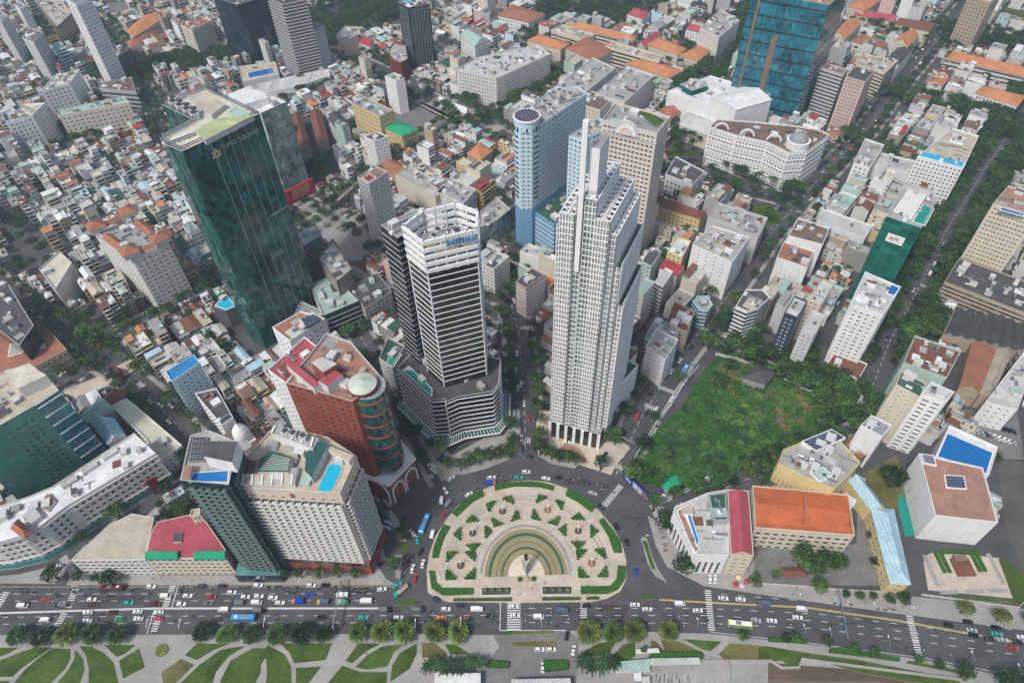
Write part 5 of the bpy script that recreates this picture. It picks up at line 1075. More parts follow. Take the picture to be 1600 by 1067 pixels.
# eight star gardens
SG = [((290,700),1),((382,455),1),((608,290),1),((948,280),0),((1180,438),1),((1282,684),0)]
for k, (c, d) in enumerate(SG):
    cc = P(*zp(*c)).xy; rd = (cc-PC); ar = math.atan2(rd.y, rd.x); g = ['lowest on the left','middle of the left side','upper left, beside the central path','upper right, beside the central path','middle of the right side','lowest on the right'][k]
    root = empty('star_garden', (cc.x,cc.y,.3), 'star garden with four hedge corners around a round bed, '+g, 'garden', 'star gardens of the half-round plaza', 0)
    S = 7.4; ux = Vector((math.cos(ar-PI/2), math.sin(ar-PI/2))) if k not in (0,5) else Vector((1,0)); uy = Vector((-ux.y,ux.x))
    for sx in (-1,1):
        for sy_ in (-1,1):
            st = [(S,S),(S,.28*S),(.82*S,.28*S),(.82*S,.46*S),(.64*S,.46*S),(.64*S,.64*S),(.46*S,.64*S),(.46*S,.82*S),(.28*S,.82*S),(.28*S,S)]
            pts = [tuple(cc+ux*(x*sx)+uy*(y*sy_)) for x, y in st]; p = ccw(pts); q = MB(); q.prism(off(p,.25), .3, .62, 'wall_offwhite', 'wall_offwhite'); q.build('border', root, (cc.x,cc.y,.3))
            q = MB(); q.prism(p, .3, .95, 'hedge', 'hedge')
            xs = [a[0] for a in p]; ys = [a[1] for a in p]
            for _ in range(200):
                x, y = U(min(xs),max(xs)), U(min(ys),max(ys))
                if not inside(x,y,p): continue
                s = U(.3,.65); a = U(0,6); z = U(1.,2.1); q.face([(x+s*math.cos(a+t*2.1),y+s*math.sin(a+t*2.1),z+U(-.3,.3)) for t in range(3)], 'hedge' if rnd() < .6 else 'leaf_light')
            q.build('hedge_corner', root, (cc.x,cc.y,.3))
    q = MB(); q.cyl(cc, 6.6, .3, .315, 'tan_ground', 8); q.build('tan_paving', root, (cc.x,cc.y,.3))
    q = MB(); q.cyl(cc, 1.95, .3, .7, 'wall_palegrey', 20, None, 'roof_brown' if not d else 'roof_rust'); q.cyl(cc, 1.6, .7, .8, 'roof_dark' if d else 'roof_brick', 20); q.build('round_bed', root, (cc.x,cc.y,.3))
    q = MB(); q.cyl(cc, .25, .7, 6, 'white_paint', 6); q.cyl(cc, .6, 6, 6.5, 'white_paint', 8, .2); q.build('lamp_post', root, (cc.x,cc.y,.3))
# the statue
sc_ = P(*zp(788,745)).xy; root = empty('monument', (sc_.x,sc_.y,.6), 'bronze standing figure on a tall prow-shaped stone pedestal before the half-round pond', 'statue')
q = MB(); a = [(-2.4,2.2),(0,-4.6),(2.4,2.2)]; bt = [(-2.,1.6),(0,-2.6),(2.,1.6)]
tp_ = [(sc_.x+x*1.15,sc_.y+y*.6+1.5,10) for x, y in a]; b0 = [(sc_.x+x*.55,sc_.y+y*.55,.6) for x, y in a]
for i in range(3): j = (i+1)%3; q.face([b0[i],b0[j],tp_[j],tp_[i]], 'stone')
q.face(tp_, 'stone'); q.build('pedestal', root, (sc_.x,sc_.y,.6)); q = MB()
for r0,r1,z0,z1,dx,dy in ((.75,.6,10,10.4,0,2),(.34,.42,10.4,13,-.35,2),(.34,.42,10.4,13,.35,2),(.62,.8,12.8,14.4,0,2),(.8,.5,14.4,15.6,0,2),(.2,.2,15.6,15.9,0,2),(.34,.36,15.9,16.3,0,2),(.36,.15,16.3,16.7,0,2)): q.cyl((sc_.x+dx,sc_.y+dy), r0, z0, z1, 'bronze', 10, r1)
q.bar((sc_.x+.7,sc_.y+2,15.1),(sc_.x+1.5,sc_.y+.6,14.9),.32,'bronze'); q.bar((sc_.x-.75,sc_.y+2,15.1),(sc_.x-.9,sc_.y+1.6,13),.32,'bronze'); q.build('figure', root, (sc_.x,sc_.y,.6))
c = P(*zp(790,805)).xy; root = empty('incense_urn', (c.x,c.y,.3), 'round bronze urn with two potted shrubs in front of the statue pedestal', 'urn'); q = MB(); q.cyl(c,.5,.3,.6,'stone',12,.9); q.cyl(c,.9,.6,1.5,'stone',12,1.2); q.build('bowl', root, (c.x,c.y,.3))
for s in (-1,1): q = MB(); q.cyl((c.x+s*3.4,c.y),.8,.3,1.,'stone',10); q.cyl((c.x+s*3.4,c.y),1.2,1.,1.6,'hedge',10); q.cyl((c.x+s*3.4,c.y),1.2,1.6,2.3,'hedge',10,.3); q.build('potted_shrub', root, (c.x,c.y,.3))
# ---------------------------------------------------------------- river-side park at the bottom
slab('park_paving', [(-420,990),(0,992),(640,990),(770,992),(780,1010),(736,1070),(736,1260),(-420,1260)], 0, .2, 'pave')
slab('park_paving', [(888,985),(950,985),(1110,990),(1310,1012),(1440,1030),(1600,1062),(2050,1180),(2050,1230),(1600,1100),(1420,1052),(1200,1035),(1200,1260),(870,1260),(900,1070),(905,1000)], 0, .2, 'pave')
slab('forecourt', [(770,992),(888,985),(905,1000),(900,1070),(870,1260),(736,1260),(736,1070),(780,1010)], 0, .19, 'pave_dark')
def bx(x, y): return (x/4, 800+y/4)
def cx(x, y): return (400+x/4, 800+y/4)
def dx_(x, y): return (800+x/4, 800+y/4)
def ex(x, y): return (1200+x/4, 800+y/4)
GR = [[bx(*q) for q in g] for g in ([(-400,860),(0,848),(120,846),(60,880),(0,905),(-400,960)],[(0,925),(120,880),(220,845),(330,845),(200,930),(130,980),(80,1028),(0,1030)],[(-400,1060),(0,1055),(60,1055),(40,1100),(40,1260),(-400,1260)],[(330,850),(440,855),(440,920),(400,990),(320,1067),(240,1260),(60,1260),(90,1067),(150,990),(230,920)],
 [(470,860),(520,920),(530,990),(500,1067),(480,1260),(260,1260),(360,1067),(430,980),(465,920)],[(500,838),(570,842),(650,880),(710,940),(740,1067),(750,1260),(530,1260),(555,1067),(556,980),(540,900)],[(650,830),(850,830),(790,880),(730,905),(690,870)],[(745,930),(870,850),(905,970),(770,1040)],
 [(1230,820),(1430,825),(1330,865),(1230,925),(1155,895)],[(1130,918),(1215,955),(1100,1067),(1080,1260),(1050,1260),(1010,1000)],[(1245,955),(1380,860),(1540,835),(1430,900),(1350,1000),(1320,1100),(1300,1260),(1100,1260),(1130,1067)],[(1380,1050),(1440,930),(1580,850),(1700,850),(1600,1000),(1600,1260),(1360,1260)])]
GR += [[cx(*q) for q in g] for g in ([(0,850),(30,900),(30,1000),(0,1060),(-60,1060),(-40,900)],[(70,830),(180,890),(220,970),(220,1067),(215,1260),(40,1260),(70,1000),(60,880)],[(150,820),(475,820),(435,925),(240,945),(210,880)],[(250,975),(410,965),(330,1067),(250,1180)],[(560,930),(640,820),(780,822),(690,870),(600,945)],[(620,970),(700,890),(790,840),(930,822),(860,880),(820,965),(700,985)],
 [(540,960),(650,1000),(820,1000),(815,1067),(800,1260),(380,1260),(450,1067)],[(850,960),(900,880),(1005,820),(1005,880),(960,980),(840,1060)],[(1035,820),(1110,815),(1190,880),(1180,910),(1040,910)],[(1180,825),(1250,830),(1340,890),(1215,890)])]
GR += [[dx_(*q) for q in g] for g in ([(450,870),(540,820),(660,805),(620,860),(600,900),(420,900)],[(640,890),(690,830),(770,810),(770,900),(720,930),(640,930)],[(870,800),(900,810),(950,870),(860,880)],[(930,800),(1040,810),(1200,880),(1180,900),(960,890)],[(1070,795),(1310,810),(1240,870),(1190,860)],[(1360,820),(1600,840),(1700,880),(1700,930),(1330,925),(1290,890)],[(0,745),(255,740),(258,762),(0,765)],[(0,812),(280,808),(280,840),(0,840)])]
GR += [[ex(*q) for q in g] for g in ([(-60,845),(0,840),(300,890),(560,925),(1100,1030),(1200,1060),(1190,1090),(880,1060),(560,1000),(220,905),(200,970),(120,960),(90,930),(-60,930)],[(880,930),(1210,990),(1190,1010),(860,945)],[(1500,300),(1440,300),(1520,520),(1560,580),(1590,560)],[(1130,520),(1520,545),(1530,570),(1150,535)])]
for k, g in enumerate(GR):
    m = 'grass' if k not in (9,20,24,25,27,28,29) else 'grass_dry'
    p = poly(g); mb = MB(); mb.prism(p, .2, .29+.006*k, 'kerb', m); struct('lawn', mb)
c = P(*bx(1015,865)).xy; hedge([bx(975,890),bx(980,850),bx(1010,825),bx(1045,830),bx(1055,860),bx(1040,890),bx(1005,905),bx(985,902)], 'small oval flower bed on the paved path in the riverside park', .6, 'leaf_gold', 'flower bed', 'oval flower bed')
slab('lawn', [dx_(-60,745),dx_(-60,765),dx_(0,765),dx_(0,745)], .19, .3, 'grass', 'grass')
# quay wall, mud and river at the lower right
slab('river_bank', [(1200,1035),(1253,1028),(1420,1052),(1600,1100),(2050,1230),(2050,1300),(1200,1300)], 0, .03, 'mud')
mb = MB(); mb.face([(*a,.05) for a in poly([(1200,1062),(1380,1064),(1600,1120),(1900,1230),(1900,1300),(1200,1300)])], 'river'); struct('river', mb)
for px in ([(1096,1033),(1205,1033),(1222,1044),(1248,1043),(1252,1030),(1420,1052),(1500,1062)],[(1138,1034),(1140,1120)]):
    q = MB(); strip([P(*a).xy for a in px], -.5, .5, 1.3, 'pave', q, 0); tag(q.build('quay_wall'), 'low concrete quay wall '+('along the muddy river bank' if len(px) > 3 else 'running out across the muddy bank'), 'wall')
# ---------------------------------------------------------------- the overgrown vacant lot
LOT = [(985,750),(1000,700),(1062,640),(1100,580),(1128,548),(1180,560),(1270,596),(1330,650),(1230,712),(1130,748),(1060,770)]
lp = poly(LOT); mark(lp, 3); mb = MB(); mb.face([(*a,.05) for a in lp], 'hedge'); struct('ground_patch', mb)
def scrub(name, px, n, mats, hmax, smax, wmask=None):
    p = poly(px); xs = [a[0] for a in p]; ys = [a[1] for a in p]; mb = MB(); lumps = []
    for _ in range(int(n/60)):
        x, y = U(min(xs),max(xs)), U(min(ys),max(ys))
        if inside(x,y,off(p,-2)): lumps.append((x,y,U(2.,5.5),U(.35,1)*hmax, random.choice(mats)))
    for _ in range(n):
        if rnd() < .45 or not lumps:
            x, y = U(min(xs),max(xs)), U(min(ys),max(ys)); z = U(.1,.5); m = mats[int((math.sin(x*.09+1)+math.sin(y*.11+x*.03)+2)/4*len(mats)*.999)]; s = U(.3,.8)
            if not inside(x,y,p): continue
        else:
            lx, ly, r, hh, m = random.choice(lumps); a = U(0,6.28); q = math.sqrt(rnd()); x, y = lx+r*q*math.cos(a), ly+r*q*math.sin(a); z = hh*math.sqrt(max(0,1-q*q))*U(.8,1.05)+.2; s = U(.4,smax)
            if not inside(x,y,p): continue
        a = U(0,6); mb.face([(x+s*math.cos(a+t*1.57),y+s*math.sin(a+t*1.57),z+U(-.3,.3)*s) for t in range(4)], m)
    return tag(mb.build(name, None, (xs[0],ys[0],0)), kind='stuff')
tag(scrub('undergrowth', LOT, 32000, ['leaf_mid','hedge','leaf_dark','leaf_mid','leaf_light','hedge'], 3.4, 1.0), 'dense green undergrowth filling the fenced vacant lot', 'undergrowth')
tag(scrub('undergrowth', [(1110,590),(1136,556),(1180,566),(1268,604),(1310,640),(1240,680),(1180,668),(1130,640)], 12000, ['grass_dry','leaf_gold','roof_brown','leaf_mid','grass_dry'], 1.9, .7), 'dry yellowish brown weeds in the upper right part of the vacant lot', 'undergrowth')
def fence(px, h, m, label, cat='fence', t=.25, name='fence'):
    pts = [P(*a).xy for a in px]; root = empty(name, (*pts[0],0), label, cat); q = MB(); strip(pts, -t/2, t/2, h, m, q, 0); q.build('panel', root, (*pts[0],0)); q = MB()
    for c in dens(pts, 4.): q.box((c.x,c.y,h/2+.1), (.4,.4,h+.2), 'wall_offwhite')
    q.build('post', root, (*pts[0],0))
fence([(978,742),(1000,703),(1022,668),(1048,636),(1072,596),(1090,576)], 2.6, 'wall_white', 'pale hoarding fence between the vacant lot and the street')
fence([(1118,555),(1160,566),(1180,576)], 2.6, 'wall_palegrey', 'grey corrugated fence at the top corner of the vacant lot'); fence([(1225,596),(1280,622),(1298,640)], 2.6, 'wall_palegrey', 'grey corrugated fence along the right side of the vacant lot')
for (a, b, hh, lb, word) in (((972,745),(1012,784),6,'long dark blue hoarding with coloured posters at the tip of the vacant lot','VIETNAM'),((1012,784),(1033,772),6,'short dark blue hoarding turned away at the tip of the vacant lot','SAIGON')):
    a, b = P(*a).xy, P(*b).xy; e = (b-a).normalized(); nn = Vector((e.y,-e.x)); root = empty('hoarding', (*a,0), lb, 'hoarding'); c = (a+b)/2; q = MB(); q.box((c.x,c.y,hh/2+.4), ((b-a).length,.5,hh), 'wall_royal', math.atan2(e.y,e.x)); q.build('panel', root, (*a,0))
    L = (b-a).length; q = MB()
    for k, (t, wd, m, zz, hh2) in enumerate(((.10,.14,'paint',4.4,1.),(.14,.2,'paint',2.6,1.),(.42,.16,'roof_skyblue',3.4,4.6),(.60,.16,'roof_light',3.2,4.8),(.78,.14,'roof_redtile',3.3,4.2),(.92,.08,'roof_orange',2.4,2.6))):
        s = a+e*L*(t+wd/2)+nn*.27; q.box((s.x,s.y,zz), (L*wd,.06,hh2), m, math.atan2(e.y,e.x)+ (0 if k < 2 else 0))
    q.build('poster', root, (*a,0)); q = MB()
    for k in range(5): s = a+e*L*(k+.5)/5-nn*1.2; q.bar((s.x,s.y,0),(a.x+e.x*L*(k+.5)/5,a.y+e.y*L*(k+.5)/5,5.5),.25,'metal_dark')
    q.build('strut', root, (*a,0))
q = poly([(1034,765),(1036,755),(1056,748),(1061,762),(1042,770)]); c=(sum(a[0] for a in q)/5,sum(a[1] for a in q)/5,0); root=empty('shed', c, 'small shed with a bright emerald tin roof at the tip of the vacant lot', 'shed'); m=MB(); m.prism(q,0,3,'wall_palegrey'); m.build('wall',root,c); m=MB(); hip(m,q,3,1.2,'roof_emerald'); m.build('roof',root,c)
# ---------------------------------------------------------------- yards and other ground
def yard(name, px, m, z=.06, mk=1): 
    p = poly(px); mb = MB(); mb.face([(*a,z) for a in p], m); struct(name, mb)
    if mk: mark(p, 1)
yard('school_yard', [(1180,858),(1176,912),(1392,916),(1370,800),(1340,770),(1338,850)], 'pave_dark', .3); yard('driveway', [(1362,720),(1400,700),(1430,706),(1400,740),(1424,846),(1580,850),(1596,880),(1556,946),(1440,930),(1420,900),(1400,800)], 'asphalt', .27)
yard('lawn', [(1350,740),(1400,712),(1420,770),(1412,800),(1372,790)], 'grass_dry', .3); yard('memorial_court', [(1446,868),(1460,862),(1560,872),(1582,935),(1450,922),(1443,880)], 'pave_light', .36); yard('pond', [(1405,770),(1424,790),(1432,838),(1414,838),(1402,790)], 'pool_teal', .36)
yard('lawn', [(1560,872),(1600,900),(1600,948),(1582,940)], 'grass', .34); yard('parking_lot', [(612,205),(618,170),(660,160),(724,190),(668,228),(650,238)], 'pave_dark'); yard('parking_lot', [(1500,640),(1590,640),(1600,720),(1560,716),(1500,660)], 'pave_dark'); yard('building_site', [(1560,716),(1620,720),(1640,960),(1600,940),(1566,800)], 'ground_dirt')
yard('lawn', [(1176,322),(1200,320),(1222,334),(1222,348),(1200,354),(1178,344)], 'grass', .2); yard('square', [(150,590),(205,560),(215,575),(176,600),(120,625),(95,612)], 'pave_light', .25); yard('coach_park', [(462,310),(560,330),(590,372),(600,400),(540,410),(480,350)], 'pave'); yard('square', [(640,158),(700,150),(800,195),(760,215),(700,190)], 'pave')
yard('boulevard_garden', [(806,166),(830,178),(862,160),(870,130),(880,112),(870,104)], 'pave_light', .2); yard('sports_field', [(1560,40),(1572,14),(1640,24),(1640,56)], 'grass', .2); yard('yard', [(990,345),(1040,360),(1070,345),(1030,325)], 'pave_light', .1); yard('yard', [(245,150),(250,166),(300,158),(300,140)], 'ground_dirt')
yard('parking_lot', [(165,6),(196,4),(200,30),(172,24)], 'pave_dark'); yard('lawn', [(608,575),(625,590),(622,605),(605,590)], 'grass', .2, 0)
q = MB()
for k in range(9): a = P(622+k*10.5,200+k*1.2-k*2.2); b = P(660+k*7,228-k*4.2); strip([a.xy,b.xy], -.1,.1,.1,'paint',q)
struct('parking_line', q)
# memorial platform
c = P(1502,884).xy; root = empty('memorial', (c.x,c.y,.36), 'stepped dark red memorial platform with green hedges on the pale court, lower right', 'memorial')
q = MB(); q.box((c.x,c.y-1,.9), (9,9,1.1), 'roof_rust'); q.box((c.x,c.y+3,1.8),(6,3,2.4),'wall_brown'); q.build('platform', root, (c.x,c.y,.36)); q = MB()
for s in (-1,1): q.box((c.x+s*7.5,c.y+2,.9), (1.6,11,1.), 'hedge'); q.box((c.x+s*10,c.y+2,.9), (1.6,11,1.), 'hedge')
q.box((c.x,c.y+7,.9),(13,1.6,1.),'hedge'); q.build('hedge', root, (c.x,c.y,.36))
q = MB()
for s in (-1,1): q.box((c.x+s*16,c.y-2,.38),(2.2,16,.03),'pave')
for k in range(3): q.box((c.x-12+k*12,c.y-13,.38),(9,2.,.03),'pave')
struct('paving_band', q)
# boundary walls
fence([(1178,912),(1240,916),(1300,922),(1392,926)], 1.6, 'wall_cream', 'low cream boundary wall of the school along the pavement', 'wall', name='boundary_wall'); fence([(1440,930),(1500,938),(1590,950),(1600,940)], 1.6, 'wall_cream', 'low cream boundary wall in front of the memorial court', 'wall', name='boundary_wall')
# school gate
c = P(1236,900).xy; root = empty('school_gate', (c.x,c.y,0), 'red roofed school gate in the boundary wall, below the schoolyard trees', 'gate'); q=MB()
for s in (-4,4): q.box((c.x+s,c.y,2.2),(1.4,1.4,4.4),'wall_offwhite')
q.build('pillar',root,(c.x,c.y,0)); q=MB(); hip(q,ccw([(c.x-5.5,c.y-2),(c.x+5.5,c.y-2),(c.x+5.5,c.y+2),(c.x-5.5,c.y+2)]),4.4,1.3,'roof_rust'); q.build('roof',root,(c.x,c.y,0))
# jetty sheds at the bottom edge
for px, h, m, lb in (([(956,1048),(1014,1048),(1015,1030),(966,1034)],3.5,'roof_green','long shed with a pale green tin roof and blue end at the bottom edge'),([(995,1020),(1030,1018),(1028,1013),(995,1015)],3,'roof_white','narrow white canopy above the footbridge gate at the bottom edge'),([(1016,1038),(1094,1036),(1092,1028),(1018,1029)],3.2,'roof_light','row of pale canvas canopies over the motorbike yard at the bottom'),([(992,1062),(1002,1062),(1001,1051),(992,1052)],3,'roof_white','square white canvas canopy at the bottom edge'),([(1004,1072),(1016,1072),(1014,1057),(1005,1058)],3,'roof_light','pale grey canvas canopy at the bottom edge'),
   ([(680,1075),(750,1075),(750,1052),(680,1052)],5,'roof_white','white-walled kiosk with a teal stripe at the bottom, behind the palms'),([(800,1075),(892,1075),(890,1060),(800,1062)],5,'roof_light','long pale roofed terminal building cut by the bottom edge'),([(1010,1060),(1085,1064),(1088,1052),(1014,1050)],.4,'roof_concrete','paved motorbike yard with parked rows at the bottom edge')):
    p = poly(px, h); c=(sum(a[0] for a in p)/4,sum(a[1] for a in p)/4,.2); root=empty('canopy' if 'can' in lb else 'shed', c, lb, 'canopy' if 'can' in lb else 'shed'); q=MB()
    if h < 1: q.prism(p,.2,h,'kerb',m); q.build('platform', root, c); continue
    q.prism(off(p,.3),h-.25,h,'wall_white',m,True); q.build('roof',root,c); q=MB()
    if 'building' in lb or 'kiosk' in lb or 'shed' in lb: q.prism(off(p,-.4),.2,h-.25,'wall_white')
    else:
        for a in off(p,-.3): q.box((a[0],a[1],h/2),(.25,.25,h-.4),'metal')
    q.build('wall' if 'can' not in lb else 'post',root,c)
hedge([dx_(856,900),dx_(870,880),dx_(1160,878),dx_(1200,905),dx_(1190,920),dx_(860,922)], 'bright green hedge behind the canvas canopies at the bottom', 1.8, group='riverside hedges')
hedge([dx_(195,935),dx_(345,935),dx_(350,985),dx_(200,1000)], 'square green hedge block on the forecourt at the bottom', 2.2, group='riverside hedges'); hedge([dx_(-150,935),dx_(-20,945),dx_(-20,975),dx_(-150,975)], 'long green hedge block left of the square one on the forecourt', 2.2, group='riverside hedges')
hedge([ex(380,860),ex(480,850),ex(620,880),ex(820,915),ex(815,935),ex(600,905),ex(380,880)], 'green hedge along the riverside path, right part of the main road', 1.4, group='riverside hedges'); hedge([ex(0,790),ex(120,795),ex(240,805),ex(240,825),ex(0,810)], 'green hedge along the riverside path below the lime green bus', 1.4, group='riverside hedges')
# ================================================================== label helper: says which one by look and nearest landmark
ORD = ['', 'second ', 'third ', 'fourth ', 'fifth ', 'sixth ', 'seventh ', 'eighth ', 'ninth ', 'tenth ', 'eleventh ', 'twelfth ']
_t = {2:'twent',3:'thirt',4:'fort',5:'fift',6:'sixt',7:'sevent',8:'eight',9:'ninet'}; _o = ['','first','second','third','fourth','fifth','sixth','seventh','eighth','ninth']
def ordw(n):
    if n <= 12: return ORD[n-1]
    if n < 20: return ['thirteenth','fourteenth','fifteenth','sixteenth','seventeenth','eighteenth','nineteenth'][n-13]+' '
    return (_t[n//10]+('ieth' if n % 10 == 0 else 'y-'+_o[n%10])+' ') if n < 100 else 'next '
STOP = {'beside','behind','at','near','below','above','left','right','in','cut','around','running','facing','facing','just','among','from','under','by','between','standing','next','nearer','rising','beyond','upper','lower','middle'}
LM = []
for p, h, nm in HERO:
    if nm: LM.append((sum(a[0] for a in p)/len(p), sum(a[1] for a in p)/len(p), nm))
for (name, label, cat, px, *_r), (r0, org, p, h) in zip(BIG, BO.values()):
    ws = label.replace(',', ' ,').split(); out = []
    for w_ in ws:
        if w_ in STOP or w_ == ',' or len(out) > 6: break
        out.append(w_)
    while out and out[-1] in ('a','an','the','with','and','of','to','on','its','small','dark','white','long','pale','wrapped','rows','roof','two','blue','green'): out.pop()
    if len(out) >= 3: LM.append((org[0], org[1], 'the '+' '.join(out)))
LM += [(PC.x, PC.y+18, 'the statue plaza'), (PC.x, PC.y-22, 'the statue plaza steps'), (130, 250, 'the overgrown lot'), (175, 220, 'the lower edge of the overgrown lot')]
for X, n in ((40,'the far left crosswalk'),(240,'the crosswalk at the park path')): c = P(X, 950); LM.append((c.x, c.y, n))
for X, Y, n in ((540,945,'the trees before the cream sawtooth hotel'),(1108,955,'the crosswalk right of the plaza'),(1430,990,'the long slanting crosswalk'),(803,960,'the crosswalk below the statue'),(1250,985,'the riverside hedge'),(1520,1010,'the crossing traffic at the lower right'),(380,1010,'the riverside park lawns'),(890,1030,'the port forecourt')): c = P(X, Y); LM.append((c.x, c.y, n))
LM = list({nm: (x, y, nm) for x, y, nm in LM}.values())
PEND = []
def want(o, attrs, cat, group, pos): PEND.append((o, attrs, cat, group, pos))
def settle():
    by = {}
    for o, attrs, cat, group, pos in PEND:
        x, y, nm = min(LM, key=lambda l: (l[0]-pos[0])**2+(l[1]-pos[1])**2); d = math.hypot(x-pos[0], y-pos[1]); by.setdefault((attrs, nm), []).append((d, o, cat, group))
    for (attrs, nm), v in by.items():
        v.sort(key=lambda t: t[0])
        for k, (d, o, cat, group) in enumerate(v):
            if k >= 99: lab = attrs+' among those farthest from '+nm
            else: lab = attrs+(' nearest to ' if len(v) == 1 else ', '+ordw(k+1)+'nearest to ')+nm
            w_ = lab.split(); 
            tag(o, ' '.join(w_[:16]), cat, group)
def seen(x, y, z=0, m=25):
    a, b, c = PJ(x, y, z); return c > 0 and -m*3.5 < a < 1600+m*3.5 and -m*1.6 < b < 1067+m
# ================================================================== the packed blocks of houses
WALLS = ['wall_white']*5+['wall_offwhite']*5+['wall_palegrey']*3+['wall_cream']*3+['wall_concrete']*3+['wall_grey']*2+['wall_paleblue','wall_pink','wall_palegreen','wall_yellow','wall_tan']
WN = {'wall_white':'white','wall_offwhite':'off-white','wall_palegrey':'pale grey','wall_cream':'cream','wall_concrete':'concrete','wall_grey':'grey','wall_paleblue':'pale blue','wall_pink':'pink','wall_palegreen':'pale green','wall_yellow':'yellow','wall_tan':'tan'}
FR = ['roof_concrete']*4+['roof_light']*4+['roof_grey']*3+['roof_cream','roof_white','roof_white','roof_terrace','roof_green']
TR = ['roof_rust']*6+['roof_grey']*5+['roof_light']*7+['roof_green']*4+['roof_white']*4+['roof_redtile']*1+['roof_tan']*3+['roof_red','roof_orange']*(1 if rnd() < 2 else 0)+['roof_concrete']*2+['roof_darkgreen','roof_brown','roof_skyblue']
RN = {'roof_rust':'rusty','roof_grey':'grey','roof_light':'pale grey','roof_green':'pale green','roof_white':'white','roof_redtile':'red tiled','roof_tan':'tan','roof_concrete':'stained grey','roof_darkgreen':'dark green','roof_red':'red','roof_brown':'brown','roof_orange':'orange','roof_cream':'cream','roof_terrace':'brick paved','roof_blue':'blue','roof_skyblue':'sky blue'}
PK = [([(440,45),(500,20),(560,-10),(620,-20),(660,10),(640,40),(600,52),(560,52),(520,60),(500,80)],.012),([(800,46),(850,10),(900,-20),(1000,-30),(1060,10),(1000,30),(960,50),(880,36),(820,60)],.011),([(810,62),(828,48),(836,90),(822,100)],.01),([(1030,100),(1080,60),(1120,90),(1090,130)],.009),([(1440,40),(1600,60),(1640,90),(1480,85)],.011),([(1490,100),(1600,130),(1640,150),(1520,140)],.01),([(1490,165),(1600,180),(1640,210),(1500,200)],.01),
   ([(1330,30),(1400,50),(1440,60),(1400,70),(1320,50)],.01),([(1110,270),(1170,285),(1190,300),(1140,320),(1110,310)],.009),([(1200,285),(1245,295),(1235,315),(1205,310)],.012),([(1045,200),(1075,205),(1095,240),(1060,262),(1048,230)],.012),([(0,330),(40,345),(110,380),(90,400),(20,400)],.006),([(110,520),(160,480),(170,540),(110,560)],.009),([(20,395),(60,380),(90,420),(40,440)],.008),
   ([(40,230),(120,200),(200,200),(120,240)],.008),([(90,20),(110,60),(90,70),(60,50)],.01),([(230,105),(330,80),(370,100),(300,125)],.012),([(420,160),(500,120),(520,150),(450,170)],.012),([(780,385),(800,375),(830,395),(820,410)],.01),([(1160,580),(1230,600),(1330,640),(1350,620),(1300,590),(1180,550)],.009),([(1390,520),(1450,440),(1475,450),(1420,540)],.012),([(470,270),(520,250),(530,270),(490,300)],.008),([(1110,20),(1160,60),(1140,80),(1090,40)],.006),([(1480,440),(1520,455),(1600,490),(1560,500)],.008),([(1390,0),(1440,20),(1430,40),(1380,20)],.008),([(200,120),(245,120),(240,200),(210,200)],.004)]
for px, dn in PK: mark(poly(px))
HS = []; GREEN = []
def rot(x, y, a): return x*math.cos(a)-y*math.sin(a), x*math.sin(a)+y*math.cos(a)
def x0q(u,v,a): return rot(u,v,a)[0] > -60
for a0, xr in ((R(50), (-128, 800)), (R(41), (-760, -128))):
    v = 60.
    U0, U1 = -1100, 1300
    v = -900.; row = 0
    while v < 1200:
        d = U(12, 17); u = -1200.; 
        while u < 1500:
            wd = random.choice((4.2,4.6,5,5.4,6,7,8.5,11,14,18) if x0q(u,v,a0) else (4.2,4.6,5,5.4,6,7,8.5,10)); 
            x, y = rot(u+wd/2, v+d/2, a0)
            if not (xr[0] < x < xr[1] and 90 < y < 1100) or not seen(x, y, 8, 40): u += wd; continue
            ok = True
            for i in (-.5,-.17,.17,.5):
                for j in (-.5,0,.5):
                    sx, sy2 = rot(u+wd/2+i*wd, v+d/2+j*d, a0)
                    if taken(sx, sy2): ok = False
            if not ok: u += 1.5; continue
            q = rnd()
            if q < .07: GREEN.append((x, y)); u += wd; continue
            if q < .085: u += wd; continue
            cl = math.sin(x*.021+1.3)*math.cos(y*.017)+math.sin(x*.06+y*.05)*.5
            fl = max(2, int(random.gauss(3.5+cl*1.3, 1.2)));
            if rnd() < .035 and wd > 4.5: fl += random.randint(3, 6)
            if wd > 10: fl = random.choice((3,4,4,5,6,7))
            ty = 'flat' if rnd() < (.62 if fl > 2 else .25) or fl > 6 else 'tin'
            dd = d*U(.78, 1.0); HS.append((x, y, a0, wd-.08, dd, fl*3.35+U(-.5,.6), ty, random.choice(WALLS), random.choice(FR if ty == 'flat' else TR), fl, random.random())); u += wd
        row += 1; v += d+(0.15 if row % 2 else U(2.6, 4.2))
for t_ in HS: mark([tuple(Vector((t_[0],t_[1]))+Vector(rot(i*t_[3]/2,j*t_[4]/2,t_[2]))) for i,j in ((-1,-1),(1,-1),(1,1),(-1,1))])
n1 = len(HS)
for a0, xr in ((R(50), (-128, 800)), (R(41), (-760, -128))):      # low sheds and lean-tos in what is left
    v = -900.
    while v < 1200:
        u = -1200.
        while u < 1500:
            x, y = rot(u+2.2, v+3.2, a0)
            if not (xr[0] < x < xr[1] and 90 < y < 1100) or not seen(x, y, 4, 10): u += 4; continue
            wd = U(3.6, 5.6)
            if any(taken(*rot(u+wd/2+i*wd*.5, v+3.2+j*6.4*.5, a0)) for i in (-1,0,1) for j in (-1,0,1)): u += 1.2; continue
            if rnd() < .3: GREEN.append((x, y))
            elif rnd() < .86: HS.append((x, y, a0, wd-.1, U(5,6.3), random.choice((3.6,4,6.9,7.2,10.3)), 'tin' if rnd() < .7 else 'flat', random.choice(WALLS), random.choice(TR), 2, random.random()))
            u += wd
        v += 6.6
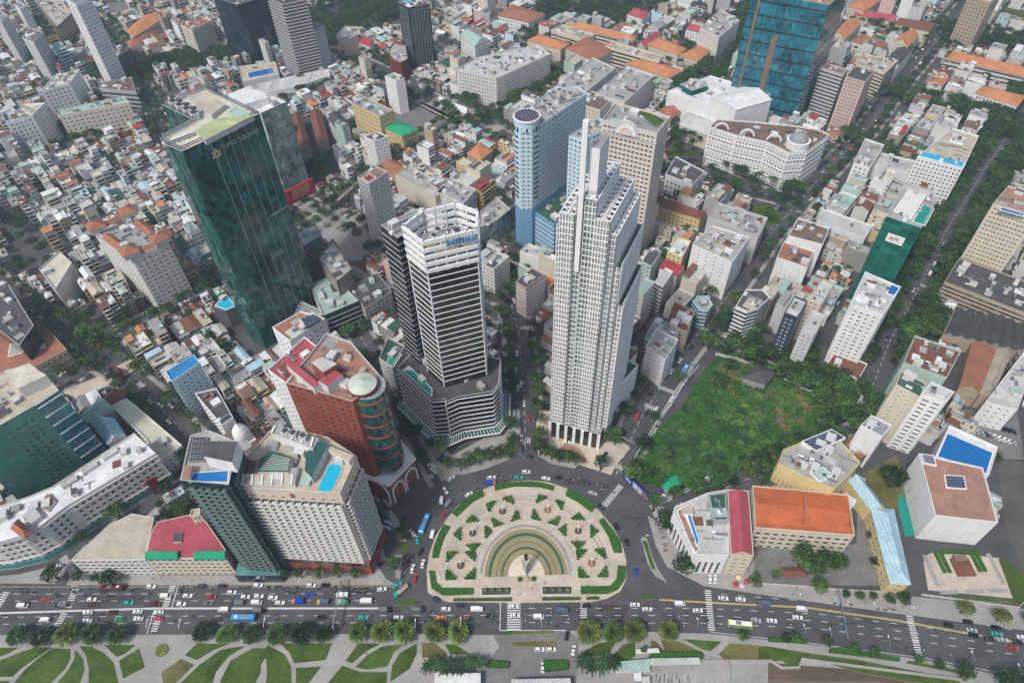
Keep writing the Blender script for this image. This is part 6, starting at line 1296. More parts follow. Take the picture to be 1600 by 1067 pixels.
HS = [t[:9]+(max(1,int(t[5]/3.3)),t[10]) if k >= n1 else t for k, t in enumerate(HS)]
HS.sort(key=lambda t: t[0]**2+t[1]**2+90000)
def house(hs, emit):
    x, y, a, w, d, h, ty, wm, rm, fl, s = hs; r = random.Random(s); X = lambda px, py: (x+px*math.cos(a)-py*math.sin(a), y+px*math.sin(a)+py*math.cos(a))
    p = [X(-w/2,-d/2), X(w/2,-d/2), X(w/2,d/2), X(-w/2,d/2)]
    mb = emit('wall'); mb.prism(p, 0, h, wm)
    if ty == 'flat':
        q = off(p, -.22)
        for i in range(4): j=(i+1)%4; mb.face([(*p[i],h),(*p[j],h),(*q[j],h),(*q[i],h)], wm); mb.face([(*q[j],h-.9),(*q[i],h-.9),(*q[i],h),(*q[j],h)], wm)
        mb = emit('roof'); mb.face([(*c,h-.9) for c in q], rm)
        if r.random() < .7:    # stair head or upper room with its own tin roof
            l = d*r.uniform(.2,.5); y0 = r.choice((-d/2+.4, d/2-l-.4)); ww = w-.6; hh = r.uniform(1.6,2.6); m2 = r.choice(TR)
            b = [X(-ww/2,y0),X(ww/2,y0),X(ww/2,y0+l),X(-ww/2,y0+l)]; mb = emit('roof_room'); mb.prism(b, h-.9, h+hh, r.choice((wm,'wall_palegrey','wall_concrete')))
            b2 = off(b,.35); mb = emit('tin_sheet'); mb.face([(*b2[0],h+hh),(*b2[1],h+hh),(*b2[2],h+hh+.5),(*b2[3],h+hh+.5)], m2)
        for _ in range(r.choice((1,2,3,4)) if w > 5 else r.choice((0,1,2))):
            c = X(r.uniform(-w/2+.9,w/2-.9), r.uniform(-d/2+1,d/2-1)); mb = emit('air_conditioner'); mb.box((*c,h-.4),(r.uniform(.7,1.6),r.uniform(.7,2.2),1.),r.choice(('metal','wall_white','wall_palegrey','metal_dark','roof_light')),a)
        for _ in range(r.choice((0,1,1,2))):
            c = X(r.uniform(-w/2+1.2,w/2-1.2), r.uniform(-d/2+1.5,d/2-1.5)); mb = emit('water_tank'); mb.cyl(c, .6, h-.9, h+1.1+r.random(), r.choice(('metal','metal','wall_paleblue','roof_redtile')), 7)
        if r.random() < .4: c = X(r.uniform(-w/4,w/4), r.uniform(-d/3,d/3)); mb = emit('awning'); mb.box((*c,h+1.2),(w*.7,d*r.uniform(.15,.3),.12), r.choice(TR), a)
        if r.random() < .3:
            mb = emit('roof_plants')
            for _ in range(14): c = X(r.uniform(-w/2+.4,w/2-.4), r.choice((-1,1))*(d/2-.7)+r.uniform(-.4,.4)); z=h-.2+r.uniform(0,.5); mb.face([(c[0]+.5*math.cos(t*2.1+z*9),c[1]+.5*math.sin(t*2.1+z*9),z+r.uniform(-.2,.2)) for t in range(3)], 'leaf_mid')
    else:
        mb = emit('roof'); gable(mb, p, h, r.uniform(.8,2.2), rm, wm, .35) if r.random() < .65 or w > 8 else mb.face([(*off(p,.3)[0],h+.1),(*off(p,.3)[1],h+.1),(*off(p,.3)[2],h+1.3),(*off(p,.3)[3],h+1.3)], rm)
        for _ in range(r.choice((0,1,2,3))): c = X(r.uniform(-w/3,w/3), r.uniform(-d/2.4,d/2.4)); mb = emit('roof_patch'); mb.box((*c,h+r.uniform(1.,1.9)),(r.uniform(1.5,w*.5),r.uniform(2,4),r.uniform(.2,1.2)), r.choice(TR), a)
    nw = 0
    for (i, L) in ((0,w),(3,d),(2,w),(1,d)):
        A_, B2 = Vector(p[i]), Vector(p[(i+1)%4]); e = (B2-A_).normalized(); nr = Vector((e.y,-e.x))
        if not facing(nr.x, nr.y, x, y): continue
        front = i in (0,2)
        if not front and r.random() < .55: continue
        n = max(1, int(L/(1.9 if front else 4.2))); dark = r.random() < .5
        for f in range(fl):
            z = f*3.35+1.1+(h-fl*3.35)*.5
            if z+1.5 > h-.4: break
            if front and dark:
                c = A_+e*L/2+nr*.06; emit('window').box((c.x,c.y,z+.8),(L*.8,.12,1.7),'pane',math.atan2(e.y,e.x)); nw += 1
                if r.random() < .7: c = A_+e*L/2+nr*.5; emit('balcony').box((c.x,c.y,z-.3),(L*.92,1.,.7),wm,math.atan2(e.y,e.x))
            else:
                for k in range(n):
                    if nw > 14: break
                    c = A_+e*L*(k+.5)/n+nr*.06; emit('window').box((c.x,c.y,z+.7),(min(1.2,L/n*.6),.14,1.4),'pane',math.atan2(e.y,e.x)); nw += 1
cnt = {'flat':0,'tin':0}; rest = []
for hs in HS:
    ty = hs[6]
    if cnt[ty] < 290:
        cnt[ty] += 1; org = (hs[0], hs[1], 0); nm = 'townhouse' if ty == 'flat' else 'tin_roof_house'; root = empty(nm, org); lst = []
        def emit(n, lst=lst):
            if n in ('wall','roof') and any(k == n for k, _ in lst): return [m for k, m in lst if k == n][0]
            m = MB(); lst.append((n, m)); return m
        house(hs, emit)
        for n, m in lst: m.build(n, root, org)
        fw = ['one','two','three','four','five','six','seven','eight','nine','ten','eleven','twelve','thirteen'][min(12, hs[9]-1)]
        want(root, f"{WN[hs[7]]} {fw}-storey house with {RN[hs[8]]} {'flat' if ty == 'flat' else 'tin'} roof", 'house', 'flat-roofed townhouses of the packed blocks' if ty == 'flat' else 'tin-roofed houses of the packed blocks', (hs[0], hs[1]))
    else: rest.append(hs)
if rest:
    far = MB(); 
    for hs in rest: house(hs, lambda n: far)
    tag(far.build('distant_houses'), 'mass of small far-off houses filling the blocks to the horizon', 'houses', None, 'stuff')
print('HOUSES', len(HS), cnt, len(rest))
# ================================================================== trees
def crown(seed, mats, n=620, flat=.62):
    rs = np.random.RandomState(seed); mb = MB(); L = [(rs.uniform(-.45,.45), rs.uniform(-.45,.45), rs.uniform(-.12,.28), rs.uniform(.38,.62)) for _ in range(8)]+[(0,0,.1,.7)]
    for k in range(n):
        lx, ly, lz, r = L[rs.randint(len(L))]; v = rs.normal(size=3); v /= np.linalg.norm(v)
        if v[2] < -.25: v[2] *= -.6
        q = r*rs.uniform(.78,1.04); c = np.array((lx,ly,lz))+v*q*np.array((1,1,flat)); s = rs.uniform(.055,.115); nrm = v*.8+rs.normal(size=3)*.55; nrm /= np.linalg.norm(nrm)
        t = np.cross(nrm, (rs.uniform(-1,1),rs.uniform(-1,1),rs.uniform(-1,1))); t /= np.linalg.norm(t)+1e-9; b = np.cross(nrm, t)
        mb.face([tuple(c+t*s), tuple(c+b*s*.8), tuple(c-t*s), tuple(c-b*s*.8)], mats[rs.randint(len(mats))])
    o = mb.build('crown'); me = o.data; bpy.data.objects.remove(o); return me
def trunkf(mb):
    mb.cyl((0,0), .045, 0, .75, 'bark', 7, .03)
    for k in range(5): a = k*1.26; mb.bar((0,0,.5+k*.05),(.4*math.cos(a),.4*math.sin(a),.92+k*.03),.03,'bark')
TRK = tmesh('trunk', trunkf)
CR = {'dark':[crown(k, ['leaf_dark','leaf_dark','leaf_mid']) for k in (1,2,3)], 'mid':[crown(k, ['leaf_mid','leaf_mid','leaf_dark','leaf_light']) for k in (4,5,6)], 'bright':[crown(k, ['leaf_light','leaf_mid','leaf_light']) for k in (7,8)], 'golden':[crown(k, ['leaf_gold','leaf_light','leaf_gold']) for k in (9,)]}
def frond_mesh(mats, seed, nf=52, palm=False):
    rs = random.Random(seed); mb = MB()
    for k in range(nf):
        a = k*2.4+rs.uniform(-.2,.2); el = rs.uniform(-.1,1.4) if not palm else rs.uniform(-.1,.9); L = rs.uniform(.85,1.1); m = rs.choice(mats); pv = None
        for t in range(7):
            f = t/6; x = f*L*math.cos(el); z = f*L*math.sin(el)*.75-(f*f)*.42; c = Vector((x*math.cos(a), x*math.sin(a), z)); wd = (.10 if not palm else .13)*(1-.75*f)+.012
            s = Vector((-math.sin(a), math.cos(a), 0)); 
            if pv is not None:
                mb.face([pv[0], pv[0]+pv[1]*pv[2]+Vector((0,0,-.05)), c+s*wd+Vector((0,0,-.05)), c], m); mb.face([pv[0]-pv[1]*pv[2]+Vector((0,0,-.05)), pv[0], c, c-s*wd+Vector((0,0,-.05))], m)
                for g in (-1,1):
                    e = c+s*g*wd*2.6+Vector((math.cos(a),math.sin(a),0))*.09+Vector((0,0,-.07)); mb.face([c-Vector((math.cos(a),math.sin(a),0))*.05, e, c+Vector((math.cos(a),math.sin(a),0))*.02], m)
            pv = (c, s, wd)
    o = mb.build('crown'); me = o.data; bpy.data.objects.remove(o); return me
def dome_mesh(mats, seed, n=1000):
    rs = random.Random(seed); mb = MB()
    for k in range(n):
        a = rs.uniform(0,6.283); el = math.asin(rs.uniform(-.1,1)); arm = round(a*11/6.283)*6.283/11; a = a*.84+arm*.16; r = rs.uniform(.62,1.0)*(1-.18*(rs.random()<.3)); d = Vector((math.cos(a)*math.cos(el),math.sin(a)*math.cos(el),math.sin(el)*.8)); c = d*r; t = d.cross(Vector((0,0,1))); t = t.normalized() if t.length > .01 else Vector((1,0,0)); L = rs.uniform(.10,.2); w = rs.uniform(.03,.06); dd = (d+Vector((0,0,-.35))).normalized(); t = (t+Vector((0,0,rs.uniform(-.6,.6)))).normalized()
        mb.face([c-dd*L, c+t*w, c+dd*L, c-t*w], rs.choice(mats))
    o = mb.build('crown'); me = o.data; bpy.data.objects.remove(o); return me
FRD = {'golden':dome_mesh(['leaf_gold','leaf_gold','leaf_light'],1), 'bright':dome_mesh(['leaf_light','leaf_light','leaf_gold','leaf_mid'],2), 'mid':dome_mesh(['leaf_mid','leaf_light'],3), 'dark':dome_mesh(['leaf_dark','leaf_mid'],4)}
PLM = frond_mesh(['leaf_dark','leaf_mid','leaf_dark'], 9, 22, True)
TREES = []   # x, y, height, crown radius, tone, form
def addt(x, y, h, r, tone, form='tree', grp='street trees'): TREES.append((x, y, h, r, tone, form, grp))
for px, py, tone in ((34,992,'dark'),(72,995,'dark'),(112,990,'golden'),(152,990,'mid'),(190,990,'dark'),(320,985,'dark'),(360,990,'mid'),(398,990,'dark'),(437,990,'mid'),(474,990,'dark'),(508,990,'dark'),(562,988,'bright'),(600,986,'golden'),(634,986,'bright'),(680,986,'golden'),(716,986,'golden'),(920,986,'golden'),(957,986,'mid'),(990,986,'golden'),(1041,984,'golden')):
    c = P(px, py+6); s = U(.9,1.08)*(1.12 if tone in ('golden','bright') else 1); addt(c.x, c.y, 7.5, 5.0*s, tone, 'feathery', 'row of feathery trees along the riverside park')
for x in range(672, 752, 11): c = P(x, 1046+U(-5,4)); addt(c.x, c.y, 8, 4.2, 'dark', 'palm', 'palms at the bottom edge')
for x in (910,922,935,946,955): c = P(x, 1045+U(-7,5)); addt(c.x, c.y, 8, 4.2, 'dark', 'palm', 'palms at the bottom edge')
for px, py, h, r, tone in ((447,903,8,3.4,'mid'),(472,903,8,3.3,'mid'),(501,903,8,3.5,'bright'),(530,902,8,3.3,'bright'),(558,903,8,3.6,'mid'),(177,912,9,5.6,'mid'),(130,906,7,3.6,'mid'),(155,908,6,3.,'bright'),(631,842,10,5.,'mid'),(619,890,10,4.6,'mid'),(700,732,9,4,'mid'),(720,735,10,4,'mid'),(735,728,10,5,'mid'),(750,722,10,5,'mid'),(766,720,10,5,'mid'),(782,716,10,5,'mid'),(797,715,9,4,'mid'),(852,712,9,4.4,'mid'),(862,718,9,4.6,'mid'),(874,722,9,4.8,'mid'),(888,722,9,4.8,'mid'),(899,726,8,4,'mid'),
   (1066,895,12,7.2,'dark'),(1178,914,7,4,'bright'),(1275,922,9,5,'bright'),(1247,884,14,8,'mid'),(1262,896,12,7,'mid'),(1300,890,11,6,'mid'),(1282,884,12,6,'dark'),(1388,762,14,9.5,'dark'),(1208,905,7,3,'bright'),(1318,932,5,2.6,'mid'),(1340,935,5,3,'mid'),(1360,935,5,2.6,'mid'),(1386,940,6,3.4,'dark'),(1408,942,7,4.6,'dark'),(1500,958,8,4.6,'golden'),(1556,970,8,4.6,'golden'),(1600,975,8,4,'mid'),
   (945,690,9,4.6,'bright'),(960,695,9,4,'mid'),(990,625,8,4,'mid'),(1000,610,9,4.6,'mid'),(955,655,8,4,'mid'),(970,640,8,4,'dark'),(1020,742,7,3,'mid'),(672,702,8,4,'dark'),(655,680,8,4,'dark'),(690,725,8,4,'dark'),(1188,760,12,6,'dark'),(1206,748,11,5,'mid'),(1352,765,4,2,'mid'),(1355,800,5,3,'dark'),(1358,840,5,3.2,'dark'),(1363,880,5,3.2,'dark'),(1222,786,6,3,'mid'),(1005,1018,4,2,'mid'),(1430,1035,6,3,'bright'),(1462,1044,6,3,'mid'),(1500,1056,8,5,'mid'),(1560,1070,12,7,'dark'),(1590,1075,12,7,'dark'),(1225,1000,5,3,'mid'),(1240,1000,5,3,'mid'),(1290,1006,5,3,'mid'),(1335,1018,5,3,'mid'),(1362,1022,5,3,'mid'),(1160,997,5,3.5,'mid')):
    c = P(px, py); addt(c.x, c.y, h, r, tone, 'tree', 'trees round the plaza and the main road')
for px, py in ((990,738),(1010,748),(1028,757),(1090,770),(1115,765),(1140,757),(1165,748),(1190,738),(1215,725),(1240,712),(1265,695),(1288,680),(1300,660),(1310,640),(1290,625),(1262,606),(1240,596),(1218,588),(1120,610),(1140,575),(1175,725),(1200,712),(1040,715)):
    c = P(px+U(-5,5), py+U(-4,4)); addt(c.x, c.y, U(6,10), U(3.6,6), random.choice(('mid','mid','dark','bright')), 'tree', 'trees of the overgrown lot')
for n, (pts, w, tr, tf) in STW.items():
    if not tr: continue
    for s in (-1, 1):
        for c in dens(pts, 8.5/min(tr,1.)):
            rows = 3 if tr > 1.3 else 1
            for rr in range(rows):
                if rnd() < .08: continue
                i = min(range(len(pts)-1), key=lambda i: ((pts[i]+pts[i+1])/2-c).length); e = (pts[i+1]-pts[i]).normalized(); nn = Vector((-e.y,e.x)); q = c+nn*s*(w/2-.5+rr*5.2+U(-.5,1.))+e*U(-2,2)
                if not seen(q.x, q.y, 6) or on_street(q, n, -1) and inside(q.x, q.y, mw): continue
                if any(inside(q.x, q.y, off(hp, 1.)) for hp, _, _ in HERO if abs(hp[0][0]-q.x) < 90 and abs(hp[0][1]-q.y) < 90): continue
                addt(q.x, q.y, U(9,13), U(4.2,6.6)*(1.18 if tr > 1.3 else 1), random.choice(('dark','dark','mid','mid','bright')))
for px, dn in PK:
    p = poly(px); xs = [a[0] for a in p]; ys = [a[1] for a in p]
    for _ in range(int(abs(area(p))*dn*2.6)):
        x, y = U(min(xs),max(xs)), U(min(ys),max(ys))
        if inside(x,y,p) and not any(inside(x,y,off(hp,.5)) for hp, _, _ in HERO if abs(hp[0][0]-x) < 90 and abs(hp[0][1]-y) < 90): addt(x, y, U(9,14), U(4,6.5), random.choice(('dark','dark','mid')), 'tree', 'trees of the city parks')
for x, y in GREEN: addt(x, y, U(6,11), U(2.8,5.), random.choice(('dark','mid','mid')), 'tree', 'courtyard trees')
TREES.sort(key=lambda t: (t[0]**2+t[1]**2+90000)/(t[3]**2) * (0 if t[6] != 'street trees' and (t[0]**2+t[1]**2) < 80000 else 1))
rest = TREES[300:]
def tree(t):
    x, y, h, r, tone, form, grp = t; nm = {'tree':'tree','feathery':'feathery_tree','palm':'palm_tree'}[form]; root = empty(nm, (x,y,0), rz=U(0,6.28))
    if form == 'tree': me = random.choice(CR[tone]); z = h-r*.45; inst(me, 'crown', root, (0,0,z), 0, (r,r,r*U(.85,1.1))); inst(TRK, 'trunk', root, (0,0,0), 0, (h,h,z))
    else:
        me = FRD[tone] if form == 'feathery' else PLM; sq = U(.8,1.25); inst(me, 'crown', root, (0,0,h*(.8 if form == 'palm' else .55)), 0, (r*U(.85,1.1),r*U(.85,1.1),r*sq)); root.rotation_euler = (U(-.08,.08),U(-.08,.08),U(0,6.28)); inst(TRK, 'trunk', root, (0,0,0), 0, (h*.8,h*.8,h*.85))
    sz = 'small' if r < 3.6 else 'medium' if r < 5 else 'large'
    want(root, f"{sz} {tone} green {'feathery tree' if form == 'feathery' else form}" if tone != 'golden' else f"{sz} golden {'feathery tree' if form == 'feathery' else form}", 'tree' if form != 'palm' else 'palm', grp, (x, y))
for t in TREES[:300]: tree(t)
V = []; F_ = []; MI = []; base = 0; names = ['leaf_dark','leaf_mid','leaf_light','leaf_gold','bark']
vv = []; ff = []; mm = []
for x, y, h, r, tone, form, grp in rest:
    me = random.choice(CR[tone]); co_ = np.empty(len(me.vertices)*3); me.vertices.foreach_get('co', co_); co_ = co_.reshape(-1,3); a = U(0,6.28); ca, sa = math.cos(a), math.sin(a)
    c2 = np.stack([(co_[:,0]*ca-co_[:,1]*sa)*r+x, (co_[:,0]*sa+co_[:,1]*ca)*r+y, co_[:,2]*r+h-r*.45], 1); mi = np.empty(len(me.polygons), int); me.polygons.foreach_get('material_index', mi)
    mp = np.array([names.index(m.name) for m in me.materials]); keep = np.arange(len(mi)) % 5 < 3; fidx = np.arange(len(mi))[keep]; idx = (fidx[:,None]*4+np.arange(4)); vv.append(c2[idx.reshape(-1)]); mm.append(mp[mi[keep]])
if vv:
    vv = np.concatenate(vv); mm = np.concatenate(mm); n = len(mm); me = bpy.data.meshes.new('distant_trees'); me.vertices.add(n*4); me.vertices.foreach_set('co', vv.reshape(-1)); me.loops.add(n*4); me.loops.foreach_set('vertex_index', np.arange(n*4)); me.polygons.add(n); me.polygons.foreach_set('loop_start', np.arange(n)*4)
    me.polygons.foreach_set('loop_total', np.full(n,4)) if False else None
    for k in names: me.materials.append(MT[k])
    me.polygons.foreach_set('material_index', mm); me.update(calc_edges=True); me.validate(); o = bpy.data.objects.new('distant_trees', me); C.objects.link(o); tag(o, 'mass of far-off street and park trees between the buildings', 'trees', None, 'stuff')
print('TREES', len(TREES), len(rest))
# ================================================================== vehicles
PAINT = dict(white=(.78,.78,.78), black=(.012,.012,.014), silver=(.42,.43,.44), red=(.45,.02,.03), maroon=(.12,.015,.02), blue=(.02,.06,.42), navy=(.02,.035,.10), teal=(.01,.42,.36), green=(.01,.28,.12), orange=(.75,.22,.03), yellow=(.75,.45,.03), lime=(.45,.62,.15), skyblue=(.06,.32,.65), grey=(.16,.17,.18), slate=(.08,.13,.20), pink=(.60,.05,.12))
for k, c in PAINT.items(): mat('paint_'+k+'_car', c, .25, .06, .3, 0, 0, .6)
mat('tyre', (.02,.02,.02), .9, .1, 1); mat('lamp_glass', (.7,.7,.65), .2, .05, 1)
def prof(mb, pts, w, m, wt=None):         # side outline (x, z) swept across the width, narrower at the top
    zs = [z for _, z in pts]; zm = max(zs); z0 = min(zs); k = lambda z: w/2*(1-(0 if wt is None else (1-wt)*(z-z0)/(zm-z0)))
    A = [(x, -k(z), z) for x, z in pts]; B = [(x, k(z), z) for x, z in pts]; n = len(pts); mb.face(A, m); mb.face(B[::-1], m)
    for i in range(n): j = (i+1) % n; mb.face([A[j], A[i], B[i], B[j]], m)
def wheelf(mb):
    n = 10
    for s in (-.11,.11): mb.face([(.32*math.cos(2*PI*i/n), s, .32*math.sin(2*PI*i/n)) for i in range(n)][::(1 if s < 0 else -1)], 'tyre'); mb.face([(.17*math.cos(2*PI*i/n), s*1.05, .17*math.sin(2*PI*i/n)) for i in range(n)], 'metal')
    for i in range(n): a, b = 2*PI*i/n, 2*PI*(i+1)/n; mb.face([(.32*math.cos(a),-.11,.32*math.sin(a)),(.32*math.cos(b),-.11,.32*math.sin(b)),(.32*math.cos(b),.11,.32*math.sin(b)),(.32*math.cos(a),.11,.32*math.sin(a))], 'tyre')
WH = tmesh('wheel', wheelf); _vt = {}
def vtemplate(ty, col):
    if (ty, col) in _vt: return _vt[(ty, col)]
    m = 'paint_'+col+'_car'; parts = []; P_ = lambda n, f: parts.append((n, tmesh(n, f), (0,0,0), None))
    if ty in ('car','suv'):
        k = 1.15 if ty == 'suv' else 1.
        P_('body', lambda b: (prof(b, [(-2.2,.3),(-2.25,.65),(-2.1,.9*k),(-1.2,.95*k),(1.0,.95*k),(2.0,.8*k),(2.25,.6),(2.2,.3)], 1.8, m, .94)))
        rr = -1.95 if ty == 'suv' else -1.6
        P_('window_glass', lambda b: prof(b, [(rr,.93*k),(rr+.35,1.36*k),(.25,1.38*k),(1.05,.93*k)], 1.62, 'pane', .84))
        P_('roof', lambda b: (b.box(((rr+.35+.2)/2,0,1.41*k),(1.45 if ty == 'car' else 1.9,1.28,.06),m)))
        P_('bumper', lambda b: b.box((2.24,0,.5),(.12,1.6,.3),m)); P_('bumper', lambda b: b.box((-2.26,0,.5),(.12,1.6,.3),m))
        for s in (-1,1): P_('headlight', lambda b, s=s: b.box((2.18,s*.62,.68),(.2,.36,.16),'lamp_glass'))
        wx, ws = 1.35, 1.
    elif ty == 'van':
        P_('body', lambda b: prof(b, [(-2.5,.35),(-2.55,2.05),(-2.4,2.15),(1.3,2.15),(2.05,1.25),(2.5,1.05),(2.55,.35)], 1.95, m, .93))
        P_('windscreen', lambda b: b.face([(1.42,-.84,2.06),(1.42,.84,2.06),(2.02,.88,1.34),(2.02,-.88,1.34)][::-1],'pane')); P_('window_glass', lambda b: b.box((-.4,0,1.65),(3.2,1.9,.5),'pane')); wx, ws = 1.6, 1.1
    elif ty in ('bus','coach'):
        L = 11. if ty == 'bus' else 8.
        top = 'paint_white_car' if col in ('lime',) else m
        P_('body', lambda b: prof(b, [(-L/2,.4),(-L/2,3.),(-L/2+.3,3.15),(L/2-.3,3.15),(L/2,2.9),(L/2+.05,.4)], 2.5, m, .97)); P_('window_glass', lambda b: b.box((0,0,2.1),(L-.6,2.52,.9),'pane')); P_('windscreen', lambda b: b.box((L/2+.02,0,1.9),(.1,2.2,1.3),'pane'))
        P_('roof_unit', lambda b: (b.box((-1,0,3.25),(2.6,1.6,.25),'metal'), b.box((L/2-2.2,0,3.2),(1.2,1.3,.14),'white_paint'), b.box((0,0,3.17),(L-1,2.,.05),top))); wx, ws = L*.3, 1.5
    elif ty == 'truck':
        P_('cab', lambda b: prof(b, [(1.4,.5),(1.4,2.1),(2.5,2.1),(2.9,1.3),(2.95,.5)], 1.9, m, .94)); P_('windscreen', lambda b: b.face([(2.56,-.8,2.),(2.56,.8,2.),(2.92,.82,1.35),(2.92,-.82,1.35)][::-1],'pane'))
        bc = {'white':'white_paint','orange':'paint_blue_car','yellow':'paint_slate_car','navy':'paint_grey_car','slate':'paint_slate_car','grey':'metal','black':'paint_grey_car','green':'roof_green'}.get(col, 'white_paint'); P_('cargo_box', lambda b: b.box((-.9,0,1.65),(4.3,2.,2.),bc)); P_('chassis', lambda b: b.box((0,0,.55),(5.6,1.1,.3),'metal_dark')); wx, ws = 1.9, 1.2
    elif ty == 'tanker':
        P_('cab', lambda b: prof(b, [(2.4,.5),(2.4,2.5),(3.7,2.5),(4.,1.5),(4.,.5)], 2.3, m, .94)); P_('windscreen', lambda b: b.box((3.9,0,1.9),(.1,2.,.8),'pane'))
        def tk(b):
            n = 14
            ring = lambda x, q=1.: [(x, 1.15*q*math.cos(2*PI*i/n), 1.85+1.05*q*math.sin(2*PI*i/n)) for i in range(n)]
            R0, R1 = ring(-4), ring(2.1)
            for i in range(n): j = (i+1)%n; b.face([R0[i],R0[j],R1[j],R1[i]],'stone')
            b.face(R0,'stone'); b.face(R1[::-1],'stone'); b.box((-1,0,2.95),(3.5,.5,.2),'metal')
        P_('tank', tk); P_('chassis', lambda b: b.box((0,0,.65),(7.4,1.1,.3),'metal_dark')); wx, ws = 2.6, 1.4
    for sx in (-1,1):
        for s in (-1,1): parts.append(('wheel', WH, (sx*wx, s*(.83 if ty != 'bus' else 1.15), .32*ws), (ws,ws,ws)))
    _vt[(ty, col)] = parts; return parts
VN = dict(car='car', suv='car', van='van', bus='bus', coach='bus', truck='truck', tanker='tanker_truck'); VL = dict(car='saloon car', suv='suv car', van='van', bus='bus', coach='small bus', truck='box truck', tanker='tanker truck')
VPOS = []
def vehicle(ty, col, x, y, a, grp):
    root = empty(VN[ty], (x,y,.04), rz=a)
    for n, me, loc, sc in vtemplate(ty, col): inst(me, n, root, loc, 0, sc)
    VPOS.append((x, y)); want(root, f"{col} {VL[ty]}", VN[ty].replace('_',' '), grp, (x, y))
def vp(px, py, ty, col, img=0., grp='traffic on the riverside road'):      # img: heading in the picture, degrees anticlockwise from the right
    a = P(px, py); b = P(px+6*math.cos(R(img)), py-6*math.sin(R(img))); vehicle(ty, col, a.x, a.y, math.atan2(b.y-a.y, b.x-a.x), grp)
CARS = '''37 947 van white 0;71 938 car red 0;98 946 truck black 180;144 937 car white 0;146 945 car maroon 0;202 942 car teal 0;237 917 suv white 0;244 943 car maroon 0;260 932 van white 0;294 931 car white 0;284 944 car white 0;316 916 suv black 0;348 916 suv black 0;331 933 car red 0;325 943 car grey 0;363 926 suv white 0;384 933 suv white 0;372 943 truck navy 180;138 957 car white 180;176 957 car maroon 180;216 956 car white 180;249 957 car white 180;350 953 van white 180;71 969 van white 180;137 970 car white 180;188 968 car green 180;217 967 car white 180;248 967 car pink 180;382 967 bus skyblue 180;178 920 bus maroon 0
404 915 suv white 0;405 932 car white 0;402 942 van white 0;427 934 car white 0;438 942 car white 0;487 915 suv white 0;509 915 suv black 0;484 930 car blue 0;466 941 truck orange 180;505 942 truck yellow 180;535 931 truck white 180;536 942 truck green 0;572 940 truck white 180;597 921 car white 10;621 915 car teal 30;627 925 tanker teal 220;649 904 car red 70;645 889 suv white 75;661 881 suv white 75;658 862 suv black 65;652 844 car teal 100;664 820 bus skyblue 68;676 835 van white 75;632 812 suv black 60;644 833 car white 130;607 817 car white 160;604 825 suv white 160;694 805 car red 50;602 802 car grey 160
406 955 truck black 0;503 965 suv black 0;568 965 car teal 0;602 954 truck black 0;654 954 truck navy 0;683 937 suv navy -28;697 952 suv white 0;721 946 suv navy 0;746 953 truck white 0;767 963 car black 0;690 965 car orange 180;725 967 car orange 180;623 965 car white 0
803 948 car white 0;805 962 car white 0;842 964 van white 0;879 955 truck slate 0;917 947 suv black 0;963 824 suv black -60;980 849 suv black -65;993 893 suv blue 87;992 945 car white 0;1011 952 car white 0;1062 944 van white 0;1090 954 car white 0;1130 935 car white -5;1157 937 suv white -5;1192 944 truck slate 172;1155 977 bus lime -6;1181 970 car silver -5;886 993 suv black 78;843 1015 suv white 0;861 1015 suv white 0;896 1016 car white 80;848 1043 car white 88;1109 905 suv white 88;1117 905 suv white 88
1206 970 car white -6;1246 965 car white -6;1252 952 van white -5;1482 977 suv black -8;1512 972 suv black -8;1556 981 suv black -8;1518 985 car silver -8;1521 993 suv black -8;1545 998 car black -8;1557 991 car teal -8;1566 1000 car silver -8;1590 1004 suv black -8;1597 996 car white -8;1581 1013 car red -8
705 748 car white 35;696 767 car white -60;690 782 van white 85;701 788 truck grey 50;733 773 suv white 30;768 747 suv white 8;767 756 truck orange 8;810 747 car teal 0;853 748 car white -8;874 747 suv black 0;926 771 car silver -18;940 793 suv black -38;829 714 car black 0;822 738 suv white 0;1049 581 car white 60;1063 564 car white 55;1068 583 bus skyblue 60;1070 598 car white 55;1018 616 car black 0;1050 624 car white 50;1011 646 suv black 62;975 676 suv black 62;885 692 car white 0;860 699 van white 20;983 742 car teal 60;945 711 car black 45
808 553 car white 88;814 601 car white 88;809 607 car white 88;819 631 car white 88;803 649 van silver 88;806 580 car silver 88;816 520 car black 88;90 889 truck white 30;674 728 car white 160;677 736 car white 140;190 601 suv black 30;225 610 suv black -30;252 622 suv black -45;251 634 suv white -30;267 635 car white -40;107 574 car white 35;99 585 car white 35;18 706 bus silver 40;5 724 car white 40;520 330 bus silver 28;548 338 bus silver 28;1262 316 car green 40;1268 312 car white 40;1240 322 car green 5;1222 320 car green 5;1232 321 car green 5;1345 622 car white 70;1352 633 car teal 75;1290 625 van white -20;1378 445 car white 60;1035 777 van white 20;1050 768 suv black 20;1065 762 suv black 20;1080 757 suv black 20;1092 754 suv red 20;1104 748 car white 22;1118 742 car white 22;1133 737 car grey 22;1232 708 car white 35;1244 700 car white 35;1256 694 car white 35;1296 662 car white 40;1310 658 car black 40;1030 795 suv silver 25'''
for ln in CARS.replace('\n', ';').split(';'):
    a, b, t, c, g = ln.split(); vp(float(a), float(b), t, c, float(g))
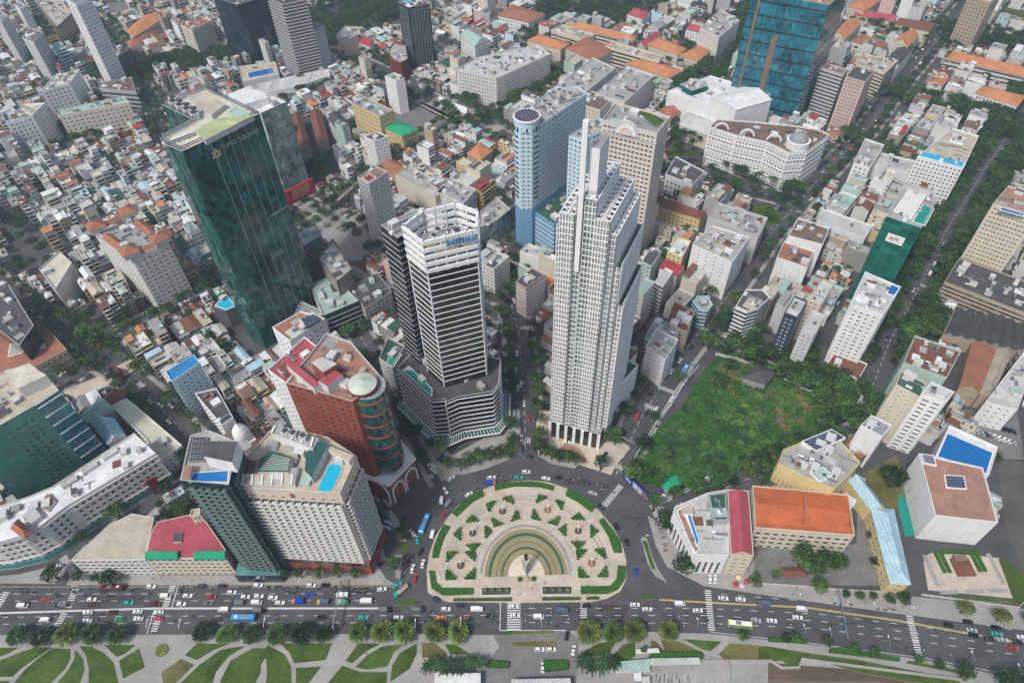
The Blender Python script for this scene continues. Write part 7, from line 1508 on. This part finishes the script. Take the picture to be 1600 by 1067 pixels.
for n, (pts, w, tr, tf) in STW.items():
    d = dens(pts, 11.)
    for i in range(len(d)-1):
        if rnd() > .5*tf: continue
        e = (d[i+1]-d[i]).normalized(); nn = Vector((-e.y,e.x)); s = random.choice((-1,1)); q = d[i]+nn*s*w*random.choice((.13,.3)); 
        if len(VPOS) > 292 or not seen(q.x, q.y, 0, 0) or inside(q.x,q.y,mw) or any((q.x-u)**2+(q.y-v)**2 < 36 for u, v in VPOS): continue
        vehicle(random.choice(('car','car','car','suv','van')), random.choice(('white','white','white','black','silver','grey','red','teal','navy')), q.x, q.y, math.atan2(e.y,e.x)+(0 if s < 0 else PI), 'cars in the inner streets')
p = poly([(1500,650),(1585,650),(1590,712),(1510,668)])
for i in range(10):
    for j in range(3):
        c = P(1508+i*8.2, 652+j*17+i*2.5); 
        if len(VPOS) < 315 and inside(c.x,c.y,p): vehicle('car', random.choice(('white','silver','black','grey','navy')), c.x, c.y, R(110), 'cars parked in the garage yard')
# ---------------------------------------------------------------- motorbikes and people
mat('skin', (.45,.28,.2), .7, .05, 1)
CL = dict(white=(.7,.7,.7), black=(.02,.02,.02), red=(.26,.04,.04), blue=(.05,.09,.22), green=(.02,.25,.12), grey=(.2,.2,.21), pink=(.55,.2,.25))
for k, c in CL.items(): mat('cloth_'+k, c, .85, .15, 2)
def blob(mb, rings, m, n=8):                 # one closed surface through (x, y, z, rx, ry) rings
    L = [[(x+rx*math.cos(2*PI*i/n), y+ry*math.sin(2*PI*i/n), z) for i in range(n)] for x, y, z, rx, ry in rings]
    for a, b in zip(L[:-1], L[1:]):
        for i in range(n): j = (i+1)%n; mb.face([a[i],a[j],b[j],b[i]], m)
    mb.face(L[0][::-1], m); mb.face(L[-1], m)
def limb(mb, pts, r0, r1, m):
    n = len(pts)-1
    for k in range(n):
        a, b = Vector(pts[k]), Vector(pts[k+1]); z = (b-a).normalized(); x = z.orthogonal().normalized(); y = z.cross(x); ra = r0+(r1-r0)*k/n; rb = r0+(r1-r0)*(k+1)/n
        for i in range(6): t, u = i*PI/3, (i+1)*PI/3; mb.face([a+(x*math.cos(t)+y*math.sin(t))*ra, a+(x*math.cos(u)+y*math.sin(u))*ra, b+(x*math.cos(u)+y*math.sin(u))*rb, b+(x*math.cos(t)+y*math.sin(t))*rb], m)
def rider(c, helm):
    def f(b):     # facing +x, seated, hands forward on the bars
        limb(b, [(-.15,-.14,.78),(.25,-.2,.72),(.18,-.2,.3),(.32,-.2,.28)], .11, .06, 'cloth_black'); limb(b, [(-.15,.14,.78),(.25,.2,.72),(.18,.2,.3),(.32,.2,.28)], .11, .06, 'cloth_black')
        blob(b, [(-.2,0,.72,.17,.2),(-.17,0,.9,.14,.17),(-.1,0,1.15,.14,.21),(-.06,0,1.3,.1,.18),(-.04,0,1.36,.06,.07)], c); limb(b, [(-.06,-.2,1.27),(.12,-.26,1.02),(.4,-.28,1.02)], .065, .04, c); limb(b, [(-.06,.2,1.27),(.12,.26,1.02),(.4,.28,1.02)], .065, .04, c)
        blob(b, [(-.02,0,1.34,.055,.055),(0,0,1.4,.085,.075),(.01,0,1.47,.1,.085)], 'skin'); blob(b, [(-.01,0,1.46,.125,.11),(-.01,0,1.54,.12,.105),(-.02,0,1.61,.07,.06)], helm)
    return tmesh('person', f)
def walker(c, hair='cloth_black'):
    def f(b):
        limb(b, [(0,-.09,.88),(.08,-.09,.48),(.04,-.09,.06),(.16,-.09,.04)], .1, .05, 'cloth_black'); limb(b, [(0,.09,.88),(.0,.09,.48),(-.14,.09,.08),(-.04,.09,.04)], .1, .05, 'cloth_black')
        blob(b, [(0,0,.85,.12,.17),(0,0,1.05,.11,.15),(0,0,1.3,.13,.2),(0,0,1.42,.09,.17),(0,0,1.47,.05,.06)], c); limb(b, [(0,-.2,1.4),(-.06,-.25,1.12),(.04,-.26,.85)], .06, .035, c); limb(b, [(0,.2,1.4),(.04,.25,1.12),(.14,.26,.87)], .06, .035, c)
        blob(b, [(0,0,1.46,.05,.05),(.01,0,1.54,.08,.07),(.01,0,1.62,.09,.075)], 'skin'); blob(b, [(-.01,0,1.6,.1,.085),(-.01,0,1.68,.09,.08),(-.01,0,1.73,.04,.04)], hair)
    return tmesh('person', f)
RID = {k: rider('cloth_'+k, random.choice(('cloth_white','cloth_blue','cloth_red','cloth_grey','cloth_green'))) for k in CL}; WLK = {k: walker('cloth_'+k) for k in CL}
def mbody(m):
    def f(b):
        prof(b, [(-.75,.55),(-.8,.75),(-.35,.82),(.1,.62),(.35,.6),(.5,1.0),(.62,.98),(.55,.45),(.1,.32),(-.5,.34)], .26, m, .8); b.box((-.3,0,.82),(.75,.26,.1),'cloth_black'); b.bar((.5,-.33,1.03),(.5,.33,1.03),.05,'metal_dark')
    return tmesh('body', f)
def mwheel(b):
    n = 10
    for s in (-.05,.05): b.face([(.28*math.cos(2*PI*i/n), s, .28*math.sin(2*PI*i/n)) for i in range(n)], 'tyre')
    for i in range(n): a, c = 2*PI*i/n, 2*PI*(i+1)/n; b.face([(.28*math.cos(a),-.05,.28*math.sin(a)),(.28*math.cos(c),-.05,.28*math.sin(c)),(.28*math.cos(c),.05,.28*math.sin(c)),(.28*math.cos(a),.05,.28*math.sin(a))], 'tyre')
MB_ = {k: mbody('cloth_'+k) for k in CL}; MW = tmesh('wheel', mwheel); BP = []
def bike(x, y, a, grp, ride=True):
    k = random.choice(('black','black','black','grey','grey','blue','white','red')); root = empty('motorbike', (x,y,.05), rz=a); inst(MB_[k], 'body', root, (0,0,0))
    for s in (-.66,.62): inst(MW, 'wheel', root, (s,0,.28))
    BP.append((x, y)); want(root, f"{k} motorbike"+('' if ride else ' parked'), 'motorbike', grp, (x, y))
    if ride:
        c = random.choice(('white','grey','black','black','blue','grey','white','red','green','pink')); o = bpy.data.objects.new('person', RID[c].copy() if False else RID[c]); C.objects.link(o); o.location = (x,y,.09); o.rotation_euler = (0,0,a); want(o, f"person in {c} top riding a {k} motorbike", 'person', 'motorbike riders', (x, y))
def free(x, y, d=2.2): return all((x-u)**2+(y-v)**2 > d*d*3 for u, v in VPOS) and all((x-u)**2+(y-v)**2 > 1.6 for u, v in BP[-400:])
def swarm(px, n, img, grp='motorbikes on the riverside road', ride=True, jit=.08):
    p = poly(px); xs = [a[0] for a in p]; ys = [a[1] for a in p]; k = 0; t = 0
    while k < n and t < n*30 and len(BP) < 292:
        t += 1; x, y = U(min(xs),max(xs)), U(min(ys),max(ys))
        if inside(x,y,p) and free(x,y):
            q = PJ(x,y,0); a = P(q[0],q[1]); b = P(q[0]+5*math.cos(R(img)), q[1]-5*math.sin(R(img))); bike(x, y, math.atan2(b.y-a.y,b.x-a.x)+U(-jit,jit), grp, ride); k += 1
swarm([(20,919),(240,919),(240,934),(20,934)],26,0); swarm([(280,916),(620,918),(620,928),(280,927)],44,0); swarm([(0,960),(600,960),(600,976),(0,976)],14,180); swarm([(640,955),(780,955),(780,982),(640,982)],14,0)
swarm([(820,955),(960,952),(990,972),(820,982)],18,0); swarm([(1000,958),(1110,958),(1110,984),(1000,978)],20,0); swarm([(1120,925),(1400,958),(1400,950),(1120,930)],8,172); swarm([(1120,960),(1500,1010),(1500,1030),(1120,985)],16,-7)
swarm([(632,860),(650,868),(632,905),(622,905)],20,75); swarm([(860,750),(910,745),(960,770),(930,765)],26,-20); swarm([(700,752),(800,742),(800,750),(730,775)],10,20); swarm([(1000,600),(1050,580),(1020,660),(980,690)],12,60); swarm([(800,500),(816,500),(822,700),(808,700)],24,88); swarm([(940,740),(1000,800),(1010,900),(995,905),(975,810)],8,-60)
swarm([(1026,812),(1034,812),(1046,860),(1038,870)],16,0,'motorbikes parked at the kerb',False,.3); swarm([(1018,1055),(1080,1058),(1080,1066),(1018,1064)],24,90,'motorbikes parked in the riverside yard',False,.1)
for n_, px, py in ((0,0,0),):
    pass
def walk(px, py, c, grp='people on foot', a=None):
    q = P(px, py); o = bpy.data.objects.new('person', WLK[c]); C.objects.link(o); o.location = (q.x,q.y,.3); o.rotation_euler = (0,0,U(0,6.28) if a is None else a); want(o, f"person walking in a {c} top", 'person', grp, (q.x,q.y))
for px, py, c in ((831,920,'black'),(850,912,'red'),(812,930,'white'),(270,908,'white'),(240,905,'red'),(252,903,'blue'),(300,908,'grey'),(540,908,'black'),(600,910,'white'),(218,994,'white'),(292,990,'red'),(190,1020,'grey'),(572,1022,'black'),(760,1004,'white'),(1150,990,'blue'),(1115,895,'pink'),(1090,915,'grey'),(1300,940,'white'),(1320,942,'red'),(1460,985,'black'),(700,905,'green'),(945,905,'blue'),(880,730,'white'),(700,650,'grey'),(650,1000,'white'),(1182,993,'grey'),(820,975,'red'),(808,958,'blue')): walk(px, py, c)
# ---------------------------------------------------------------- street lamps, gantries
def lampf(b): b.bar((0,0,0),(0,0,9),.22,'metal'); b.bar((0,0,9),(0,3.2,9.8),.16,'metal'); 
def lamph(b): b.box((0,3.4,9.8),(.4,1.1,.16),'white_paint')
LP, LH = tmesh('pole', lampf), tmesh('lamp_head', lamph)
for px, py, a in ((1250,1000,0),(1380,1018,0),(1508,1042,0),(1350,944,PI),(1410,950,PI),(1238,930,PI),(1086,990,0),(846,990,0),(722,990,0),(652,992,0),(420,990,0),(240,992,0),(290,992,0),(1290,1006,0),(690,905,PI),(1018,850,PI/2),(1580,1062,0)):
    c = P(px, py); r_ = empty('street_lamp', (c.x,c.y,.2), rz=a); pl_ = inst(LP,'pole',r_,(0,0,0)); inst(LH,'lamp_head',pl_,(0,0,0)); want(r_, 'grey street lamp with a curved arm', 'street lamp', 'street lamps of the riverside road', (c.x,c.y))
for a, b, m, lb in (((1304,930),(1318,1005),'roof_blue','grey overhead gantry with a blue sign across the road, right part'),((536,915),(524,988),'metal','grey overhead gantry across the main road before the cream hotel'),((966,690),(994,704),'metal','white overhead gantry over the street beside the finned tower')):
    A2, B2 = P(*a), P(*b); root = empty('gantry', (A2.x,A2.y,0), lb, 'gantry'); q = MB(); q.bar((A2.x,A2.y,0),(A2.x,A2.y,6.5),.35,'metal'); q.bar((B2.x,B2.y,0),(B2.x,B2.y,6.5),.35,'metal'); q.build('post', root, (A2.x,A2.y,0)); q = MB(); q.bar((A2.x,A2.y,6.5),(B2.x,B2.y,6.5),.45,'metal'); q.bar((A2.x,A2.y,5.6),(B2.x,B2.y,5.6),.25,'metal'); q.build('beam', root, (A2.x,A2.y,0))
    if m != 'metal': c = A2.lerp(B2,.72); d = (B2-A2).normalized(); q = MB(); q.box((c.x,c.y,5.4),(5,.3,2.2),m,math.atan2(d.y,d.x)); q.build('sign_panel', root, (A2.x,A2.y,0))
# parasols and stalls near the school corner
for px, py, m, w_ in ((1153,905,'wall_yellow','yellow'),(1148,916,'roof_red','red'),(1158,918,'wall_pink','pink'),(1165,912,'roof_pinkred','crimson'),(1110,893,'wall_pink','pale pink')):
    c = P(px, py); r_ = empty('parasol', (c.x,c.y,.25)); q = MB(); q.cyl(c, 1.5, 2.6, 3.2, m, 8, .05); q.build('canopy', r_, (c.x,c.y,.25)); q = MB(); q.cyl(c, .06, .25, 2.8, 'metal', 6); q.build('pole', r_, (c.x,c.y,.25)); tag(r_, f'{w_} parasol over the pavement cafe at the school corner', 'parasol', 'cafe parasols')
settle()
# ---------------------------------------------------------------- air between the camera and the far blocks
hz = bpy.data.materials.new('haze_air'); hz.use_nodes = True; t = hz.node_tree; t.nodes.remove(t.nodes['Principled BSDF']); pv = t.nodes.new('ShaderNodeVolumePrincipled')
pv.inputs['Color'].default_value = (.62,.76,.86,1); pv.inputs['Density'].default_value = HAZE if 'HAZE' in globals() else .00022; pv.inputs['Anisotropy'].default_value = .2; t.links.new(pv.outputs[0], t.nodes['Material Output'].inputs['Volume']); MT['haze_air'] = hz
q = MB(); q.box((0,900,165), (5000,4200,345), 'haze_air'); tag(q.build('haze'), 'thin bluish haze over the city', 'haze', None, 'stuff')
